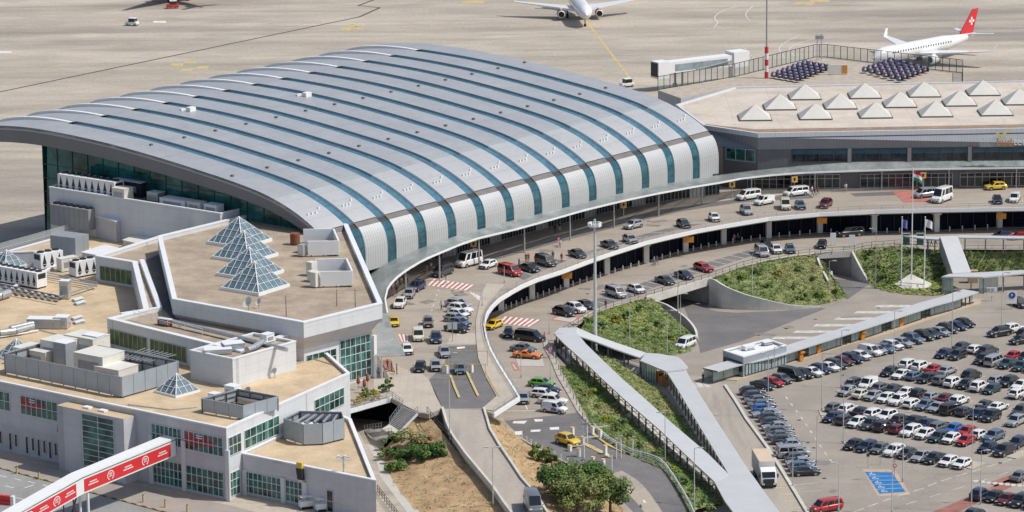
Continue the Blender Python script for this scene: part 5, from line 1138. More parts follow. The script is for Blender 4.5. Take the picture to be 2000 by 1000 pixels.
b=MB(); b.prism([(p.x,p.y) for p in pl([(761,828),(782,841),(765,848),(745,838)],7.0)],6.85,7.0); b.put('landing',M['conc'],ST)
flight((745,838,7.0),(765,848,7.0),(712,842,4.6),(728,856,4.6),14)
fence('plaza_railing',pl([(683,800),(764,777),(787,794)],ZD),1.1,'steel railing on the white edge of the plaza terrace','steel',1.6,(.33,.66,1.0))
tag(kerbrun(pl([(640,812),(683,800),(764,777)],ZD-.05),.3,.1,M['white'],'terrace_edge_beam',.6),'white edge beam of the plaza terrace above the dark void','edge beam')
for x,y,l in ((740,795,'left'),): p=at(x,y+22,ZA); tag(MB().cyl((p.x,p.y,ZA),(p.x,p.y,ZD-1),.32,n=10).put('terrace_column',M['white']),'white round column under the plaza terrace in the dark void','column')
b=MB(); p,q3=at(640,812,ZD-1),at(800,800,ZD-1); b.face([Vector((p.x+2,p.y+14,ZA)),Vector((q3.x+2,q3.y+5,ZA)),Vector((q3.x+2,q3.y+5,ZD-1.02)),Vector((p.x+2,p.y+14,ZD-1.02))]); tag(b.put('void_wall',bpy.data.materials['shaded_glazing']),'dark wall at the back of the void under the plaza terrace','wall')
fence('slope_railing',pl([(834,808,9.4),(858,838,8.6),(882,862,7.9)]),1.1,'brown railing at the top of the dry bank beside the ramp','steeld',2.0,(.5,1.0))
fence('path_railing',pl([(737,962,4.5),(760,992,4.5),(790,1030,4.5)]),1.2,'dark railing beside the pale path below the low annex','steeld',1.6,(.3,.65,1.0))

for i,(x,y) in enumerate(((33,925),(76,936),(280,981),(323,991),(366,1001),(150,954))):
    e=empty('yard_bollard',at(x,y,ZA),0,f'yellow bollard along the service yard kerb, {ORD[sorted([33,76,280,323,366,150]).index(x)]} from the left','bollard','yellow bollards in the service yard'); MB().cyl((0,0,0),(0,0,1.1),.16,n=8).build('post',M['yellow'],e); MB().cyl((0,0,1.1),(0,0,1.2),.17,.1,n=8).build('cap',M['black'],e)

for P,l in (([(60,640,15.15),(120,655,15.15),(200,668,15.15)],'thin pale pipe crossing the open tan roof behind the plant screen'),([(250,790,15.12),(330,800,15.12),(385,795,15.12)],'thin pale pipe on the tan roof left of the small plant screen'),([(560,715,15.12),(610,700,15.12),(650,712,15.12)],'thin pale pipe on the tan roof right of the white plant room')): duct(P,.07,l,'steel')
for i,(x,y,l) in enumerate(((500,735,'left'),(517,731,'middle'),(528,728,'right'))): crate(x,y,15,(1.2,.9,1.3+.3*(i%2)),R(54),'duct','small silver fan unit beside the white plant room, '+l+' one of three',cap=False)
for x,y,l in ((545,905,'left'),(590,915,'right')): crate(x,y,10.2,(1.6,1.0,.35),R(-30),'steel','low steel frame on the low annex roof, '+l+' one',cap=False)
for x,y in ((598,993),(630,998)): 
    p=at(x,y,ZA); e=empty('luggage_cart',p,R(20),'small white airport cart at the bottom edge, '+('left' if x<610 else 'right')+' one below the low annex','airport cart'); MB().box((0,0,.75),(2.0,1.1,.9)).build('body',M['white'],e); MB().box((0,0,1.9),(1.9,1.1,.08)).build('canopy',M['white'],e)
    for sx in (-.9,.9):
        for sy in (-.5,.5): MB().cyl((sx,sy,0),(sx,sy,1.9),.05,n=5).build('canopy_post',M['steel'],e)
    MB().box((0,0,.22),(1.7,1.2,.4)).build('undercarriage',M['rubber'],e)
# ================================================================== covered walkways, shelters, masts, flags, toll gates
M['wroof']=mat('walkway_roof_sheet',(.53,.535,.53),.5,metal=.1,var=.05,scale=.3,lines=[(1.9,.05,.25,R(52))])
M['pglass']=mat('shelter_glass',(.36,.46,.445),.12,var=.25,scale=.4,alpha=.8,spec=.7,lines=(1.35,.08,.5,R(30)))
def walkway(lab,Lp,Rp,zf,h=2.9,post=3.1,rail=True):
    A=[at(x,y,z+h) for (x,y),z in zip(Lp,zf)]; B=[at(x,y,z+h) for (x,y),z in zip(Rp,zf)]
    e=empty('covered_walkway',A[0]-Vector((0,0,h)),0,lab,'covered walkway')
    T=Vector((0,0,.22)); b=MB(); b.strip(A,B); b.strip([p-T for p in A],[p-T for p in B])
    for P in (A,B):
        for i in range(len(P)-1): b.face([P[i]-T,P[i+1]-T,P[i+1],P[i]])
    for k in (0,-1): b.face([A[k]-T,B[k]-T,B[k],A[k]])
    b.put('roof',M['wroof'],e)
    Ai=[p.lerp(q,.12)-Vector((0,0,.22)) for p,q in zip(A,B)]; Bi=[p.lerp(q,.88)-Vector((0,0,.22)) for p,q in zip(A,B)]
    hh=h-.22
    for P in (Ai,Bi):
        n=min(48,max(2,round(plen(P)/post)))
        b=MB()
        for i in range(len(P)-1): b.bar(P[i]-Vector((0,0,.12)),P[i+1]-Vector((0,0,.12)),.16,.24)
        if rail:
            for i in range(len(P)-1):
                for k in (1.55,1.85): b.bar(P[i]-Vector((0,0,k)),P[i+1]-Vector((0,0,k)),.06,.06)
        b.put('side_rail',M['steeld'],e)
        for k in range(n+1):
            p=plerp(P,k/n); MB().bar(p,p-Vector((0,0,hh)),.26,.26,up=Vector((0,1,0))).put('post',mat('walkway_post',(.16,.155,.165),.5,metal=.2,var=.1) if 'walkway_post' not in bpy.data.materials else bpy.data.materials['walkway_post'],e)
    b=MB(); b.strip([p.lerp(q,.06)-Vector((0,0,h-.05)) for p,q in zip(A,B)],[p.lerp(q,.94)-Vector((0,0,h-.05)) for p,q in zip(A,B)]); 
    for P,s in (([p.lerp(q,.06)-Vector((0,0,h-.05)) for p,q in zip(A,B)],1),([p.lerp(q,.94)-Vector((0,0,h-.05)) for p,q in zip(A,B)],1)):
        for i in range(len(P)-1): b.face([P[i]-Vector((0,0,.9)),P[i+1]-Vector((0,0,.9)),P[i+1],P[i]])
    b.put('floor',M['conc'],e)
    return e
L1=[(1082,651),(1105,674),(1144,709),(1183,746),(1220,780),(1290,841),(1356,904),(1395,940)]
R1_=[(1124,646),(1144,671),(1180,706),(1216,740),(1250,770),(1318,831),(1384,887),(1423,926)]
walkway('long sloping covered walkway nearest the toll exit, with grey roof and dark posts',L1,R1_,[4.3*(1-max(0,min(1,(x-1095)/310))) for x,y in L1])
walkway('covered walkway leg going down along the green bank behind the tall mast',[(1124,654),(1158,665),(1200,681),(1249,698)],[(1128,640),(1158,653),(1200,668),(1262,689)],[4.2,3.2,1.8,.2])
walkway('covered walkway leg beside the parking access road, running down to the merged roof',[(1300,723),(1324,761),(1359,820),(1423,926)],[(1337,717),(1352,746),(1394,813),(1461,916)],[0,0,0,0])
def slabroof(P,z,lab,name='shelter',th=.25,posts=(),h=2.9,glass=None):
    Pp=ccw([V2(p) for p in pl(P,z)]); e=empty(name,Pp[0],0,lab,'shelter'); b=MB(); b.prism([(p.x,p.y) for p in Pp],z-th,z); b.put('roof',M['wroof'],e)
    for x,y in posts: p=at(x,y,z); MB().bar(p-Vector((0,0,th)),p-Vector((0,0,h)),.22,.22,up=Vector((0,1,0))).put('post',bpy.data.materials['walkway_post'],e)
    return e
slabroof([(1395,940),(1416,979),(1448,1022),(1535,1016),(1500,970),(1461,916),(1423,926)],2.95,'broad merged walkway roof at the bottom edge where two walkways meet',posts=((1402,948),(1422,983),(1440,1006),(1508,985)))
slabroof([(1082,651),(1093,640),(1128,639),(1126,648),(1100,652)],7.25,'small roof at the head of the two walkways by the arrivals road',posts=((1092,648),),h=2.8)
lb=slabroof([(1250,704),(1262,689),(1289,691),(1324,697),(1331,702),(1344,717),(1337,721),(1300,725)],3.2,'glass sided shelter where the walkway turns beside the lawn',posts=((1254,703),(1300,721),(1338,717),(1325,700)),h=3.2)
g0,g1=at(1253,707,3.0),at(1296,724,3.0)
b=MB(); b.face([g0-Vector((0,0,2.8)),g0.lerp(g1,.68)-Vector((0,0,2.8)),g0.lerp(g1,.68),g0]); b.put('glass_wall',M['pglass'],lb)
b=MB()
for k in range(7): p=g0.lerp(g1,.68*k/6); b.bar(p,p-Vector((0,0,2.8)),.1,.1,up=Vector((0,1,0)))
b.put('mullion',bpy.data.materials['teal_mullion'],lb)
for x,y,s,l in ((1289,744,1.3,'left'),(1300,752,.9,'right')):
    p=at(x,y,.05); e=empty('ticket_machine',p,R(30),f'orange ticket machine under the walkway shelter, {l} one','ticket machine'); MB().box((0,0,.85),(s,.7,1.7)).build('cabinet',M['orange'],e); MB().box((0,-.36,1.2),(s*.6,.04,.5)).build('screen',M['darkb'],e)
# ---- long glass walkway along the car park
GF=[(1402,725),(1440,714),(1515,697),(1590,673),(1665,649.5),(1740,625),(1826,596.5),(1865,586),(1891,577),(1912,570)]
GBk=[(1425,702),(1530,675),(1590,660),(1665,640),(1740,618),(1826,590),(1860,580),(1886,572),(1905,565)]
Gf=pl(GF,2.4); Gb=[]
for i,p in enumerate(Gf):
    d=(Gf[min(i+1,len(Gf)-1)]-Gf[max(i-1,0)]).normalized(); n=Vector((-d.y,d.x,0)); n=n if n.y>0 else -n; Gb.append(p+n*3.4)
GW=empty('glass_walkway',Gf[0]-Vector((0,0,2.4)),0,'long glass sided walkway with a flat grey roof along the rear of the car park','covered walkway')
b=MB(); T=Vector((0,0,.2)); b.strip(Gf,Gb); b.strip([p-T for p in Gf],[p-T for p in Gb])
for P in (Gf,Gb):
    for i in range(len(P)-1): b.face([P[i]-T,P[i+1]-T,P[i+1],P[i]])
b.put('roof',M['wroof'],GW)
Wf=[p.lerp(q,.33)-Vector((0,0,.2)) for p,q in zip(Gf,Gb)]; Wb=[p.lerp(q,.92)-Vector((0,0,.2)) for p,q in zip(Gf,Gb)]
L=plen(Wf); n=int(L/1.35); dk=bpy.data.materials['teal_mullion']
gb=MB(); bb2=MB(); fb=MB(); gap=[k for k in range(n) if k%9 in (7,8)]
for k in range(n):
    p,q=plerp(Wf,k/n),plerp(Wf,(k+1)/n)
    if k in gap and gb.f: gb.put('glass_panel',M['pglass'],GW); gb=MB()
    if k not in gap: gb.face([p-Vector((0,0,1.9)),q-Vector((0,0,1.9)),q-Vector((0,0,.1)),p-Vector((0,0,.1))]); fb.bar(p-Vector((0,0,1.95)),q-Vector((0,0,1.95)),.1,.3)
    p2,q2=plerp(Wb,k/n),plerp(Wb,(k+1)/n); bb2.face([p2-Vector((0,0,1.9)),q2-Vector((0,0,1.9)),q2-Vector((0,0,.1)),p2-Vector((0,0,.1))])

if gb.f: gb.put('glass_panel',M['pglass'],GW)
bb2.put('rear_glass',M['pglass'],GW); fb.put('plinth_rail',M['steeld'],GW)
for k in range(0,n,1):
    big=k in gap or (k-1) in gap
    p=plerp(Wf,k/n); w=.22 if big else .07
    if big or k%2==0: MB().bar(p,p-Vector((0,0,2.15)),w,w,up=Vector((0,1,0))).put('post',dk,GW)
for i,(x,y) in enumerate(((1564,704),(1598,690),(1684,664),(1759,637))):
    e=empty('pay_machine',at(x,y,.13),R(30),f'orange pay machine by the glass walkway, {ORD[i]} from the left','pay machine','orange pay machines along the glass walkway'); MB().box((0,0,.65),(.7,.55,1.3)).build('cabinet',M['orange'],e); MB().box((.15,-.1,1.45),(.9,.7,.3)).build('hood',M['orange'],e)
KP=[V2(p) for p in pl([(1412,684),(1452,697),(1536,674),(1500,662)],3.7)]
KI=empty('kiosk',KP[1],0,'low white roofed kiosk with blue grey walls, left end of the glass walkway','kiosk')
roofblock(KI,KP,0,3.3,3.7,'greyp','white',.3); Fk=Fac(KP[1],KP[2])
window(KI,Fk,.4,Fk.L*.95,.4,2.3,12,1,'pglass','steeld'); Fk2=Fac(KP[0],KP[1]); window(KI,Fk2,.4,Fk2.L-.4,1.0,2.6,3,1,'glassd','steeld')
crate(1462,683,3.3,(2.2,1.2,.6),R(35),'white','white roof unit on the left of the kiosk roof'); crate(1498,674,3.3,(1.8,1.0,.5),R(35),'grey','grey roof unit on the right of the kiosk roof')
# ---- stair roof and shelter at right
A=[at(1836,461.5,7.6),at(1861,534,3.2)];B=[at(1870,460,7.6),at(1897,532,3.2)]
e=empty('stair_roof',at(1861,560,0),0,'pale sloping slab roof over the stairs right of the flagpoles','covered stairs')
b=MB(); b.strip(A,B); T=Vector((0,0,.3)); b.strip([p-T for p in A],[p-T for p in B]); b.face([A[0]-T,A[1]-T,A[1],A[0]]); b.face([B[0]-T,B[1]-T,B[1],B[0]]); b.face([A[1]-T,B[1]-T,B[1],A[1]]); b.put('roof',M['wroof'],e)
b=MB(); b.face([A[0]-T,A[1]-T,A[1]-Vector((0,0,3.2)),A[0]-Vector((0,0,3.1))]); b.put('side_wall',M['concd'],e)
for t in (0,.5,1):
    for P in (A,B): p=P[0].lerp(P[1],t)-T; MB().bar(p,p-Vector((0,0,2.9)),.2,.2,up=Vector((0,1,0))).put('post',M['steel'],e)
sh=slabroof([(1839,540),(1854,535),(2000,527),(2150,519),(2150,526),(2000,533.5),(1920,541)],3.3,'long low flat shelter roof at the right edge below the green bank',posts=((1842,541),(1921,540),(1960,537),(2000,533),(2040,529)),h=3.3)
g0,g1=at(1840,541,3.1),at(1862,540.5,3.1); b=MB(); b.face([g0-Vector((0,0,3)),g1-Vector((0,0,3)),g1,g0]); b.put('glass_wall',M['pglass'],sh); g0,g1=at(1912,540,3.1),at(1950,537,3.1); b=MB(); b.face([g0-Vector((0,0,3)),g1-Vector((0,0,3)),g1,g0]); b.put('glass_wall',M['pglass'],sh)
b=MB(); p=at(1900,552,0); b.box((p.x,p.y,1.2),(1.8,1.2,2.4)); b.put('stone_pier',mat('sand_pier',(.45,.33,.2),.8,var=.1),sh)
slabroof([(1872,459),(2000,461),(2150,462),(2150,466),(2000,465.5),(1872,464)],7.3,'thin flat canopy beside the arrivals road at the right edge',posts=((1885,464),(1925,465),(1960,465),(2000,465)),h=2.8)
slabroof([(1762,460),(1836,462),(1836,468),(1805,466)],7.0,'small bus shelter roof behind the flagpoles',posts=((1812,466),(1826,467)),h=2.5)
for x,y,l in ((1770,478,'left'),(1797,478,'right')):
    e=empty('glass_cabinet',at(x,y,ZA),0,f'dark green glass information cabinet behind the flagpoles, {l} one','information cabinet'); MB().box((0,0,1.1),(1.3,.5,2.1)).build('case',mat('cabinet_green',(.03,.10,.09),.2,var=.2) if l=='left' else bpy.data.materials['cabinet_green'],e); MB().box((0,0,2.2),(1.5,.7,.15)).build('lid',M['steel'],e)
# ---- railings
RLT=[at(x,y,ZA+.13) for x,y in ((1262,582),(1322,565),(1386,545),(1400,540),(1450,523),(1500,511),(1550,502),(1594,497),(1665,492),(1692,485),(1756,480),(1836,488))]
fence('bank_railing',RLT,1.15,'dark steel railing along the outer edge of the arrivals road','steeld',2.3,(.5,1.0))
fence('bank_railing',[at(x,y,ZA+.13) for x,y in ((1100,652),(1130,634),(1160,616),(1190,604),(1225,594),(1262,583))],1.15,'dark steel railing above the left green bank beside the arrivals bays','steeld',2.3,(.5,1.0))
fence('guard_rail',[p+Vector((0,0,.05)) for p in smooth(pl([(1160,839,4.5),(1190,866,4.3),(1235,890,3.9),(1268,899,3.5),(1300,918,3.0),(1347,993,1.6),(1375,1062,.8)]),3)],.95,'galvanised guard rail curving along the right of the exit road','lamp',2.6,(.6,.95),None,'guard rail',.16)
fence('bank_railing',pl([(1884,491),(2000,490),(2150,488)],ZA+.1),1.1,'steel railing above the green bank at the right edge','steel',2.5,(.5,1.))
b2=[at(x,y,ZA+.13) for x,y in ((1066,668),(1084,703),(1098,738),(1120,778),(1145,828))]
for k in range(15):
    p=plerp(b2,k/14); o=bpy.data.objects.new('bollard',bm); COL.objects.link(o); o.location=p; tag(o,f'pale bollard on the pavement right of the arrivals bays, {ORD[k]} from the rear','bollard','bollards beside the exit pavement')
b3=pl([(1020,859,4.5),(1048,877,4.4),(1109,907,3.9)])
wm_=MB().box((0,0,.5),(.16,.16,1.0)).mesh('white_post',M['white'])
for k in range(9):
    o=bpy.data.objects.new('white_post',wm_); COL.objects.link(o); o.location=plerp(b3,k/8); tag(o,f'short white post left of the yellow taxi at the exit, {ORD[k]} from the rear','post','white posts beside the exit road')
b=MB()
for h in (.05,): b.bar(b3[0]+Vector((0,0,.1)),b3[1]+Vector((0,0,.1)),.25,.2); b.bar(b3[1]+Vector((0,0,.1)),b3[2]+Vector((0,0,.1)),.25,.2)
structure(b.put('kerb',M['kerb']))
# ---- toll gates at the exit and on the deck
def island(P,z,lab,w=.9):
    Q=[at(x,y,zz) for (x,y),zz in zip(P,z)]; o=kerbrun(Q,w,.2,M['yellow'],'toll_island',.3); tag(o,lab,'toll island'); return Q
def gatepost(px,py,z,lab,h=1.3,arm=None):
    e=empty('barrier_gate',at(px,py,z),R(-40),lab,'barrier'); MB().box((0,0,h/2),(.5,.45,h)).build('cabinet',M['white'],e); MB().box((0,0,h+.05),(.56,.5,.1)).build('lid',M['amber'],e)
    if arm: b=MB(); b.bar((0,.25,h*.8),arm,.09,.12); b.build('arm',M['white'],e)
island([(1078,868),(1112,886)],(4.2,3.9),'short yellow toll island in front of the yellow taxi')
island([(1126,894),(1163,909),(1200,926)],(3.8,3.4,3.0),'long yellow toll island nearest the round tree')
island([(1133,864),(1165,880),(1200,897)],(4.4,4.1,3.7),'long yellow toll island in the middle of the exit lanes')
island([(1155,846),(1190,871),(1222,886)],(4.5,4.3,4.0),'yellow toll island along the guard rail',.7)
for i,(x,y,z,l) in enumerate(((1113,885,3.9,'in front of the yellow taxi'),(1130,895,3.8,'at the head of the near toll island'),(1158,908,3.4,'in the middle of the near toll island'),(1178,916,3.2,'at the far end of the near toll island'),(1138,868,4.4,'at the head of the middle toll island'),(1182,889,3.9,'near the end of the middle toll island'),(1157,848,4.5,'at the head of the guard rail island'),(1172,858,4.4,'on the guard rail island'),(1118,850,4.5,'behind the yellow taxi'))):
    gatepost(x,y,z,'white barrier cabinet '+l,1.5 if i%2 else 1.2,(1.6,2.0,1.2) if i in (0,4,6) else None)
for i,(x,y,z,h) in enumerate(((1141,895,3.9,5),(1204,899,3.6,4.5),(1213,898,3.6,5),(1138,862,4.5,4.),(1147,864,4.4,4.2),(1195,925,3.0,4.6),(1236,886,4.,3.6))):
    e=empty('camera_pole',at(x,y,z),0,f'thin white camera pole among the exit toll gates, {ORD[i]} of seven','pole','camera poles at the exit toll gates'); MB().cyl((0,0,0),(0,0,h*.75),.09,n=6).build('pole',M['white'],e); MB().box((.1,-.15,h*.75),(.4,.5,.25)).build('camera',M['steel'],e)
island([(880,735),(888,757),(897,778)],(ZD,)*3,'left yellow toll island on the deck above the ramp',.38); island([(912,728),(922,750),(934,775)],(ZD,)*3,'right yellow toll island on the deck above the ramp',.38); island([(950,728),(962,752),(976,776)],(ZD,)*3,'yellow kerb strip beside the deck pavement',.3)
for i,(x,y,l) in enumerate(((872,729,'left'),(898,727,'middle'),(921,727,'right'))):
    gatepost(x,y,ZD,f'white barrier cabinet at the deck toll gates, {l} one',1.2)
for i,(a,c,l) in enumerate((((866,742),(948,742),'front'),((880,716),(952,716),'rear'))):
    p,q=at(*a,ZD),at(*c,ZD); e=empty('height_gantry',p,0,f'yellow height limit gantry over the deck toll lanes, {l} one','gantry'); b=MB(); 
    b.bar(p+Vector((0,0,2.6)),q+Vector((0,0,2.6)),.09,.09); b.put('crossbar',M['yellow'],e)
    for k in range(4): r=p.lerp(q,k/3); MB().bar(r,r+Vector((0,0,2.7)),.09,.09,up=Vector((0,1,0))).put('post',M['yellow'],e)
for x,y,l in ((884,640,'in front of the parked silver cars'),):
    e=empty('road_sign',at(x,y+27,ZD),0,'grey two panelled road sign '+l,'sign'); MB().cyl((0,0,0),(0,0,3.2),.07,n=6).build('pole',M['steel'],e)
    for s in (-.45,.45): MB().box((s,-.1,2.7),(.7,.06,1.2)).build('panel',M['lamp'],e)
def lamppost(bx,by,z,ty,lab,arms=1,head=1.0,nm='lamp_post',cat='lamp post',r=.085,dirx=1):
    base=at(bx,by,z); topz=None
    d=ray(bx,ty); n=Vector((0,1,0)); p=on_plane(bx,ty,base,Vector((0,1,0))); h=p.z-z
    e=empty(nm,base,0,lab,cat); MB().cyl((0,0,0),(0,0,h),r,r*.55,n=8).build('pole',M['lamp'],e); MB().cyl((0,0,0),(0,0,.5),r*1.6,n=8).build('base',M['steel'],e)
    for k in range(arms):
        s=dirx if k==0 else -dirx; MB().bar((0,0,h-.05),(s*head,-.2,h+.12),.07).build('arm',M['lamp'],e); b=MB(); b.obox((s*(head+.35),-.25,h+.12),Vector((.36,-.05,0)),Vector((0,.14,0)),Vector((0,0,.07))); b.build('lamp_head',M['lamp'],e)
    return e,h
LP=[(879,868,7.0,690,'on the dry bank left of the ramp',1,1),(963,985,5.6,874,'at the left foot of the ramp',2,1),(1299,903,1.6,806,'in the green bank right of the exit road guard rail',1,-1),(1356,1002,.7,875,'at the bottom edge beside the merged walkway roof',1,1),(1230,690,1.9,592,'behind the covered walkway leg on the left green bank',1,-1),(1303,692,.2,607,'at the front of the left green bank near the white van',1,1),(1324,612,2.9,527,'on the wall rim left of the wide underpass',1,-1),(1329,658,1.2,574,'inside the rim above the left green bank',1,1),(1469,577,2.2,495,'on the middle green bank above the retaining wall',1,1),(1619,577,.4,510,'left of the small underpass',1,1),(1710,562,.1,447,'right of the small underpass wing wall',1,-1),(1605,803,0,690,'on the first car park island from the left',1,1),(1647,866,0,742,'at the left end of the front row of the car park',1,1),(1643,757,0,645,'at the left end of the third car row from the front',1,1),(1746,716,0,608,'at the left end of the fourth car row from the front',1,1),(1859,686,0,570,'behind the dark cars in the rear rows of the car park',1,1),(1956,641,0,533,'near the parking sign at the right',1,1),(1763,941,0,806,'right of the blue bays',1,1),(1742,1003,0,872,'below the blue bays at the bottom edge',1,1),(1897,1000,0,790,'beside the red lane at the bottom right',1,1),(1548,952,0,876,'at the near end of the left car column',1,1),(1512,745,0,678,'beside the red car at the end of the walkway row',1,1),(1500,815,0,690,'behind the left car column',1,-1),(1595,905,0,812,'right of the silver minibus in the left column',1,1),(1638,1002,0,905,'behind the red van at the bottom edge',1,-1),(1915,985,0,880,'among the dark cars in the bottom right corner',1,1)]
for i,(bx,by,z,ty,l,a,dx) in enumerate(LP): lamppost(bx,by,z,ty,'pale lamp post '+l,a,.6,dirx=dx)
for i,(bx,by,z,ty,l) in enumerate(((985,553,ZD,520,'near the red van on the deck'),(942,598,ZD,550,'on the deck pavement by the parked silver cars'),(1073,652,ZA,606,'in front of the walkway head'),(1018,738,ZA,690,'left of the orange car'),(1075,742,ZA,690,'right of the orange car'))):
    lamppost(bx,by,z,ty,'short thin sign post '+l,0,nm='sign_post',cat='post',r=.07)
# high mast with floodlights
e,h=lamppost(1163,690,2.6,428,'tall grey floodlight mast between the two walkways',0,r=.34,nm='floodlight_mast',cat='mast')
MB().cyl((0,0,h-1.4),(0,0,h-1.2),1.0,n=12).build('ring',M['steel'],e)
for k in range(8):
    a=k*math.pi/4; MB().obox((1.05*math.cos(a),1.05*math.sin(a),h-.9),Vector((math.cos(a),math.sin(a),0))*.15,Vector((-math.sin(a),math.cos(a),0))*.3,Vector((0,0,.28))).build('floodlight',M['white'],e)
e,h=lamppost(673,1002,ZA,890,'tall pale floodlight mast in front of the low annex',0,r=.2,nm='floodlight_mast',cat='mast')
for k in range(4): MB().box((-.7+k*.47,-.1,h-.1-.5*(k%2)),(.4,.35,.35)).build('floodlight',M['white'],e)
MB().bar((-1,0,h-.3),(1,0,h-.3),.1).build('crossbar',M['steel'],e)
p=at(1497,152,20.3); e=empty('radio_mast',p,0,'thin grey radio mast with red and white banded foot behind the pale roof','mast')
for k in range(5): MB().cyl((0,0,k*1.35),(0,0,(k+1)*1.35),.42,n=10).build('band',M['red'] if k in(0,2,4) else M['white'],e)
MB().cyl((0,0,6.75),(0,0,30),.2,.14,n=8).build('pole',M['steel'],e)
# ---- flagpoles on a pale plinth
pp=pl([(1746,563),(1776,571),(1808,570),(1823,561),(1800,549),(1765,549)],.0); pt=pl([(1747,555),(1776,556),(1806,556),(1819,553),(1798,546),(1768,546)],.9)
ap_=at(1778,548,.9); ap_.z=2.2
e=empty('flag_plinth',pp[0],0,'pale faceted stone plinth under the three flagpoles','plinth'); b=MB()
for i in range(6):
    j=(i+1)%6; b.face([pp[i],pp[j],pt[j],pt[i]]); b.face([pt[i],pt[j],ap_])
b.put('stone',M['conc'],e)
def flagpole(bx,by,z,ty,lab,cols,fw,fh,cat='flagpole'):
    base=at(bx,by,z); p=on_plane(bx,ty,base,Vector((0,1,0))); h=p.z-z; e=empty('flagpole',base,0,lab,cat,'flagpoles on the plinth')
    MB().cyl((0,0,0),(0,0,h),.13,.07,n=8).build('pole',M['white'],e); MB().lathe((0,0,h),[(.01,.25),(.1,.18),(.13,.08),(.05,0)],8).build('finial',M['white'],e)
    b=MB(); nx,nz=10,6
    def fp(i,k):
        u=i/nx; v=k/nz; return Vector((.1+fw*u*.92,.28*math.sin(u*7+v)*u,h-.25-fh*v-fw*.55*u*u-.1*math.sin(u*6)))
    for i in range(nx):
        for k in range(nz): b.face([fp(i,k+1),fp(i+1,k+1),fp(i+1,k),fp(i,k)],int(k*len(cols)/nz),None,True)
    b.build('flag',cols,e)
fm=lambda n,c: mat('flag_'+n,c,.8,var=.06,scale=2)
flagpole(1780,546,2.0,330,'tallest flagpole, in the middle, flying a red white and green tricolour',[fm('red',(.5,.03,.04)),fm('white',(.72,.72,.70)),fm('green',(.03,.22,.10))],1.8,1.9)
flagpole(1760,556,.9,425,'left flagpole flying a violet blue flag',[fm('violet',(.13,.13,.38))],1.0,1.6); flagpole(1805,556,.9,425,'right flagpole flying a white flag',[fm('white2',(.66,.66,.66))],1.4,1.5)
# ---- signs near the car park
def psign(bx,by,z,ty,lab,kind):
    base=at(bx,by,z); p=on_plane(bx,ty,base,Vector((0,1,0))); h=p.z-z; e=empty('parking_sign',base,0,lab,'sign'); MB().cyl((0,.05,0),(0,.05,h),.07,n=6).build('pole',M['steel'],e)
    MB().box((0,-.05,h-1.),(1.8,.08,2.2) if kind=='P' else (1.9,.1,.8)).build('board',M['white'],e)
    if kind=='P':
        b=MB(); b.cyl((0,-.12,h-.55),(0,-.14,h-.55),.62,n=16); b.build('blue_disc',mat('sign_blue',(.02,.05,.30),.5,var=.05),e)
        me=text_mesh('P',.85,.02,M['white']); o=bpy.data.objects.new('letter',me); COL.objects.link(o); o.parent=e; o.location=(-.26,-.17,h-.85); o.rotation_euler=(R(90),0,0)
    else:
        for s in (-.6,.1): MB().box((s,-.12,h-1.),(.5,.04,.5)).build('symbol',M['greyp'],e)
        MB().box((-.3,-.05,h-2.),(1.3,.08,.35)).build('lower_board',M['white'],e)
psign(1976,604,.02,571,'white board sign with a round blue parking disc on a post','P'); psign(1937,588,.02,555,'white direction board on a grey post near the shelter','D')
for x,y,l in ((1695,913,'left of the blue bays'),(1719,908,'above the blue bays')):
    e=empty('bay_sign',at(x,y,.02),0,'small post with a dark plate '+l,'sign'); MB().cyl((0,0,0),(0,0,2.2),.05,n=6).build('pole',M['steel'],e); MB().box((0,-.06,2.0),(.5,.04,.5)).build('plate',M['steeld'],e)
for x,y,m_,l in ((1746,921,'red','red triangular road sign beside the blue bays, upper one'),(1747,931,'red','red round road sign beside the blue bays, lower one')):
    e=empty('road_sign',at(x,y,.02),0,l,'sign'); MB().cyl((0,0,0),(0,0,1.9),.05,n=6).build('pole',M['steel'],e); b=MB(); b.cyl((0,-.08,1.8),(0,-.1,1.8),.32,n=3 if 'tri' in l else 14); b.build('plate',M['red'],e)
    b=MB(); b.cyl((0,-.11,1.8),(0,-.12,1.8),.18,n=3 if 'tri' in l else 14); b.build('face',M['white'],e)
for x,y,l in ((1664,484,'by the small underpass railing'),(1627,480,'left of the small underpass railing')):
    e=empty('notice_board',at(x,y,ZA),0,'pale notice board '+l,'sign'); MB().box((0,0,1.5),(1.1,.15,2.0)).build('board',M['white'],e); 
    for s in (-.4,.4): MB().cyl((s,.05,0),(s,.05,.6),.05,n=5).build('leg',M['steel'],e)
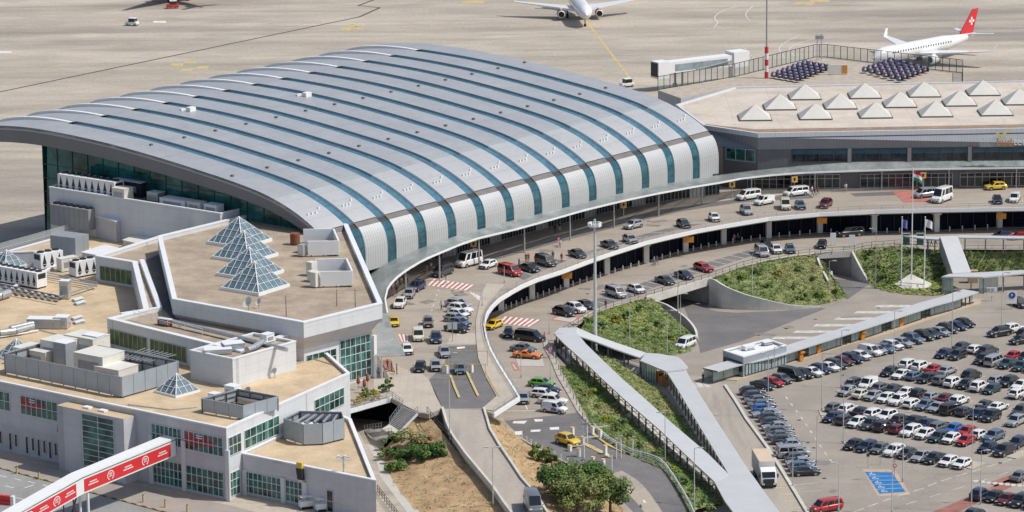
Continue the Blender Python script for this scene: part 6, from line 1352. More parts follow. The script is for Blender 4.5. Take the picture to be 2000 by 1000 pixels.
# ================================================================== vehicles
CT=dict( # L,W,H,belt, ws base, roof front, roof rear, rear base, nose z, tail z, wheelbase, wheel r, word
 hatch=(4.1,1.78,1.48,.93,.98,.30,-1.35,-1.92,.70,.90,2.58,.32,'hatchback'),
 city=(3.6,1.65,1.50,.95,.95,.40,-1.25,-1.68,.74,.92,2.35,.29,'small car'),
 sedan=(4.65,1.82,1.44,.92,1.05,.38,-.95,-1.62,.68,.95,2.75,.33,'saloon car'),
 estate=(4.65,1.80,1.50,.92,1.05,.40,-1.75,-2.22,.68,.92,2.75,.33,'estate car'),
 suv=(4.5,1.87,1.68,1.05,1.05,.42,-1.55,-2.08,.86,1.05,2.68,.37,'SUV'),
 mpv=(5.05,1.94,1.95,1.12,1.78,1.05,-2.33,-2.46,.92,1.1,3.1,.35,'passenger van'),
 van=(4.4,1.80,1.84,1.08,1.28,.62,-2.05,-2.15,.86,1.05,2.75,.32,'small panel van'),
 bus=(5.9,2.1,2.7,1.32,2.15,1.45,-2.72,-2.82,1.05,1.2,3.5,.37,'high roof minibus'),
 sport=(4.75,1.92,1.33,.88,.62,-.12,-.82,-1.75,.66,.92,2.72,.35,'sports coupe'))
def loft(b,secs,cap=True,mi=0):
    n=len(secs[0])
    for i in range(len(secs)-1):
        for k in range(n-1): b.face([secs[i][k],secs[i][k+1],secs[i+1][k+1],secs[i+1][k]],mi)
    if cap: b.face(list(reversed(secs[0])),mi); b.face(secs[-1],mi)
def bevelmesh(b,name,mats,w,seg=2):
    me=b.mesh(name,mats); bmx=bmesh.new(); bmx.from_mesh(me); bmesh.ops.remove_doubles(bmx,verts=bmx.verts,dist=.002); bmesh.ops.recalc_face_normals(bmx,faces=bmx.faces)
    ed=[e for e in bmx.edges if len(e.link_faces)==2 and e.calc_face_angle(0)>.25]
    bmesh.ops.bevel(bmx,geom=ed,offset=w,segments=seg,affect='EDGES',profile=.6,clamp_overlap=True)
    bmx.to_mesh(me); bmx.free()
    for p in me.polygons: p.use_smooth=True
    try: me.set_sharp_from_angle(angle=R(38))
    except Exception: pass
    return me
def inq(q,l,r,d,u,off):       # inset quad p0,p1 (bottom) p2,p3 (top)
    p0,p1,p2,p3=[Vector(x) for x in q]; f=lambda s,t:(p0.lerp(p1,s)).lerp(p3.lerp(p2,s),t); n=(p1-p0).cross(p3-p0).normalized()*off
    return [f(l,d)+n,f(1-r,d)+n,f(1-r,1-u)+n,f(l,1-u)+n]
CARPARTS={}
def carparts(kind):
    if kind in CARPARTS: return CARPARTS[kind]
    L,Wd,H,bl,x1,x2,x3,x4,nz,tz,wb,wr,word=CT[kind]; h=Wd/2; zl=.24; P=[]
    def ring(x,w,zt,zb=zl): return [(x,w*.93,zb),(x,w,zb+.26),(x,w*.99,zt-.12),(x,w*.90,zt),(x,-w*.90,zt),(x,-w*.99,zt-.12),(x,-w,zb+.26),(x,-w*.93,zb),(x,w*.93,zb)]
    f=L/2
    secs=[ring(-f,h*.84,tz-.10,zl+.14),ring(-f+.18,h*.95,tz,zl+.04),ring(-f+.7,h,bl+.02 if kind!='sedan' else tz+.0),ring(x4 if kind in('sedan','sport') else -f+.9,h,bl+.02),ring(0,h,bl),ring(x1,h*.99,bl-.02),ring(f-.75,h*.97,(bl+nz)/2+.05),ring(f-.22,h*.92,nz+.02,zl+.02),ring(f,h*.76,nz-.14,zl+.12)]
    secs.sort(key=lambda s:s[0][0])
    b=MB(); loft(b,[[Vector(p) for p in s] for s in secs])
    wbt=h*.88; wt=h*(.70 if kind not in('mpv','van','bus') else .80); zb=bl-.03; cr=.05
    roof=[(x1,wbt,zb),(x2,wt,H-cr),(x3,wt,H-cr-.03),(x4,wbt,zb)]
    R_=[Vector(p) for p in roof]; Lf=[Vector((p.x,-p.y,p.z)) for p in R_]; xm=(x2+x3)/2
    Mr=Vector((xm,wt*1.01,H-.005)); Ml=Vector((xm,-wt*1.01,H-.005))
    for q in ([R_[0],R_[1],Lf[1],Lf[0]],[R_[1],Mr,Ml,Lf[1]],[Mr,R_[2],Lf[2],Ml],[R_[2],R_[3],Lf[3],Lf[2]],[R_[0],R_[3],R_[2],Mr,R_[1]],[Lf[1],Ml,Lf[2],Lf[3],Lf[0]]): b.face(q)
    for s in (1,-1): b.box((x1-.28,s*(h+.07),bl+.06),(.14,.20,.13))
    P.append(('body',bevelmesh(b,'body',[PAINT['white']],.055),None))
    b=MB(); b.face(inq([R_[0],Lf[0],Lf[1],R_[1]],.06,.06,.06,.05,-.012)); q=b.f[0]; 
    def quad(nm,q,n_out):
        c=[Vector(v) for v in q]; nn=(c[1]-c[0]).cross(c[2]-c[0])
        if nn.dot(n_out)<0: c.reverse()
        nn=(c[1]-c[0]).cross(c[2]-c[0]).normalized()
        return [v+nn*.02 for v in c]
    b=MB(); b.face(quad('w',inq([R_[0],Lf[0],Lf[1],R_[1]],.05,.05,.05,.06,0),Vector((1,0,.6)))); P.append(('windscreen',b.mesh('windscreen',M['carglass']),None))
    b=MB(); b.face(quad('w',inq([R_[3],Lf[3],Lf[2],R_[2]],.08,.08,.12 if kind not in('van',) else .3,.10,0),Vector((-1,0,.6)))); P.append(('rear_window',b.mesh('rear_window',M['carglass']),None))
    for S,sg in ((R_,1),(Lf,-1)):
        b=MB(); q=[S[3],S[0],S[1],S[2]]
        no=Vector((0,sg,.3))
        def fq(s,t): return (q[0].lerp(q[1],s)).lerp(q[3].lerp(q[2],s),t)
        spl={'van':[(.66,.93)],'mpv':[(.05,.36),(.40,.68),(.72,.93)],'bus':[(.05,.34),(.38,.66),(.74,.93)],'sport':[(.34,.90)]}.get(kind,[(.10,.46),(.50,.90)])
        for s0,s1 in spl:
            c=[fq(s0,.10),fq(s1,.10),fq(min(s1,.94) if s1>.85 else s1,.86),fq(s0 if s0>.12 else s0+.02,.86)]; b.face(quad('s',c,no))
        P.append(('side_window',b.mesh('side_window',M['carglass']),None))
    wm=MB(); wm.cyl((0,-.11,0),(0,.11,0),wr,n=16,mi=0); 
    for s in (1,-1): wm.cyl((0,s*.105,0),(0,s*.122,0),wr*.64,n=14,mi=1)
    wmesh=wm.mesh('wheel',[M['rubber'],M['rim']])
    for sx in (1,-1):
        for sy in (1,-1): P.append(('wheel',wmesh,(sx*wb/2+.02,sy*(h-.10),wr)))
    b=MB()
    for sx in (1,-1):
        for sy in (1,-1): b.cyl((sx*wb/2+.02,sy*(h-.02),wr+.02),(sx*wb/2+.02,sy*(h+.012),wr+.02),wr*1.17,n=16)
    b.box((f-.02,0,.48),(.06,h*1.15,.20)); b.box((-f+.03,0,.42),(.08,h*1.4,.16))
    for s in (1,-1): b.box((0,s*(h-.005),zl+.07),(wb-2*wr*1.2,.03,.12))
    bme=P[0][1]; tm=b.mesh('trim',M['trimb']); bq=bmesh.new(); bq.from_mesh(bme); nf=len(bq.faces); bq.from_mesh(tm); bq.faces.ensure_lookup_table()
    for fc in bq.faces[nf:]: fc.material_index=1
    bq.to_mesh(bme); bq.free(); bme.materials.append(M['trimb'])
    for s in (1,-1):
        b=MB(); b.box((f-.17,s*h*.70,nz-.05),(.26,h*.34,.15),s*R(-16)); P.append(('headlight',b.mesh('headlight',M['headl']),None))
        b=MB(); b.box((-f+.10,s*h*.78,tz-.14 if kind not in('mpv','van','bus','suv','hatch','estate') else tz-.02),(.14,h*.26,.18 if kind not in('mpv','van','bus') else .42)); P.append(('tail_light',b.mesh('tail_light',M['taill']),None))
    b=MB(); b.box((f+.02,0,.42),(.03,.52,.12)); P.append(('number_plate',b.mesh('number_plate',M['plate']),None))
    CARPARTS[kind]=P; return P
NCAR=0
def car(px,py,z,kind,color,ang,label,group=None,extra=None,pos=None):
    p=pos if pos is not None else at(px,py,z+.62); e=empty('parked_car' if group and 'park' in group else 'car',(p.x,p.y,z),ang,label,'van' if kind in('mpv','van','bus') else 'car',group); e.scale=(random.uniform(.95,1.06),random.uniform(.97,1.03),random.uniform(.95,1.06))
    for nm,me,off in carparts(kind):
        o=bpy.data.objects.new(nm,me); COL.objects.link(o); o.parent=e
        if off: o.location=off
        if nm=='body': o.material_slots[0].link='OBJECT'; o.material_slots[0].material=PAINT[color]
    return e
def hd(px,py,z,dx,dy):
    a,c=at(px,py,z),at(px+dx,py+dy,z); return math.atan2(c.y-a.y,c.x-a.x)
cn=lambda c: CNAME.get(c,c)
def row(start,end,n,items,name,flip=False,jit=.05):
    A,B=at(*start,.62),at(*end,.62); d=B-A; a=math.atan2(d.y,d.x)-R(90)
    k=0
    for i,it in enumerate(items):
        if not it: continue
        kind,c=it.split(':'); p=A.lerp(B,i/(n-1)); j=Vector((random.uniform(-.15,.15),random.uniform(-.25,.25),0))
        rev=(random.random()<.22)!=flip
        car(0,0,0,kind,c,a+(math.pi if rev else 0)+R(random.uniform(-2,2)),f'{cn(c)} {CT[kind][12]}, {ORD[k]} from left, {name}','cars in the car park rows, parked',pos=p+j); k+=1
row((1667,867),(1879,904.5),9,'hatch:black estate:darkblue hatch:grey suv:white hatch:darkgrey sedan:silver sedan:black hatch:white hatch:white'.split(),'front row of the car park')
row((1624,815),(1885,861),11,'hatch:darkblue estate:darkgrey hatch:white suv:darkgrey suv:black hatch:darkred suv:white hatch:white estate:teal hatch:white hatch:red'.split(),'near line of the second row block')
row((1632,795),(1941,852),13,'hatch:grey suv:white sedan:black suv:white suv:white hatch:darkgrey sedan:black sedan:darkblue estate:grey hatch:blue hatch:red hatch:white suv:bluegrey'.split(),'far line of the second row block',True)
row((1656,764.5),(1935,812.5),12,'hatch:silver sedan:cream hatch:silver hatch:white suv:white estate:white sedan:bluegrey sedan:silver mpv:black hatch:darkgrey hatch:darkblue suv:black'.split(),'near line of the third row block')
row((1671,747),(1950,795),12,['suv:darkgrey','van:white','hatch:grey','sedan:darkgrey','sedan:white','hatch:black','hatch:silver','sedan:darkred','suv:white',None,'sedan:darkgrey','sedan:white'],'far line of the third row block',True)
row((1738,725.5),(2015,772),12,['hatch:black','sedan:white','hatch:bluegrey','estate:black','hatch:grey','suv:white','hatch:black','suv:white','hatch:teal',None,'suv:white','hatch:white'],'near line of the fourth row block')
row((1776,711),(1996,751),10,['suv:white','suv:white','sedan:red','sedan:silver',None,'suv:black',None,'hatch:silver','suv:black','sedan:white'],'far line of the fourth row block',True)
row((1845,690),(2020,718),8,['hatch:darkblue','suv:black',None,'suv:black','mpv:silver','sedan:teal','sedan:teal','suv:black'],'near line of the fifth row block')
row((1882,677),(2007,699),6,['sedan:darkgrey','hatch:white','suv:darkgrey',None,'sedan:red','suv:black'],'far line of the fifth row block',True)
row((1952,650),(1993,664),2,'suv:black hatch:black'.split(),'pair near the right edge behind the fifth row block'); row((1980,642),(2006,648),2,'suv:white hatch:black'.split(),'rearmost pair at the right edge',True)
row((1930,874),(1960,880),2,'hatch:darkblue suv:black'.split(),'dark pair right of the front row'); car(1987,865,0,'suv','darkblue',hd(1987,865,0,-30,16),'dark blue SUV behind the dark pair right of the front row','cars in the car park rows, parked')
row((1914,965),(2020,984),5,'suv:darkblue hatch:black sedan:darkred suv:black hatch:black'.split(),'bottom right row beyond the red lane')
for x,y,k,c,dx,dy,l in ((1902,1002,'sedan','darkgrey',30,-14,'dark grey saloon car cut by the bottom edge below the bottom right row'),(1994,929,'sedan','grey',30,-14,'grey saloon car at the right edge above the white give way teeth'),(1984,822,'suv','silver',-30,14,'silver SUV at the right edge beyond the second row block'),(1994,803,'suv','darkgrey',-30,14,'dark grey SUV behind the silver one at the right edge'),(1992,592,'suv','darkgrey',34,14,'lone dark grey SUV at the right edge beside the parking sign')):
    car(x,y,0,k,c,hd(x,y,0,dx,dy),l,'cars in the car park rows, parked')
wl=[(1490,752,'sedan','black'),(1510,746,'hatch','red'),(1527,740,'hatch','grey'),(1546,733,'mpv','black'),(1569,730,'hatch','black'),(1586,726,'sedan','white'),(1602,721,'hatch','darkblue'),(1618,716,'sedan','white'),(1633,711,'estate','darkgrey'),(1648,705,'hatch','darkred'),(1664,700,'estate','darkblue'),(1681,694,'hatch','white'),(1700,686,'van','white'),(1714,684,'hatch','silver'),(1728,680,'sedan','bluegrey'),(1744,674,'estate','white'),(1762,669,'sedan','silver'),(1783,662,'suv','bluegrey'),(1804,656,'suv','black'),(1820,652,'hatch','darkgrey'),(1837,648,'hatch','silver'),(1851,642,'suv','black'),(1868,636,'sedan','darkblue'),(1884,631,'hatch','black')]
for i,(x,y,k,c) in enumerate(wl):
    car(x,y,0,k,c,hd(x,y,0,41,9.5)+(math.pi if i in(5,12) and False else 0),f'{cn(c)} {CT[k][12]}, {ORD[i]} from the left along the glass walkway','cars parked along the glass walkway')
lc_=['hatch:black','hatch:darkgrey','sedan:grey','sedan:grey','hatch:blue','sedan:silver','hatch:darkgrey','hatch:darkgrey','sedan:silver','estate:grey','sedan:grey','hatch:darkgrey','hatch:silver','sedan:grey','mpv:silver','hatch:grey','sedan:silver','hatch:bluegrey','sedan:black']
for i,it in enumerate(lc_):
    k,c=it.split(':'); x,y=lerp(1470,1573,i/18),lerp(763,920,i/18)
    car(x+random.uniform(-2,2),y,0,k,c,hd(x,y,0,55,-3)+(math.pi if i in(5,8,12,16) else 0),f'{cn(c)} {CT[k][12]}, {ORD[i]} from the rear in the left column','cars parked in the left column')
G1='vehicles on the departures deck'; G2='vehicles on the arrivals road'
UPV=[(865,531,'mpv','darkgrey',-40,15,'dark grey passenger van in front of the white minibus by the zebra crossing'),(916,512,'bus','white',-46,12,'white high roof minibus by the canopy near the zebra crossing'),(953,516,'hatch','white',-38,14,'white hatchback right of the white high roof minibus'),(996,530,'mpv','red',40,11,'red passenger van with pale door parked at the deck edge'),(1033,523,'sedan','black',40,10,'black saloon car right of the red passenger van'),(1066,511,'mpv','darkgrey',38,13,'dark grey passenger van with luggage beside it'),(1128,495,'sedan','darkgrey',38,14,'dark grey saloon car left of the tall mast on the deck'),(1191,477,'sedan','darkgrey',36,14,'dark grey saloon car just right of the tall mast on the deck'),(1231,467,'hatch','silver',30,16,'silver hatchback facing out at the deck edge below the silver SUV'),(1237,439,'suv','silver',-42,10,'silver SUV driving along the middle of the deck'),(1335,437,'hatch','darkgrey',26,15,'dark grey hatchback with opened tailgate at the deck edge'),(1395,425,'city','white',18,16,'small white car at the deck edge left of the vans'),(1458,411,'suv','silver',18,16,'silver SUV parked below the two white vans'),(1462,383,'mpv','white',-52,8,'white passenger van at the left of the three by the canopy'),(1493,393,'van','white',-46,8,'small white panel van in front of the white passenger van'),(1555,376,'mpv','white',-52,6,'white passenger van with people behind it under the canopy'),(1534,401,'mpv','cream',4,18,'cream passenger van facing out at the deck edge'),(1563,401,'hatch','bluegrey',12,16,'blue grey hatchback beside the cream passenger van'),(1612,398,'suv','darkred',-20,14,'dark red SUV alone at the deck edge'),(1808,379,'mpv','silver',-52,6,'silver passenger van on the red bay behind the tricolour pole'),(1840,387,'bus','white',-38,14,'white high roof minibus right of the tricolour pole'),(1945,364,'suv','yellow',-50,3,'yellow taxi SUV near the right edge by the restaurant front'),(1948,390,'hatch','darkblue',8,18,'dark blue hatchback facing out near the right edge'),(1982,387,'van','white',-12,18,'small white panel van at the right edge of the deck'),
(814,560,'suv','darkblue',-34,18,'dark blue SUV stopping left of the upper zebra crossing'),(799,573,'hatch','silver',-14,24,'silver hatchback behind the white SUV at the kerb'),(781,592,'suv','white',-18,26,'white SUV at the kerb in front of the yellow taxi'),(769,627,'sedan','yellow',9,30,'yellow taxi saloon partly beside the entrance canopy'),(836,629,'hatch','brown',3,30,'grey brown hatchback driving towards the toll gates'),(817,655,'mpv','cream',3,30,'cream passenger van beside the dark blue SUV near the toll gates'),(851,660,'suv','darkblue',2,30,'dark blue SUV right of the cream passenger van'),(894,594,'suv','silver',44,7,'silver SUV at the rear of the parked cluster on the deck'),(899,604,'suv','white',44,7,'white SUV, second from the rear in the deck cluster'),(896,613,'hatch','white',44,7,'white hatchback in the middle of the deck cluster'),(890,622,'hatch','silver',44,7,'silver hatchback, third from the front in the deck cluster'),(898,630,'hatch','bluegrey',44,7,'blue grey hatchback, second from the front in the deck cluster'),(892,641,'sedan','black',44,7,'black saloon car with road sign, nearest in the deck cluster'),(795,682,'hatch','white',12,26,'white hatchback emerging below the entrance canopy corner'),(868,687,'sedan','silver',12,28,'silver saloon car heading into the right toll lane'),(820,716,'hatch','black',-10,26,'black hatchback waiting on the plaza left of the toll lanes'),(851,714,'hatch','silver',4,28,'silver hatchback at the left toll barrier'),(898,720,'hatch','bluegrey',4,28,'blue grey hatchback at the middle toll barrier')]
for x,y,k,c,dx,dy,l in UPV: car(x,y,ZD,k,c,hd(x,y,ZD,dx,dy),l,G1)
ARV=[(964,634,'hatch','yellow',-34,14,'yellow hatchback taxi emerging below the deck edge'),(993,650,'city','darkblue',-10,26,'small dark blue car right of the yellow hatchback taxi'),(1034,658,'mpv','black',48,6,'black passenger van parked behind the orange car'),(1022,680,'sedan','grey',46,5,'grey saloon car tucked behind the orange car'),(1031,692,'sport','orange',50,4,'bright orange sports coupe on the red bay'),(1058,748,'hatch','green',46,4,'green hatchback at the rear of the lower parked group'),(1068,760,'sedan','teal',46,4,'dark saloon car between the green and white cars'),(1062,769,'estate','white',46,4,'white estate car in the lower parked group'),(1080,782,'suv','white',46,4,'white SUV in front of the white estate car'),(1083,798,'van','white',46,6,'small white panel van with blue door panel, nearest of its group'),(1022,778,'hatch','silver',4,26,'silver hatchback driving beside the deck corner'),(1109,860,'suv','yellow',40,12,'yellow taxi SUV at the exit toll gates'),(1102,609,'suv','black',42,10,'black SUV on the red bay below the deck'),(1124,602,'suv','white',40,12,'white SUV right of the black one on the red bay'),(1143,594,'sedan','darkgrey',40,12,'dark grey saloon car just left of the tall mast'),(1203,572,'mpv','silver',38,14,'silver passenger van above the left green bank'),(1243,564,'hatch','white',38,14,'white hatchback above the left end of the bridge beam'),(1299,547,'sedan','darkgrey',38,13,'dark grey saloon car above the wide bridge beam'),(1336,537,'sedan','darkblue',38,13,'dark blue saloon car above the right part of the bridge beam'),(1374,522,'estate','red',38,13,'red estate car above the retaining wall'),(1488,492,'mpv','silver',18,16,'silver passenger van above the middle green bank'),(1516,487,'hatch','white',16,16,'white hatchback right of the silver passenger van'),(1543,486,'hatch','bluegrey',8,18,'blue grey hatchback above the middle green bank'),(1497,477,'sedan','black',18,15,'black saloon car behind the white hatchback'),(1660,455,'mpv','black',-54,4,'long black passenger van under the deck edge'),(1605,477,'hatch','black',-8,17,'black hatchback with open doors above the small underpass'),(1958,459,'hatch','darkblue',-50,2,'dark blue hatchback beside the thin canopy at right'),(1992,461,'sedan','red',-50,2,'red saloon car at the right edge of the arrivals road')]
for x,y,k,c,dx,dy,l in ARV:
    e=car(x,y,ZA,k,c,hd(x,y,ZA,dx,dy),l,G2)
    if 'blue door' in l:
        b=MB()
        for s in (1,-1): b.face([(-.3,s*.915,.5),(.9,s*.915,.5),(.7,s*.915,1.0),(-.1,s*.915,1.0)][::s])
        b.build('blue_door_panel',PAINT['blue'],e)
car(1339,672,0,'mpv','white',hd(1339,672,0,-42,18),'white passenger van on the access road beside the left green bank','vehicles on the access roads')
car(1614,990,0,'mpv','red',hd(1614,990,0,-56,10),'red panel sided van at the bottom edge left of the lamp posts','vehicles on the access roads')
car(1041,988,zr(985),'bus','grey',hd(1041,988,zr(985),14,26)+0,'grey high roof van driving down the exit ramp','vehicles on the access roads')
# lorry
p=at(1494,921,1.6); a=hd(1494,930,0,33,58); e=empty('lorry',(p.x,p.y,0),a,'white lorry with a cream topped box body on the parking access road','lorry')
b=MB(); b.box((-1.7,0,2.35),(7.2,2.45,2.7)); e_=bevelmesh(b,'box_body',[mat('lorry_box',(.55,.54,.53),.5,var=.06)],.05); o=bpy.data.objects.new('box_body',e_); COL.objects.link(o); o.parent=e
MB().box((-1.7,0,3.73),(7.1,2.35,.06)).build('roof_sheet',mat('lorry_roof',(.60,.47,.34),.6,var=.08),e)
b=MB(); secs=[]
for x,zt,w in ((2.05,2.95,1.2),(2.4,3.0,1.2),(3.3,2.55,1.2),(3.75,1.75,1.18),(3.85,1.0,1.15)): secs.append([Vector(v) for v in ((x,w,.6),(x,w,zt-.12),(x,w*.94,zt),(x,-w*.94,zt),(x,-w,zt-.12),(x,-w,.6),(x,w,.6))])
loft(b,secs); o=bpy.data.objects.new('cab',bevelmesh(b,'cab',[M['white']],.06)); COL.objects.link(o); o.parent=e
b=MB(); b.face([(3.78,-1.0,1.72),(3.78,1.0,1.72),(3.36,1.02,2.52),(3.36,-1.02,2.52)]); b.build('windscreen',M['carglass'],e)
for s in (1,-1): b=MB(); b.face([(2.5,s*1.215,1.75),(3.5,s*1.215,1.75),(3.25,s*1.215,2.4),(2.5,s*1.215,2.45)][::-s]); b.build('side_window',M['carglass'],e); MB().box((3.55,s*1.4,1.95),(.12,.22,.6)).build('mirror',M['trimb'],e)
b=MB(); b.box((3.88,0,1.2),(.1,1.7,.7)); b.box((3.9,0,.65),(.16,2.3,.35)); b.build('grille',M['trimb'],e)
for s in (1,-1): MB().box((3.97,s*.85,.75),(.06,.4,.2)).build('headlight',M['headl'],e)
MB().box((-.7,0,.75),(8.6,.9,.3)).build('chassis',M['trimb'],e)
wm=MB(); wm.cyl((0,-.16,0),(0,.16,0),.48,n=16); [wm.cyl((0,s*.155,0),(0,s*.17,0),.27,n=12,mi=1) for s in (1,-1)]; wm=wm.mesh('wheel',[M['rubber'],M['rim']])
for x in (3.0,-2.4,-3.6):
    for s in (1,-1): o=bpy.data.objects.new('wheel',wm); COL.objects.link(o); o.parent=e; o.location=(x,s*1.05,.48)
def tug(px,py,c,lab,ang):
    p=at(px,py,ZA); e=empty('airport_tug',(p.x,p.y,ZA),ang,lab,'airport tug'); b=MB(); b.box((0,0,.75),(3.4,1.7,.7)); o=bpy.data.objects.new('body',bevelmesh(b,'body',[M[c]],.08)); COL.objects.link(o); o.parent=e
    b=MB(); b.box((.2,0,2.05),(1.9,1.6,.1)); b.build('cab_roof',M['white'],e); b=MB()
    for sx in (-.65,1.05):
        for sy in (-.72,.72): b.bar((sx,sy,1.1),(sx,sy,2.02),.1)
    b.build('cab_frame',M['steeld'],e); MB().box((.2,0,1.5),(1.6,1.4,.8)).build('cab_glass',M['carglass'],e)
    wmm=carparts('hatch')[5][1]
    for sx in (-1.1,1.1):
        for sy in (-.8,.8): o=bpy.data.objects.new('wheel',wmm); COL.objects.link(o); o.parent=e; o.location=(sx,sy,.33)
tug(258,50,'white','small white airport tug alone on the wide concrete apron',R(-20)); tug(337,16,'red','small red and white airport tug beside the aircraft shadow',R(10)); tug(1224,170,'white','white airport vehicle at the end of the yellow lead-in line',R(30))
e=empty('road_barrier',at(8,985,ZA),R(-20),'red and white water filled road barrier at the lower left edge','barrier')
for k in range(2): MB().box((k*.02,0,.35+k*.72),(3.2,.6,.62)).build('red_block',M['red'],e); MB().box((1.45,0,.35+k*.72),(.5,.64,.66)).build('white_block',M['white'],e)

# painted stall lines of the car park
b=MB()
def stall_lines(start,end,n,length,off=0.):
    A,B=at(*start,0),at(*end,0); d=(B-A).normalized(); q=Vector((-d.y,d.x,0)); p=(B-A).length/(n-1)
    for i in range(n+1):
        c=A+d*(p*(i-.5)); a=c-q*length/2; e2=c+q*length/2; w=d*.06; u=Vector((0,0,.012)); b.flat([a-w+u,a+w+u,e2+w+u,e2-w+u])
for st,en,n in (((1667,872),(1879,910),9),((1624,820),(1912,871),12),((1632,800),(1941,857),13),((1656,769),(1960,822),13),((1671,752),(1975,805),13),((1738,730),(2015,777),12),((1776,716),(1996,756),10),((1845,695),(2020,723),8),((1882,682),(2007,704),6),((1914,970),(2020,989),5)): stall_lines(st,en,n,5.0)
for i in range(26):
    t=i/25; x,y=lerp(1482,1890,t),lerp(758,633,t); a=at(x-18,y-4,0); c=at(x+22,y+5,0); d=(c-a).normalized(); w=Vector((-d.y,d.x,0))*.06; u=Vector((0,0,.012)); b.flat([a-w+u,a+w+u,c+w+u,c-w+u])
structure(b.put('bay_marking',mat('worn_paint',(.50,.47,.43),.75,var=.35,scale=1.5)))
# repair patches and manhole covers in the road surfaces
b=MB(); g=MB(); rr=random.Random(5)
for zone,z in (([(1600,720),(1960,900)],0),([(1520,740),(1640,990)],0),([(1440,660),(1720,600)],0),([(960,590),(1180,560)],ZA),([(780,600),(930,560)],ZD),([(1000,500),(1400,400)],ZD),([(1100,590),(1500,480)],ZA)):
    for k in range(7):
        x=rr.uniform(zone[0][0],zone[1][0]); y=lerp(zone[0][1],zone[1][1],(x-zone[0][0])/(zone[1][0]-zone[0][0]))+rr.uniform(-10,10); p=at(x,y,z); a=rr.uniform(0,3); w,h=rr.uniform(.6,2.2),rr.uniform(.4,1.2); u=Vector((0,0,.017)); e1=Vector((math.cos(a),math.sin(a),0)); e2=Vector((-e1.y,e1.x,0))
        if k<3: b.flat([p+u-e1*w-e2*h,p+u+e1*w-e2*h,p+u+e1*w*.95+e2*h,p+u-e1*w*.9+e2*h])
        else: g.flat([p+u+Vector((.35*math.cos(t*.7854),.35*math.sin(t*.7854),0)) for t in range(8)])
structure(b.put('road_patch',mat('patched_asphalt',(.21,.19,.165),.9,var=.2,scale=.6))); structure(g.put('manhole_cover',M['steeld']))
# ================================================================== people
SKIN=[mat('skin_a',(.48,.29,.20),.6,var=.05),mat('skin_b',(.34,.20,.13),.6,var=.05)]
CL={n:mat('cloth_'+n,c,.85,var=.1,scale=3) for n,c in dict(white=(.66,.66,.64),black=(.02,.02,.022),navy=(.03,.04,.10),blue=(.05,.12,.32),grey=(.22,.22,.23),pink=(.60,.12,.25),red=(.45,.03,.03),beige=(.42,.34,.24),jeans=(.07,.10,.17),brown=(.12,.07,.05),yellow=(.6,.45,.1)).items()}
HAIR=[mat('hair_dark',(.03,.02,.015),.6,var=.2),mat('hair_light',(.25,.16,.08),.6,var=.2)]
def person_mesh(walk):
    J={'pelvis':(0,0,.95),'waist':(0,0,1.10),'chest':(0,.01,1.33),'neck':(0,0,1.48),'head':(0,-.02,1.58),'crown':(0,-.01,1.71),'nose':(0,-.10,1.60)}
    s=.26 if walk else .03
    for k,sg in (('L',1),('R',-1)):
        J['hip'+k]=(sg*.10,0,.90); J['knee'+k]=(sg*.11,-sg*s*.6-.02,.50); J['ankle'+k]=(sg*.11,-sg*s+.04*0,.09); J['toe'+k]=(sg*.12,-sg*s-.17,.04)
        J['sh'+k]=(sg*.19,0,1.41); J['elb'+k]=(sg*.26,sg*s*.5+.02,1.14); J['wri'+k]=(sg*.27,sg*s*.7-.08,.90); J['hand'+k]=(sg*.27,sg*s*.7-.11,.80)
    E=[('pelvis','waist'),('waist','chest'),('chest','neck'),('neck','head'),('head','crown'),('head','nose')]
    for k in 'LR': E+=[('pelvis','hip'+k),('hip'+k,'knee'+k),('knee'+k,'ankle'+k),('ankle'+k,'toe'+k),('chest','sh'+k),('sh'+k,'elb'+k),('elb'+k,'wri'+k),('wri'+k,'hand'+k)]
    RD=dict(pelvis=.15,waist=.135,chest=.16,neck=.058,head=.095,crown=.07,nose=.022,hip=.10,knee=.062,ankle=.045,toe=.04,sh=.075,elb=.048,wri=.034,hand=.038)
    ks=list(J); me=bpy.data.meshes.new('person'); me.from_pydata([J[k] for k in ks],[(ks.index(a),ks.index(c)) for a,c in E],[])
    o=bpy.data.objects.new('person',me); COL.objects.link(o); o.modifiers.new('s','SKIN'); o.modifiers.new('d','SUBSURF').levels=1; o.modifiers['d'].render_levels=1
    for i,k in enumerate(ks):
        r=RD.get(k,RD.get(k[:-1],.05)); v=me.skin_vertices[0].data[i]; v.radius=(r,r*(.8 if k in('chest','waist','pelvis') else 1)); v.use_root=(k=='pelvis')
    bpy.context.view_layer.update(); m2=bpy.data.meshes.new_from_object(o.evaluated_get(bpy.context.evaluated_depsgraph_get())); bpy.data.objects.remove(o); m2.name='person'
    m2.materials.clear()
    for k in (SKIN[0],CL['white'],CL['jeans'],CL['black']): m2.materials.append(k)
    for p in m2.polygons:
        c=p.center; p.use_smooth=True
        p.material_index=3 if c.z<.11 else 2 if (c.z<.96 and abs(c.x)<.215) else 0 if (c.z>1.455 or (abs(c.x)>.2 and c.z<1.12)) else 1
    return m2
PM=[person_mesh(False),person_mesh(True)]
hb=MB(); prof=[(.001,.145),(.06,.13),(.10,.08),(.112,.02),(.105,-.05)]; hb.lathe((0,0,0),list(reversed(prof)),10); HM=hb.mesh('hair',HAIR[0])
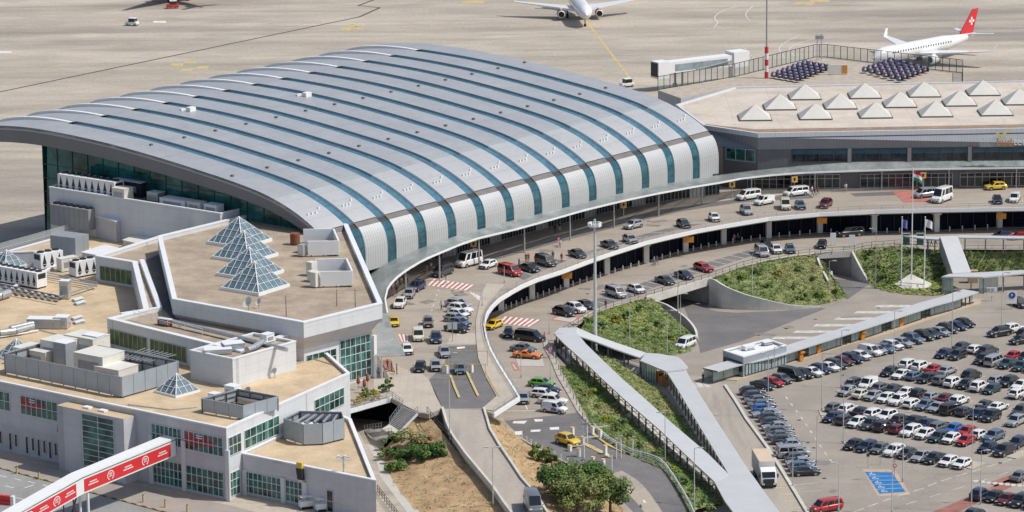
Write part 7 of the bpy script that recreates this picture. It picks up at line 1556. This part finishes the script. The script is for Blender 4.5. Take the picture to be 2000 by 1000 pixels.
def person(px,py,z,shirt,leg,label,walk=0,ang=None,sk=0,hair=0):
    p=at(px,py,z); o=bpy.data.objects.new('person',PM[walk]); COL.objects.link(o); o.location=p; o.rotation_euler=(0,0,random.uniform(0,6.28) if ang is None else R(ang)); tag(o,label,'person')
    for i,mm in ((0,SKIN[sk]),(1,CL[shirt]),(2,CL[leg])): o.material_slots[i].link='OBJECT'; o.material_slots[i].material=mm
    h=bpy.data.objects.new('hair',HM); COL.objects.link(h); h.parent=o; h.location=(0,.012,1.615)
    if hair: h.material_slots[0].link='OBJECT'; h.material_slots[0].material=HAIR[1]
    return o
D=ZD+.14
for a in ((759,574,D,'black','black','person in black at the left end of the canopy by the kerb'),(765,577,D,'pink','pink','person in pink clothes at the left end of the canopy'),(775,576,D,'black','jeans','person in black top and jeans right of the pink dressed one'),(772,562,D,'red','navy','person in red top under the curved end of the canopy'),(781,560,D,'brown','black','person in brown under the curved end of the canopy'),(789,555,D,'red','black','person in dark red near the first white canopy column'),(796,552,D,'grey','jeans','person in grey beside the first white canopy column'),(834,534,D,'beige','yellow','person in beige and yellow on the pavement left of the dark van'),(836,528,D,'navy','navy','person in navy with another near the second canopy column'),(842,530,D,'white','brown','person in white top with brown trousers behind the dark van'),(862,606,ZD,'white','black','person in white shirt standing left of the parked silver cars'),(872,556,ZD,'white','white','person in white walking over the upper zebra crossing'),(1094,484,ZD,'white','pink','person in white on the deck left of the tall mast'),(1091,480,ZD,'pink','white','person in pink beside the one in white left of the tall mast'),(1084,455,D,'black','black','person in black on the pavement below the canopy, left of two'),(1093,452,D,'black','white','person in black and white on the pavement below the canopy, right of two'),(1313,388,D,'black','black','person in black between the amber signs under the canopy'),(1586,379,ZD+.14,'white','jeans','person in white behind the white passenger van'),(1591,382,D,'black','navy','person in black right of the white passenger van'),(1597,380,D,'red','black','person in red at the rear of the white passenger van'),(1652,374,D,'white','beige','person in white alone on the right terminal pavement'),(1014,523,ZD,'black','black','person in black between the red van and the black saloon'),(1027,512,ZD,'brown','black','person in brown behind the black saloon car'),(1032,512,ZD,'red','black','person in dark red behind the black saloon car'),(1050,512,ZD,'pink','brown','person in pink left of the grey passenger van'),(1080,508,ZD,'black','black','person in black right of the grey passenger van'),(1097,512,ZD,'red','red','person in red beside luggage at the deck edge'),(1277,520,ZA,'blue','navy','person in blue walking on the arrivals road, left of two'),(1283,517,ZA,'navy','jeans','person in navy walking on the arrivals road, right of two'),(1183,603,ZA,'black','black','person in black at the railing above the left green bank'),(1239,579,ZA,'black','navy','person in black at the railing beside the bridge beam'),(1434,473,ZA+.14,'pink','grey','person in pink below the deck beside a column'),(1441,472,ZA+.14,'grey','black','person in grey below the deck beside a column'),(1812,482,ZA,'blue','black','person in blue under the bus shelter roof, leftmost of three'),(1819,482,ZA,'black','jeans','person in black under the bus shelter roof, middle of three'),(1828,481,ZA,'grey','jeans','person in grey under the bus shelter roof, rightmost of three'),(1373,747,0,'black','black','person in black crossing the parking access road'),(737,733,ZD,'black','grey','person in black beside the tall green windows on the plaza'),(740,738,ZD,'grey','navy','person in grey nearest the tall green windows on the plaza'),(748,736,ZD,'white','black','person in white shirt on the plaza below the entrance canopy'),(765,726,ZD,'black','brown','person in black walking on the plaza right of the red paving'),(775,731,ZD,'brown','black','person in brown at the right end of the plaza group'),(757,722,ZD,'red','jeans','person in red on the plaza below the entrance canopy'),(1073,697,ZA+.14,'pink','pink','person in bright pink on the pavement behind the orange car'),(1084,682,ZA+.14,'red','black','person in red at the head of the long walkway'),(1063,668,ZA+.14,'red','navy','person in red behind the black passenger van')):
    person(*a,walk=random.randint(0,1),sk=random.randint(0,1)*random.randint(0,1),hair=random.randint(0,1))
# ================================================================== aircraft
M['plane']=mat('aircraft_white',(.74,.74,.74),.3,var=.02,coat=.3)
def airliner(loc,ang,lab,eng='plane',fin='plane',belly=None,Lf=35.5,span=35.,cross=False,name='airliner'):
    e=empty(name,loc,ang,lab,'aircraft'); r=2.0; zc=3.9; n=16
    b=MB(); prof=[(.5,.05,-.35),(.49,.45,-.30),(.475,.85,-.22),(.45,1.45,-.10),(.41,1.88,0),(.36,1.0*r,0),(-.18,r,0),(-.28,1.5,.18),(-.38,1.0,.5),(-.46,.55,.85),(-.5,.2,1.0)]
    secs=[]
    for x,rr,dz in prof: secs.append([Vector((x*Lf,rr*math.cos(2*math.pi*k/n),zc+dz+rr*math.sin(2*math.pi*k/n))) for k in range(n+1)])
    for i in range(len(secs)-1):
        for k in range(n): b.face([secs[i][k],secs[i+1][k],secs[i+1][k+1],secs[i][k+1]],1 if belly and 8<=k<16 and secs[i][k].z<zc-.6 else 0,None,True)
    b.build('fuselage',[M['plane'],belly or M['plane']],e,weld=True)
    b=MB()
    for sy in (-1,1):
        b.face([(.468*Lf,sy*.15,zc+.62),(.468*Lf,sy*.72,zc+.50),(.452*Lf,sy*.86,zc+.88),(.456*Lf,sy*.12,zc+1.06)][::sy])
        b.face([(.466*Lf,sy*.78,zc+.5),(.45*Lf,sy*1.2,zc+.5),(.445*Lf,sy*1.1,zc+.85),(.452*Lf,sy*.92,zc+.88)][::sy])
    b.build('cockpit_window',M['carglass'],e)
    for sy in (-1,1):
        b=MB()
        for k in range(24): x=.36*Lf-k*.021*Lf*1.15; b.face([(x,sy*1.99,zc+.45),(x-.32,sy*1.99,zc+.45),(x-.32,sy*1.90,zc+.85),(x,sy*1.90,zc+.85)][::-sy])
        b.build('cabin_window',M['carglass'],e)
        def pan(P,t0,t1,m,nm,up=Vector((0,0,1))):   # tapered slab: root le, root te, tip te, tip le
            b=MB(); a=[Vector(p) for p in P]; tv=[t0,t0,t1,t1]; U=[p+up*t/2 for p,t in zip(a,tv)]; D_=[p-up*t/2 for p,t in zip(a,tv)]
            b.face(U);b.face(D_[::-1])
            for i in range(4): j=(i+1)%4; b.face([D_[i],D_[j],U[j],U[i]])
            me=b.mesh(nm,m); bq=bmesh.new(); bq.from_mesh(me); bmesh.ops.remove_doubles(bq,verts=bq.verts,dist=.001); bmesh.ops.recalc_face_normals(bq,faces=bq.faces); bq.to_mesh(me); bq.free(); o=bpy.data.objects.new(nm,me); COL.objects.link(o); o.parent=e; return o
        hs=span/2
        pan([(4.2,sy*1.2,2.7),(-2.6,sy*1.2,2.7),(-5.9,sy*hs,4.1),(-4.4,sy*hs,4.1)],.55,.14,M['grey'] if False else M['plane'],'wing')
        pan([(-4.5,sy*hs,4.1),(-5.9,sy*hs,4.1),(-6.8,sy*(hs+.6),5.9),(-6.1,sy*(hs+.6),5.9)],.12,.08,M['plane'],'winglet',Vector((0,1,0)))
        pan([(-.40*Lf,sy*.4,zc+1.2),(-.455*Lf,sy*.4,zc+1.2),(-.50*Lf,sy*6.0,zc+1.7),(-.47*Lf,sy*6.0,zc+1.7)],.3,.1,M['plane'],'tailplane')
        b=MB(); pr=[(3.9,.80),(3.75,.98),(2.6,1.06),(1.2,.95),(.3,.62)]; n2=16
        for i in range(4):
            for k in range(n2):
                a0,a1=2*math.pi*k/n2,2*math.pi*(k+1)/n2; g=lambda q,a:Vector((q[0],sy*5.1+q[1]*math.cos(a),1.75+q[1]*math.sin(a))); b.face([g(pr[i],a0),g(pr[i+1],a0),g(pr[i+1],a1),g(pr[i],a1)],0 if i else 1,None,True)
        en=b.build('engine',[M['plane'] if eng=='plane' else eng,M['plane']],e); MB().cyl((3.5,sy*5.1,1.75),(3.55,sy*5.1,1.75),.80,n=16).build('intake',M['darkb'],en); MB().box((1.6,sy*5.1,2.75),(3.4,.3,.9)).build('pylon',M['plane'],e)
        b=MB()
        for dx in (-.5,.5): b.cyl((-1.6+dx,sy*2.9-.25,.5),(-1.6+dx,sy*2.9+.25,.5),.5,n=12)
        b.cyl((-1.6,sy*2.9,.5),(-1.6,sy*2.9,2.6),.14,n=6); b.build('main_gear',M['rubber'],e)
    b=MB(); a=[(-.345*Lf,0,zc+1.6),(-.47*Lf,0,zc+1.4),(-.525*Lf,0,zc+7.3),(-.465*Lf,0,zc+7.3)]
    for s in (1,-1): b.face([(x,s*(.16 if z<7 else .07),z) for x,y,z in a][::-s])
    b.face([(a[0][0],.16,a[0][2]),(a[3][0],.07,a[3][2]),(a[3][0],-.07,a[3][2]),(a[0][0],-.16,a[0][2])]); b.face([(a[3][0],.07,a[3][2]),(a[2][0],.07,a[2][2]),(a[2][0],-.07,a[2][2]),(a[3][0],-.07,a[3][2])]); f=b.build('tail_fin',M['plane'] if fin=='plane' else fin,e)
    if cross:
        b=MB(); c=Vector((-.455*Lf,0,zc+4.4))
        for s in (1,-1):
            for w,h in ((2.0,.62),(.62,2.0)): q=[c+Vector((x,s*.185,z)) for x,z in ((-w/2,-h/2),(w/2,-h/2),(w/2,h/2),(-w/2,h/2))]; b.face(q if s<0 else q[::-1])
        b.build('white_cross',M['plane'],f)
    b=MB(); b.cyl((.39*Lf,-.3,.36),(.39*Lf,.3,.36),.36,n=10); b.cyl((.39*Lf,0,.4),(.39*Lf,0,2.3),.12,n=6); b.build('nose_gear',M['rubber'],e)
    return e
N_=at(1703,117,ZA+3.2); T_=at(1905,66,ZA+4.8); c=(N_+T_)/2; airliner((c.x,c.y,ZA),math.atan2(N_.y-T_.y,N_.x-T_.x),'white airliner with a red tail fin carrying a white cross, parked behind the roof terrace',fin=M['red'],Lf=(Vector((N_.x-T_.x,N_.y-T_.y,0))).length,span=34.,cross=True)
d=(at(1240,166,ZA)-at(1138,32,ZA)).normalized(); n_=at(1146,34,ZA+3.0); a=math.atan2(d.y,d.x); cc=Vector((n_.x,n_.y,ZA))-Vector((d.x,d.y,0))*17.7
airliner(cc,a,'white airliner nose on at the top edge following the yellow lead-in line',eng=mat('engine_red',(.35,.06,.05),.4,var=.05),span=33)
p=at(315,6,ZA); airliner((p.x+3.5,p.y+3.5,ZA),R(133),'airliner with pink belly above the top edge whose shadow falls on the apron',belly=mat('belly_pink',(.40,.04,.25),.4,var=.05),fin=mat('fin_violet',(.12,.03,.25),.4,var=.05))
# jet bridge
p0=at(1298,142,8.6); p1=at(1428,127,8.6); d=(p1-p0); d.z=0; L_=d.length; d.normalize(); nn=Vector((-d.y,d.x,0)); e=empty('jet_bridge',Vector((p1.x,p1.y,ZA)),0,'white passenger jet bridge standing free on the apron behind the terrace fence','jet bridge')
b=MB(); b.obox((p0+p1)/2+Vector((0,0,1.3)),d*L_/2,nn*1.5,Vector((0,0,1.3))); b.put('tunnel',M['white'],e)
b=MB(); s=-1 if nn.y>0 else 1
for o in (1.53,): b.face([p0+d*2+nn*s*o+Vector((0,0,.35)),p0+d*(L_-2)+nn*s*o+Vector((0,0,.35)),p0+d*(L_-2)+nn*s*o+Vector((0,0,2.0)),p0+d*2+nn*s*o+Vector((0,0,2.0))])
b.put('tunnel_glazing',mat('jet_bridge_glass',(.25,.31,.33),.15,var=.3,scale=.4),e)
b=MB(); b.obox(p1+d*1.8+Vector((0,0,1.5)),d*2.2,nn*1.9,Vector((0,0,1.8))); b.put('rotunda',M['white'],e)
c=p0-d*1.2; b=MB(); b.obox(c+Vector((0,0,.9)),d*1.6,nn*1.7,Vector((0,0,2.0))); b.put('cab',M['white'],e); b=MB(); b.obox(c-d*1.7+Vector((0,0,1.0)),d*.15,nn*1.3,Vector((0,0,1.6))); b.put('bellows',M['darkb'],e)
b=MB(); b.cyl((p1.x,p1.y,ZA),(p1.x,p1.y,8.6),.6,n=10); b.put('column',M['steel'],e); q=p0+d*4
for s in (-1,1): b=MB(); b.cyl(Vector((q.x,q.y,ZA+.6))+nn*s*1.6,q+nn*s*1.6,.25,n=8); b.cyl(Vector((q.x,q.y,ZA+.55))+nn*s*1.3,Vector((q.x,q.y,ZA+.55))+nn*s*1.9,.55,n=10); b.put('wheel_leg',M['steeld'],e)
b=MB(); b.bar(p0+d*8+nn*-1.7+Vector((0,0,.3)),p1+nn*-1.7+Vector((0,0,1.6)),.35,.2); b.put('service_stair',M['duct'],e)
# ================================================================== vegetation
def leaves(b,c,rad,n,size,mis,zsq=.75,up=.35):
    for _ in range(n):
        while True:
            v=Vector((random.uniform(-1,1),random.uniform(-1,1),random.uniform(-1,1)))
            if v.length<=1: break
        p=c+Vector((v.x*rad,v.y*rad,v.z*rad*zsq)); nrm=(v+Vector((random.uniform(-.6,.6),random.uniform(-.6,.6),random.uniform(-.1,1.0)+up))).normalized()
        t=nrm.cross(Vector((random.uniform(-1,1),random.uniform(-1,1),random.uniform(-1,1)))).normalized(); w=nrm.cross(t); s=size*random.uniform(.6,1.3)
        b.face([p-t*s,p+w*s*.55,p+t*s,p-w*s*.55],random.choice(mis))
def tree(px,py,z,h,rad,lab,mis,nm='broadleaf_tree',cat='tree',ncl=26,lv=95,size=.32,trunkh=.35,group=None,flat=.8,base=None):
    p=at(px,py,z) if base is None else base; e=empty(nm,p,random.uniform(0,6),lab,cat,group); rr=random.Random(int(px*7+py))
    b=MB(); th=h*trunkh; b.cyl((0,0,-.2),(0,0,th),.05*h**.8+.03,.04*h**.8,n=8); cl=[]
    for k in range(ncl):
        a=rr.uniform(0,6.28); u=rr.uniform(0,1)**.6; zz=rr.uniform(.32,.93); w=rad*u*(1-abs(zz-.55)*.9)
        cl.append((Vector((w*math.cos(a),w*math.sin(a),h*zz)),rad*rr.uniform(.20,.36)))
    for c,_ in cl[:9]: b.cyl((0,0,th*rr.uniform(.6,1)),c,.022*h**.8,.01*h**.8,n=5,cap=False)
    b.build('trunk',M['trunk'],e)
    b=MB()
    for c,r_ in cl:
        m_=rr.choice([mis,mis,[mis[0]],[mis[-1]]]); leaves(b,c,r_,lv,size,m_,flat)
    b.build('crown',LEAF,e); return e
tree(1098,978,4.2,5.4,3.9,'big round green tree by the exit road, leftmost of the clump',[0,0,2,1],ncl=44,lv=130,size=.22)
tree(1152,966,3.4,5.0,4.0,'big spreading green tree by the exit road, rearmost right of the clump',[0,0,1,1],ncl=44,lv=130,size=.22)
tree(1128,1003,3.6,6.0,4.2,'olive brown tree cut by the bottom edge in the clump by the exit road',[2,5,2,2],ncl=34,lv=120,size=.22); tree(1192,1002,2.8,6.0,3.4,'dark green tree at the right of the clump by the exit road',[0,1,2],ncl=30,lv=120,size=.22)
tree(1052,905,4.6,3.0,1.9,'light green shrub on the dry bank beside the white posts',[3,0,2],'shrub','shrub',16,80,.24,.15); tree(1078,918,4.4,2.4,1.4,'dark reddish shrub between the light shrub and the tree clump',[1,7,1],'shrub','shrub',12,70,.22,.15)
for x,y,z,h,r_,m_,l in ((845,893,6.3,2.0,2.6,[1,1,0],'dark green hedge clump at the right end of the dry bank hedge'),(815,897,5.7,1.9,2.6,[1,1,0],'dark green hedge clump in the middle of the dry bank hedge'),(786,898,5.0,1.7,2.4,[1,0,1],'dark green hedge clump, left of the middle in the dry bank hedge'),(775,918,4.9,1.3,2.0,[2,1,0],'low green brush below the dry bank hedge'),(803,862,6.9,1.6,2.2,[5,2,5],'straw coloured brush above the dark hedge'),(772,866,5.4,1.6,2.2,[2,5,1],'olive brush at the foot of the outdoor stairs'),(826,868,7.0,1.2,1.6,[7,5,2],'brownish dry brush on the upper bank'),(762,893,4.8,1.5,1.7,[1,2],'green brush beside the pale footpath')):
    tree(x,y,z,h,r_,l,m_,'shrub','shrub',14,80,.26,.1,flat=.7)
for x,y,h,m_,l in ((760,764,2.2,[1,0],'dark green potted shrub at the corner of the plaza terrace'),(716,775,1.4,[0,2],'green plant among the yellow flowers on the plaza terrace'),(747,766,1.3,[0,1],'small green plant left of the dark potted shrub')):
    tree(x,y,ZD,h,.9,l,m_,'potted_shrub','shrub',10,60,.2,.2)
for i,(x,y) in enumerate(((692,790),(704,786),(716,783),(727,780),(738,776),(706,776),(728,770))):
    tree(x,y,ZD,.8,.8,f'yellow flowering terrace plant, {ORD[i]} from the left end of the plaza terrace bed',[6,6,2],'flower_bush','flowers',6,40,.16,.1,'yellow flowering plants on the plaza terrace')
for i,(x,y) in enumerate(((700,762),(718,757),(712,768))):
    e=empty('cafe_parasol',at(x,y,ZD),0,f'folded reddish cafe parasol on the plaza terrace, {["left","right","front"][i]} one','parasol','cafe parasols on the plaza terrace'); MB().cyl((0,0,0),(0,0,2.3),.05,n=6).build('pole',M['steel'],e); MB().lathe((0,0,0),[(.02,2.5),(.22,2.1),(.32,1.2),(.1,1.0)],8).build('folded_cloth',mat('parasol_red',(.30,.09,.05),.8,var=.2) if i==0 else bpy.data.materials['parasol_red'],e)
e=empty('cafe_bench',at(752,712,ZD),0,'reddish paved cafe platform below the entrance canopy','platform'); b=MB(); b.prism([(p.x,p.y) for p in pl([(744,705),(763,703),(772,728),(752,722)],ZD)],ZD,ZD+.12); b.put('paving',mat('red_brown_paving',(.28,.14,.10),.85,var=.25,scale=.8),e)
# ground cover: one stuff object per bank, leaves follow the real slope
import itertools
def cover(o,dens,mis,size,hgt,name,lab,ntuft=(5,9)):
    me=o.data; b=MB(); rr=random
    patch=[(Vector((rr.uniform(-100,200),rr.uniform(400,760),0)),rr.choice(mis)) for _ in range(900)]
    pg={}
    for p,m_ in patch: pg.setdefault((int(p.x//12),int(p.y//12)),[]).append((p,m_))
    for poly in me.polygons:
        vs=[me.vertices[i].co for i in poly.vertices]; n=poly.area*dens; n=int(n)+(rr.random()<n-int(n))
        for _ in range(n):
            s,t=rr.random(),rr.random()
            p=(vs[0].lerp(vs[1],s)).lerp(vs[-1].lerp(vs[2],s),t) if len(vs)==4 else vs[0].lerp(vs[1],s).lerp(vs[2],t)
            g=pg.get((int(p.x//12),int(p.y//12)),[]); pm=min(g,key=lambda q:(q[0].x-p.x)**2+(q[0].y-p.y)**2)[1] if g else mis[0]
            hh=hgt*rr.uniform(.4,1.3)
            for _k in range(rr.randint(*ntuft)):
                c=p+Vector((rr.uniform(-.45,.45),rr.uniform(-.45,.45),rr.uniform(.05,1)*hh)); nrm=Vector((rr.uniform(-.8,.8),rr.uniform(-.8,.8),rr.uniform(.6,1.5))).normalized(); tt=nrm.cross(Vector((rr.uniform(-1,1),rr.uniform(-1,1),1))).normalized(); w=nrm.cross(tt); s_=size*rr.uniform(.6,1.4)
                b.face([c-tt*s_,c+w*s_*.5,c+tt*s_,c-w*s_*.5],pm if rr.random()<.7 else rr.choice(mis))
    q=b.put(name,LEAF); q['kind']='stuff'; q['label']=lab; q['category']='ground cover'
gl=['wild green plants on the strip left of the long walkway','short grass between the two walkways','wild plants on the left green bank by the tall mast','wild plants on the middle green bank above the retaining wall','wild plants on the edge beside the small underpass','dense plants on the bank behind the flagpoles','dense plants on the bank at the right edge','short grass around the flagpole plinth']; gi=0
for kind,o in SL:
    if kind=='dry': cover(o,.9,[5,7,5,2,7],.14,.22,'dry_grass_tufts','dry straw grass tufts on the brown bank '+('left of the ramp' if o.name=='dry_bank' else 'right of the ramp'),(3,5)); continue
    l=gl[gi]; gi+=1
    if kind=='lawn': cover(o,2.2,[2,0,3,2,5],.22,.3,'grass_cover',l,(4,6))
    elif kind=='dense': cover(o,3.2,[1,0,0,4,2],.2,.5,'bank_plants',l,(6,9))
    else: cover(o,3.4,[0,0,2,4,0,1,3,0,5,2],.17,.34,'bank_plants',l,(5,9))
SH=[(1150,630,4.3),(1178,640,4),(1205,630,3.6),(1225,620,3.8),(1250,605,4.1),(1285,640,2.),(1262,650,1.8),(1230,655,2.2),(1310,665,.9),(1292,668,.8),(1340,660,1.),(1420,552,3.9),(1450,545,3.7),(1480,535,3.8),(1520,540,3),(1560,530,3.2),(1500,565,2.2),(1545,565,1.8),(1590,550,2.),(1600,580,.8),(1635,575,.6),(1570,585,.9),(1690,510,3),(1720,525,2),(1700,500,3.6),(1740,510,2.6),(1790,520,1.8),(1810,505,2.9),(1830,540,1.2),(1745,550,.9),(1725,545,.9)]
for i,(x,y,z) in enumerate(SH):
    fl=i%6==2; m_=[6,2,0] if fl else random.choice([[0,3],[1,0],[4,1],[2,0],[3,2]]); d={0:'mid',3:'bright',1:'dark',4:'grey',2:'olive'}.get(m_[0],'mid')
    bank='left green bank' if i<11 else 'middle green bank' if i<22 else 'bank behind the flagpoles'; k=i if i<11 else i-11 if i<22 else i-22
    tree(x,y,z,random.uniform(.8,1.35),random.uniform(.7,1.2),('yellow flowering bush' if fl else d+' green bush')+f' on the {bank}, {ORD[k]} along from its rear left corner',m_,'bush','bush',9,60,.16,.1,'bushes on the green banks',.8)
WS=[(1120,755),(1140,775),(1165,800),(1185,825),(1205,845),(1225,858),(1250,875),(1285,888),(1315,925),(1335,945),(1350,965),(1372,985),(1390,998),(1160,770),(1215,830)]
for i,(x,y) in enumerate(WS):
    z=zw(x)*.6+1.4; fl=i%5==3; tree(x,y,min(4.4,z),random.uniform(.8,1.5),random.uniform(.7,1.2),('lime yellow bush' if fl else 'green bush')+f' on the strip beside the long walkway, {ORD[i]} along from the arrivals end',[3,6,3] if fl else random.choice([[0,2],[4,0],[2,5]]),'bush','bush',9,60,.16,.1,'bushes beside the long walkway',.8)
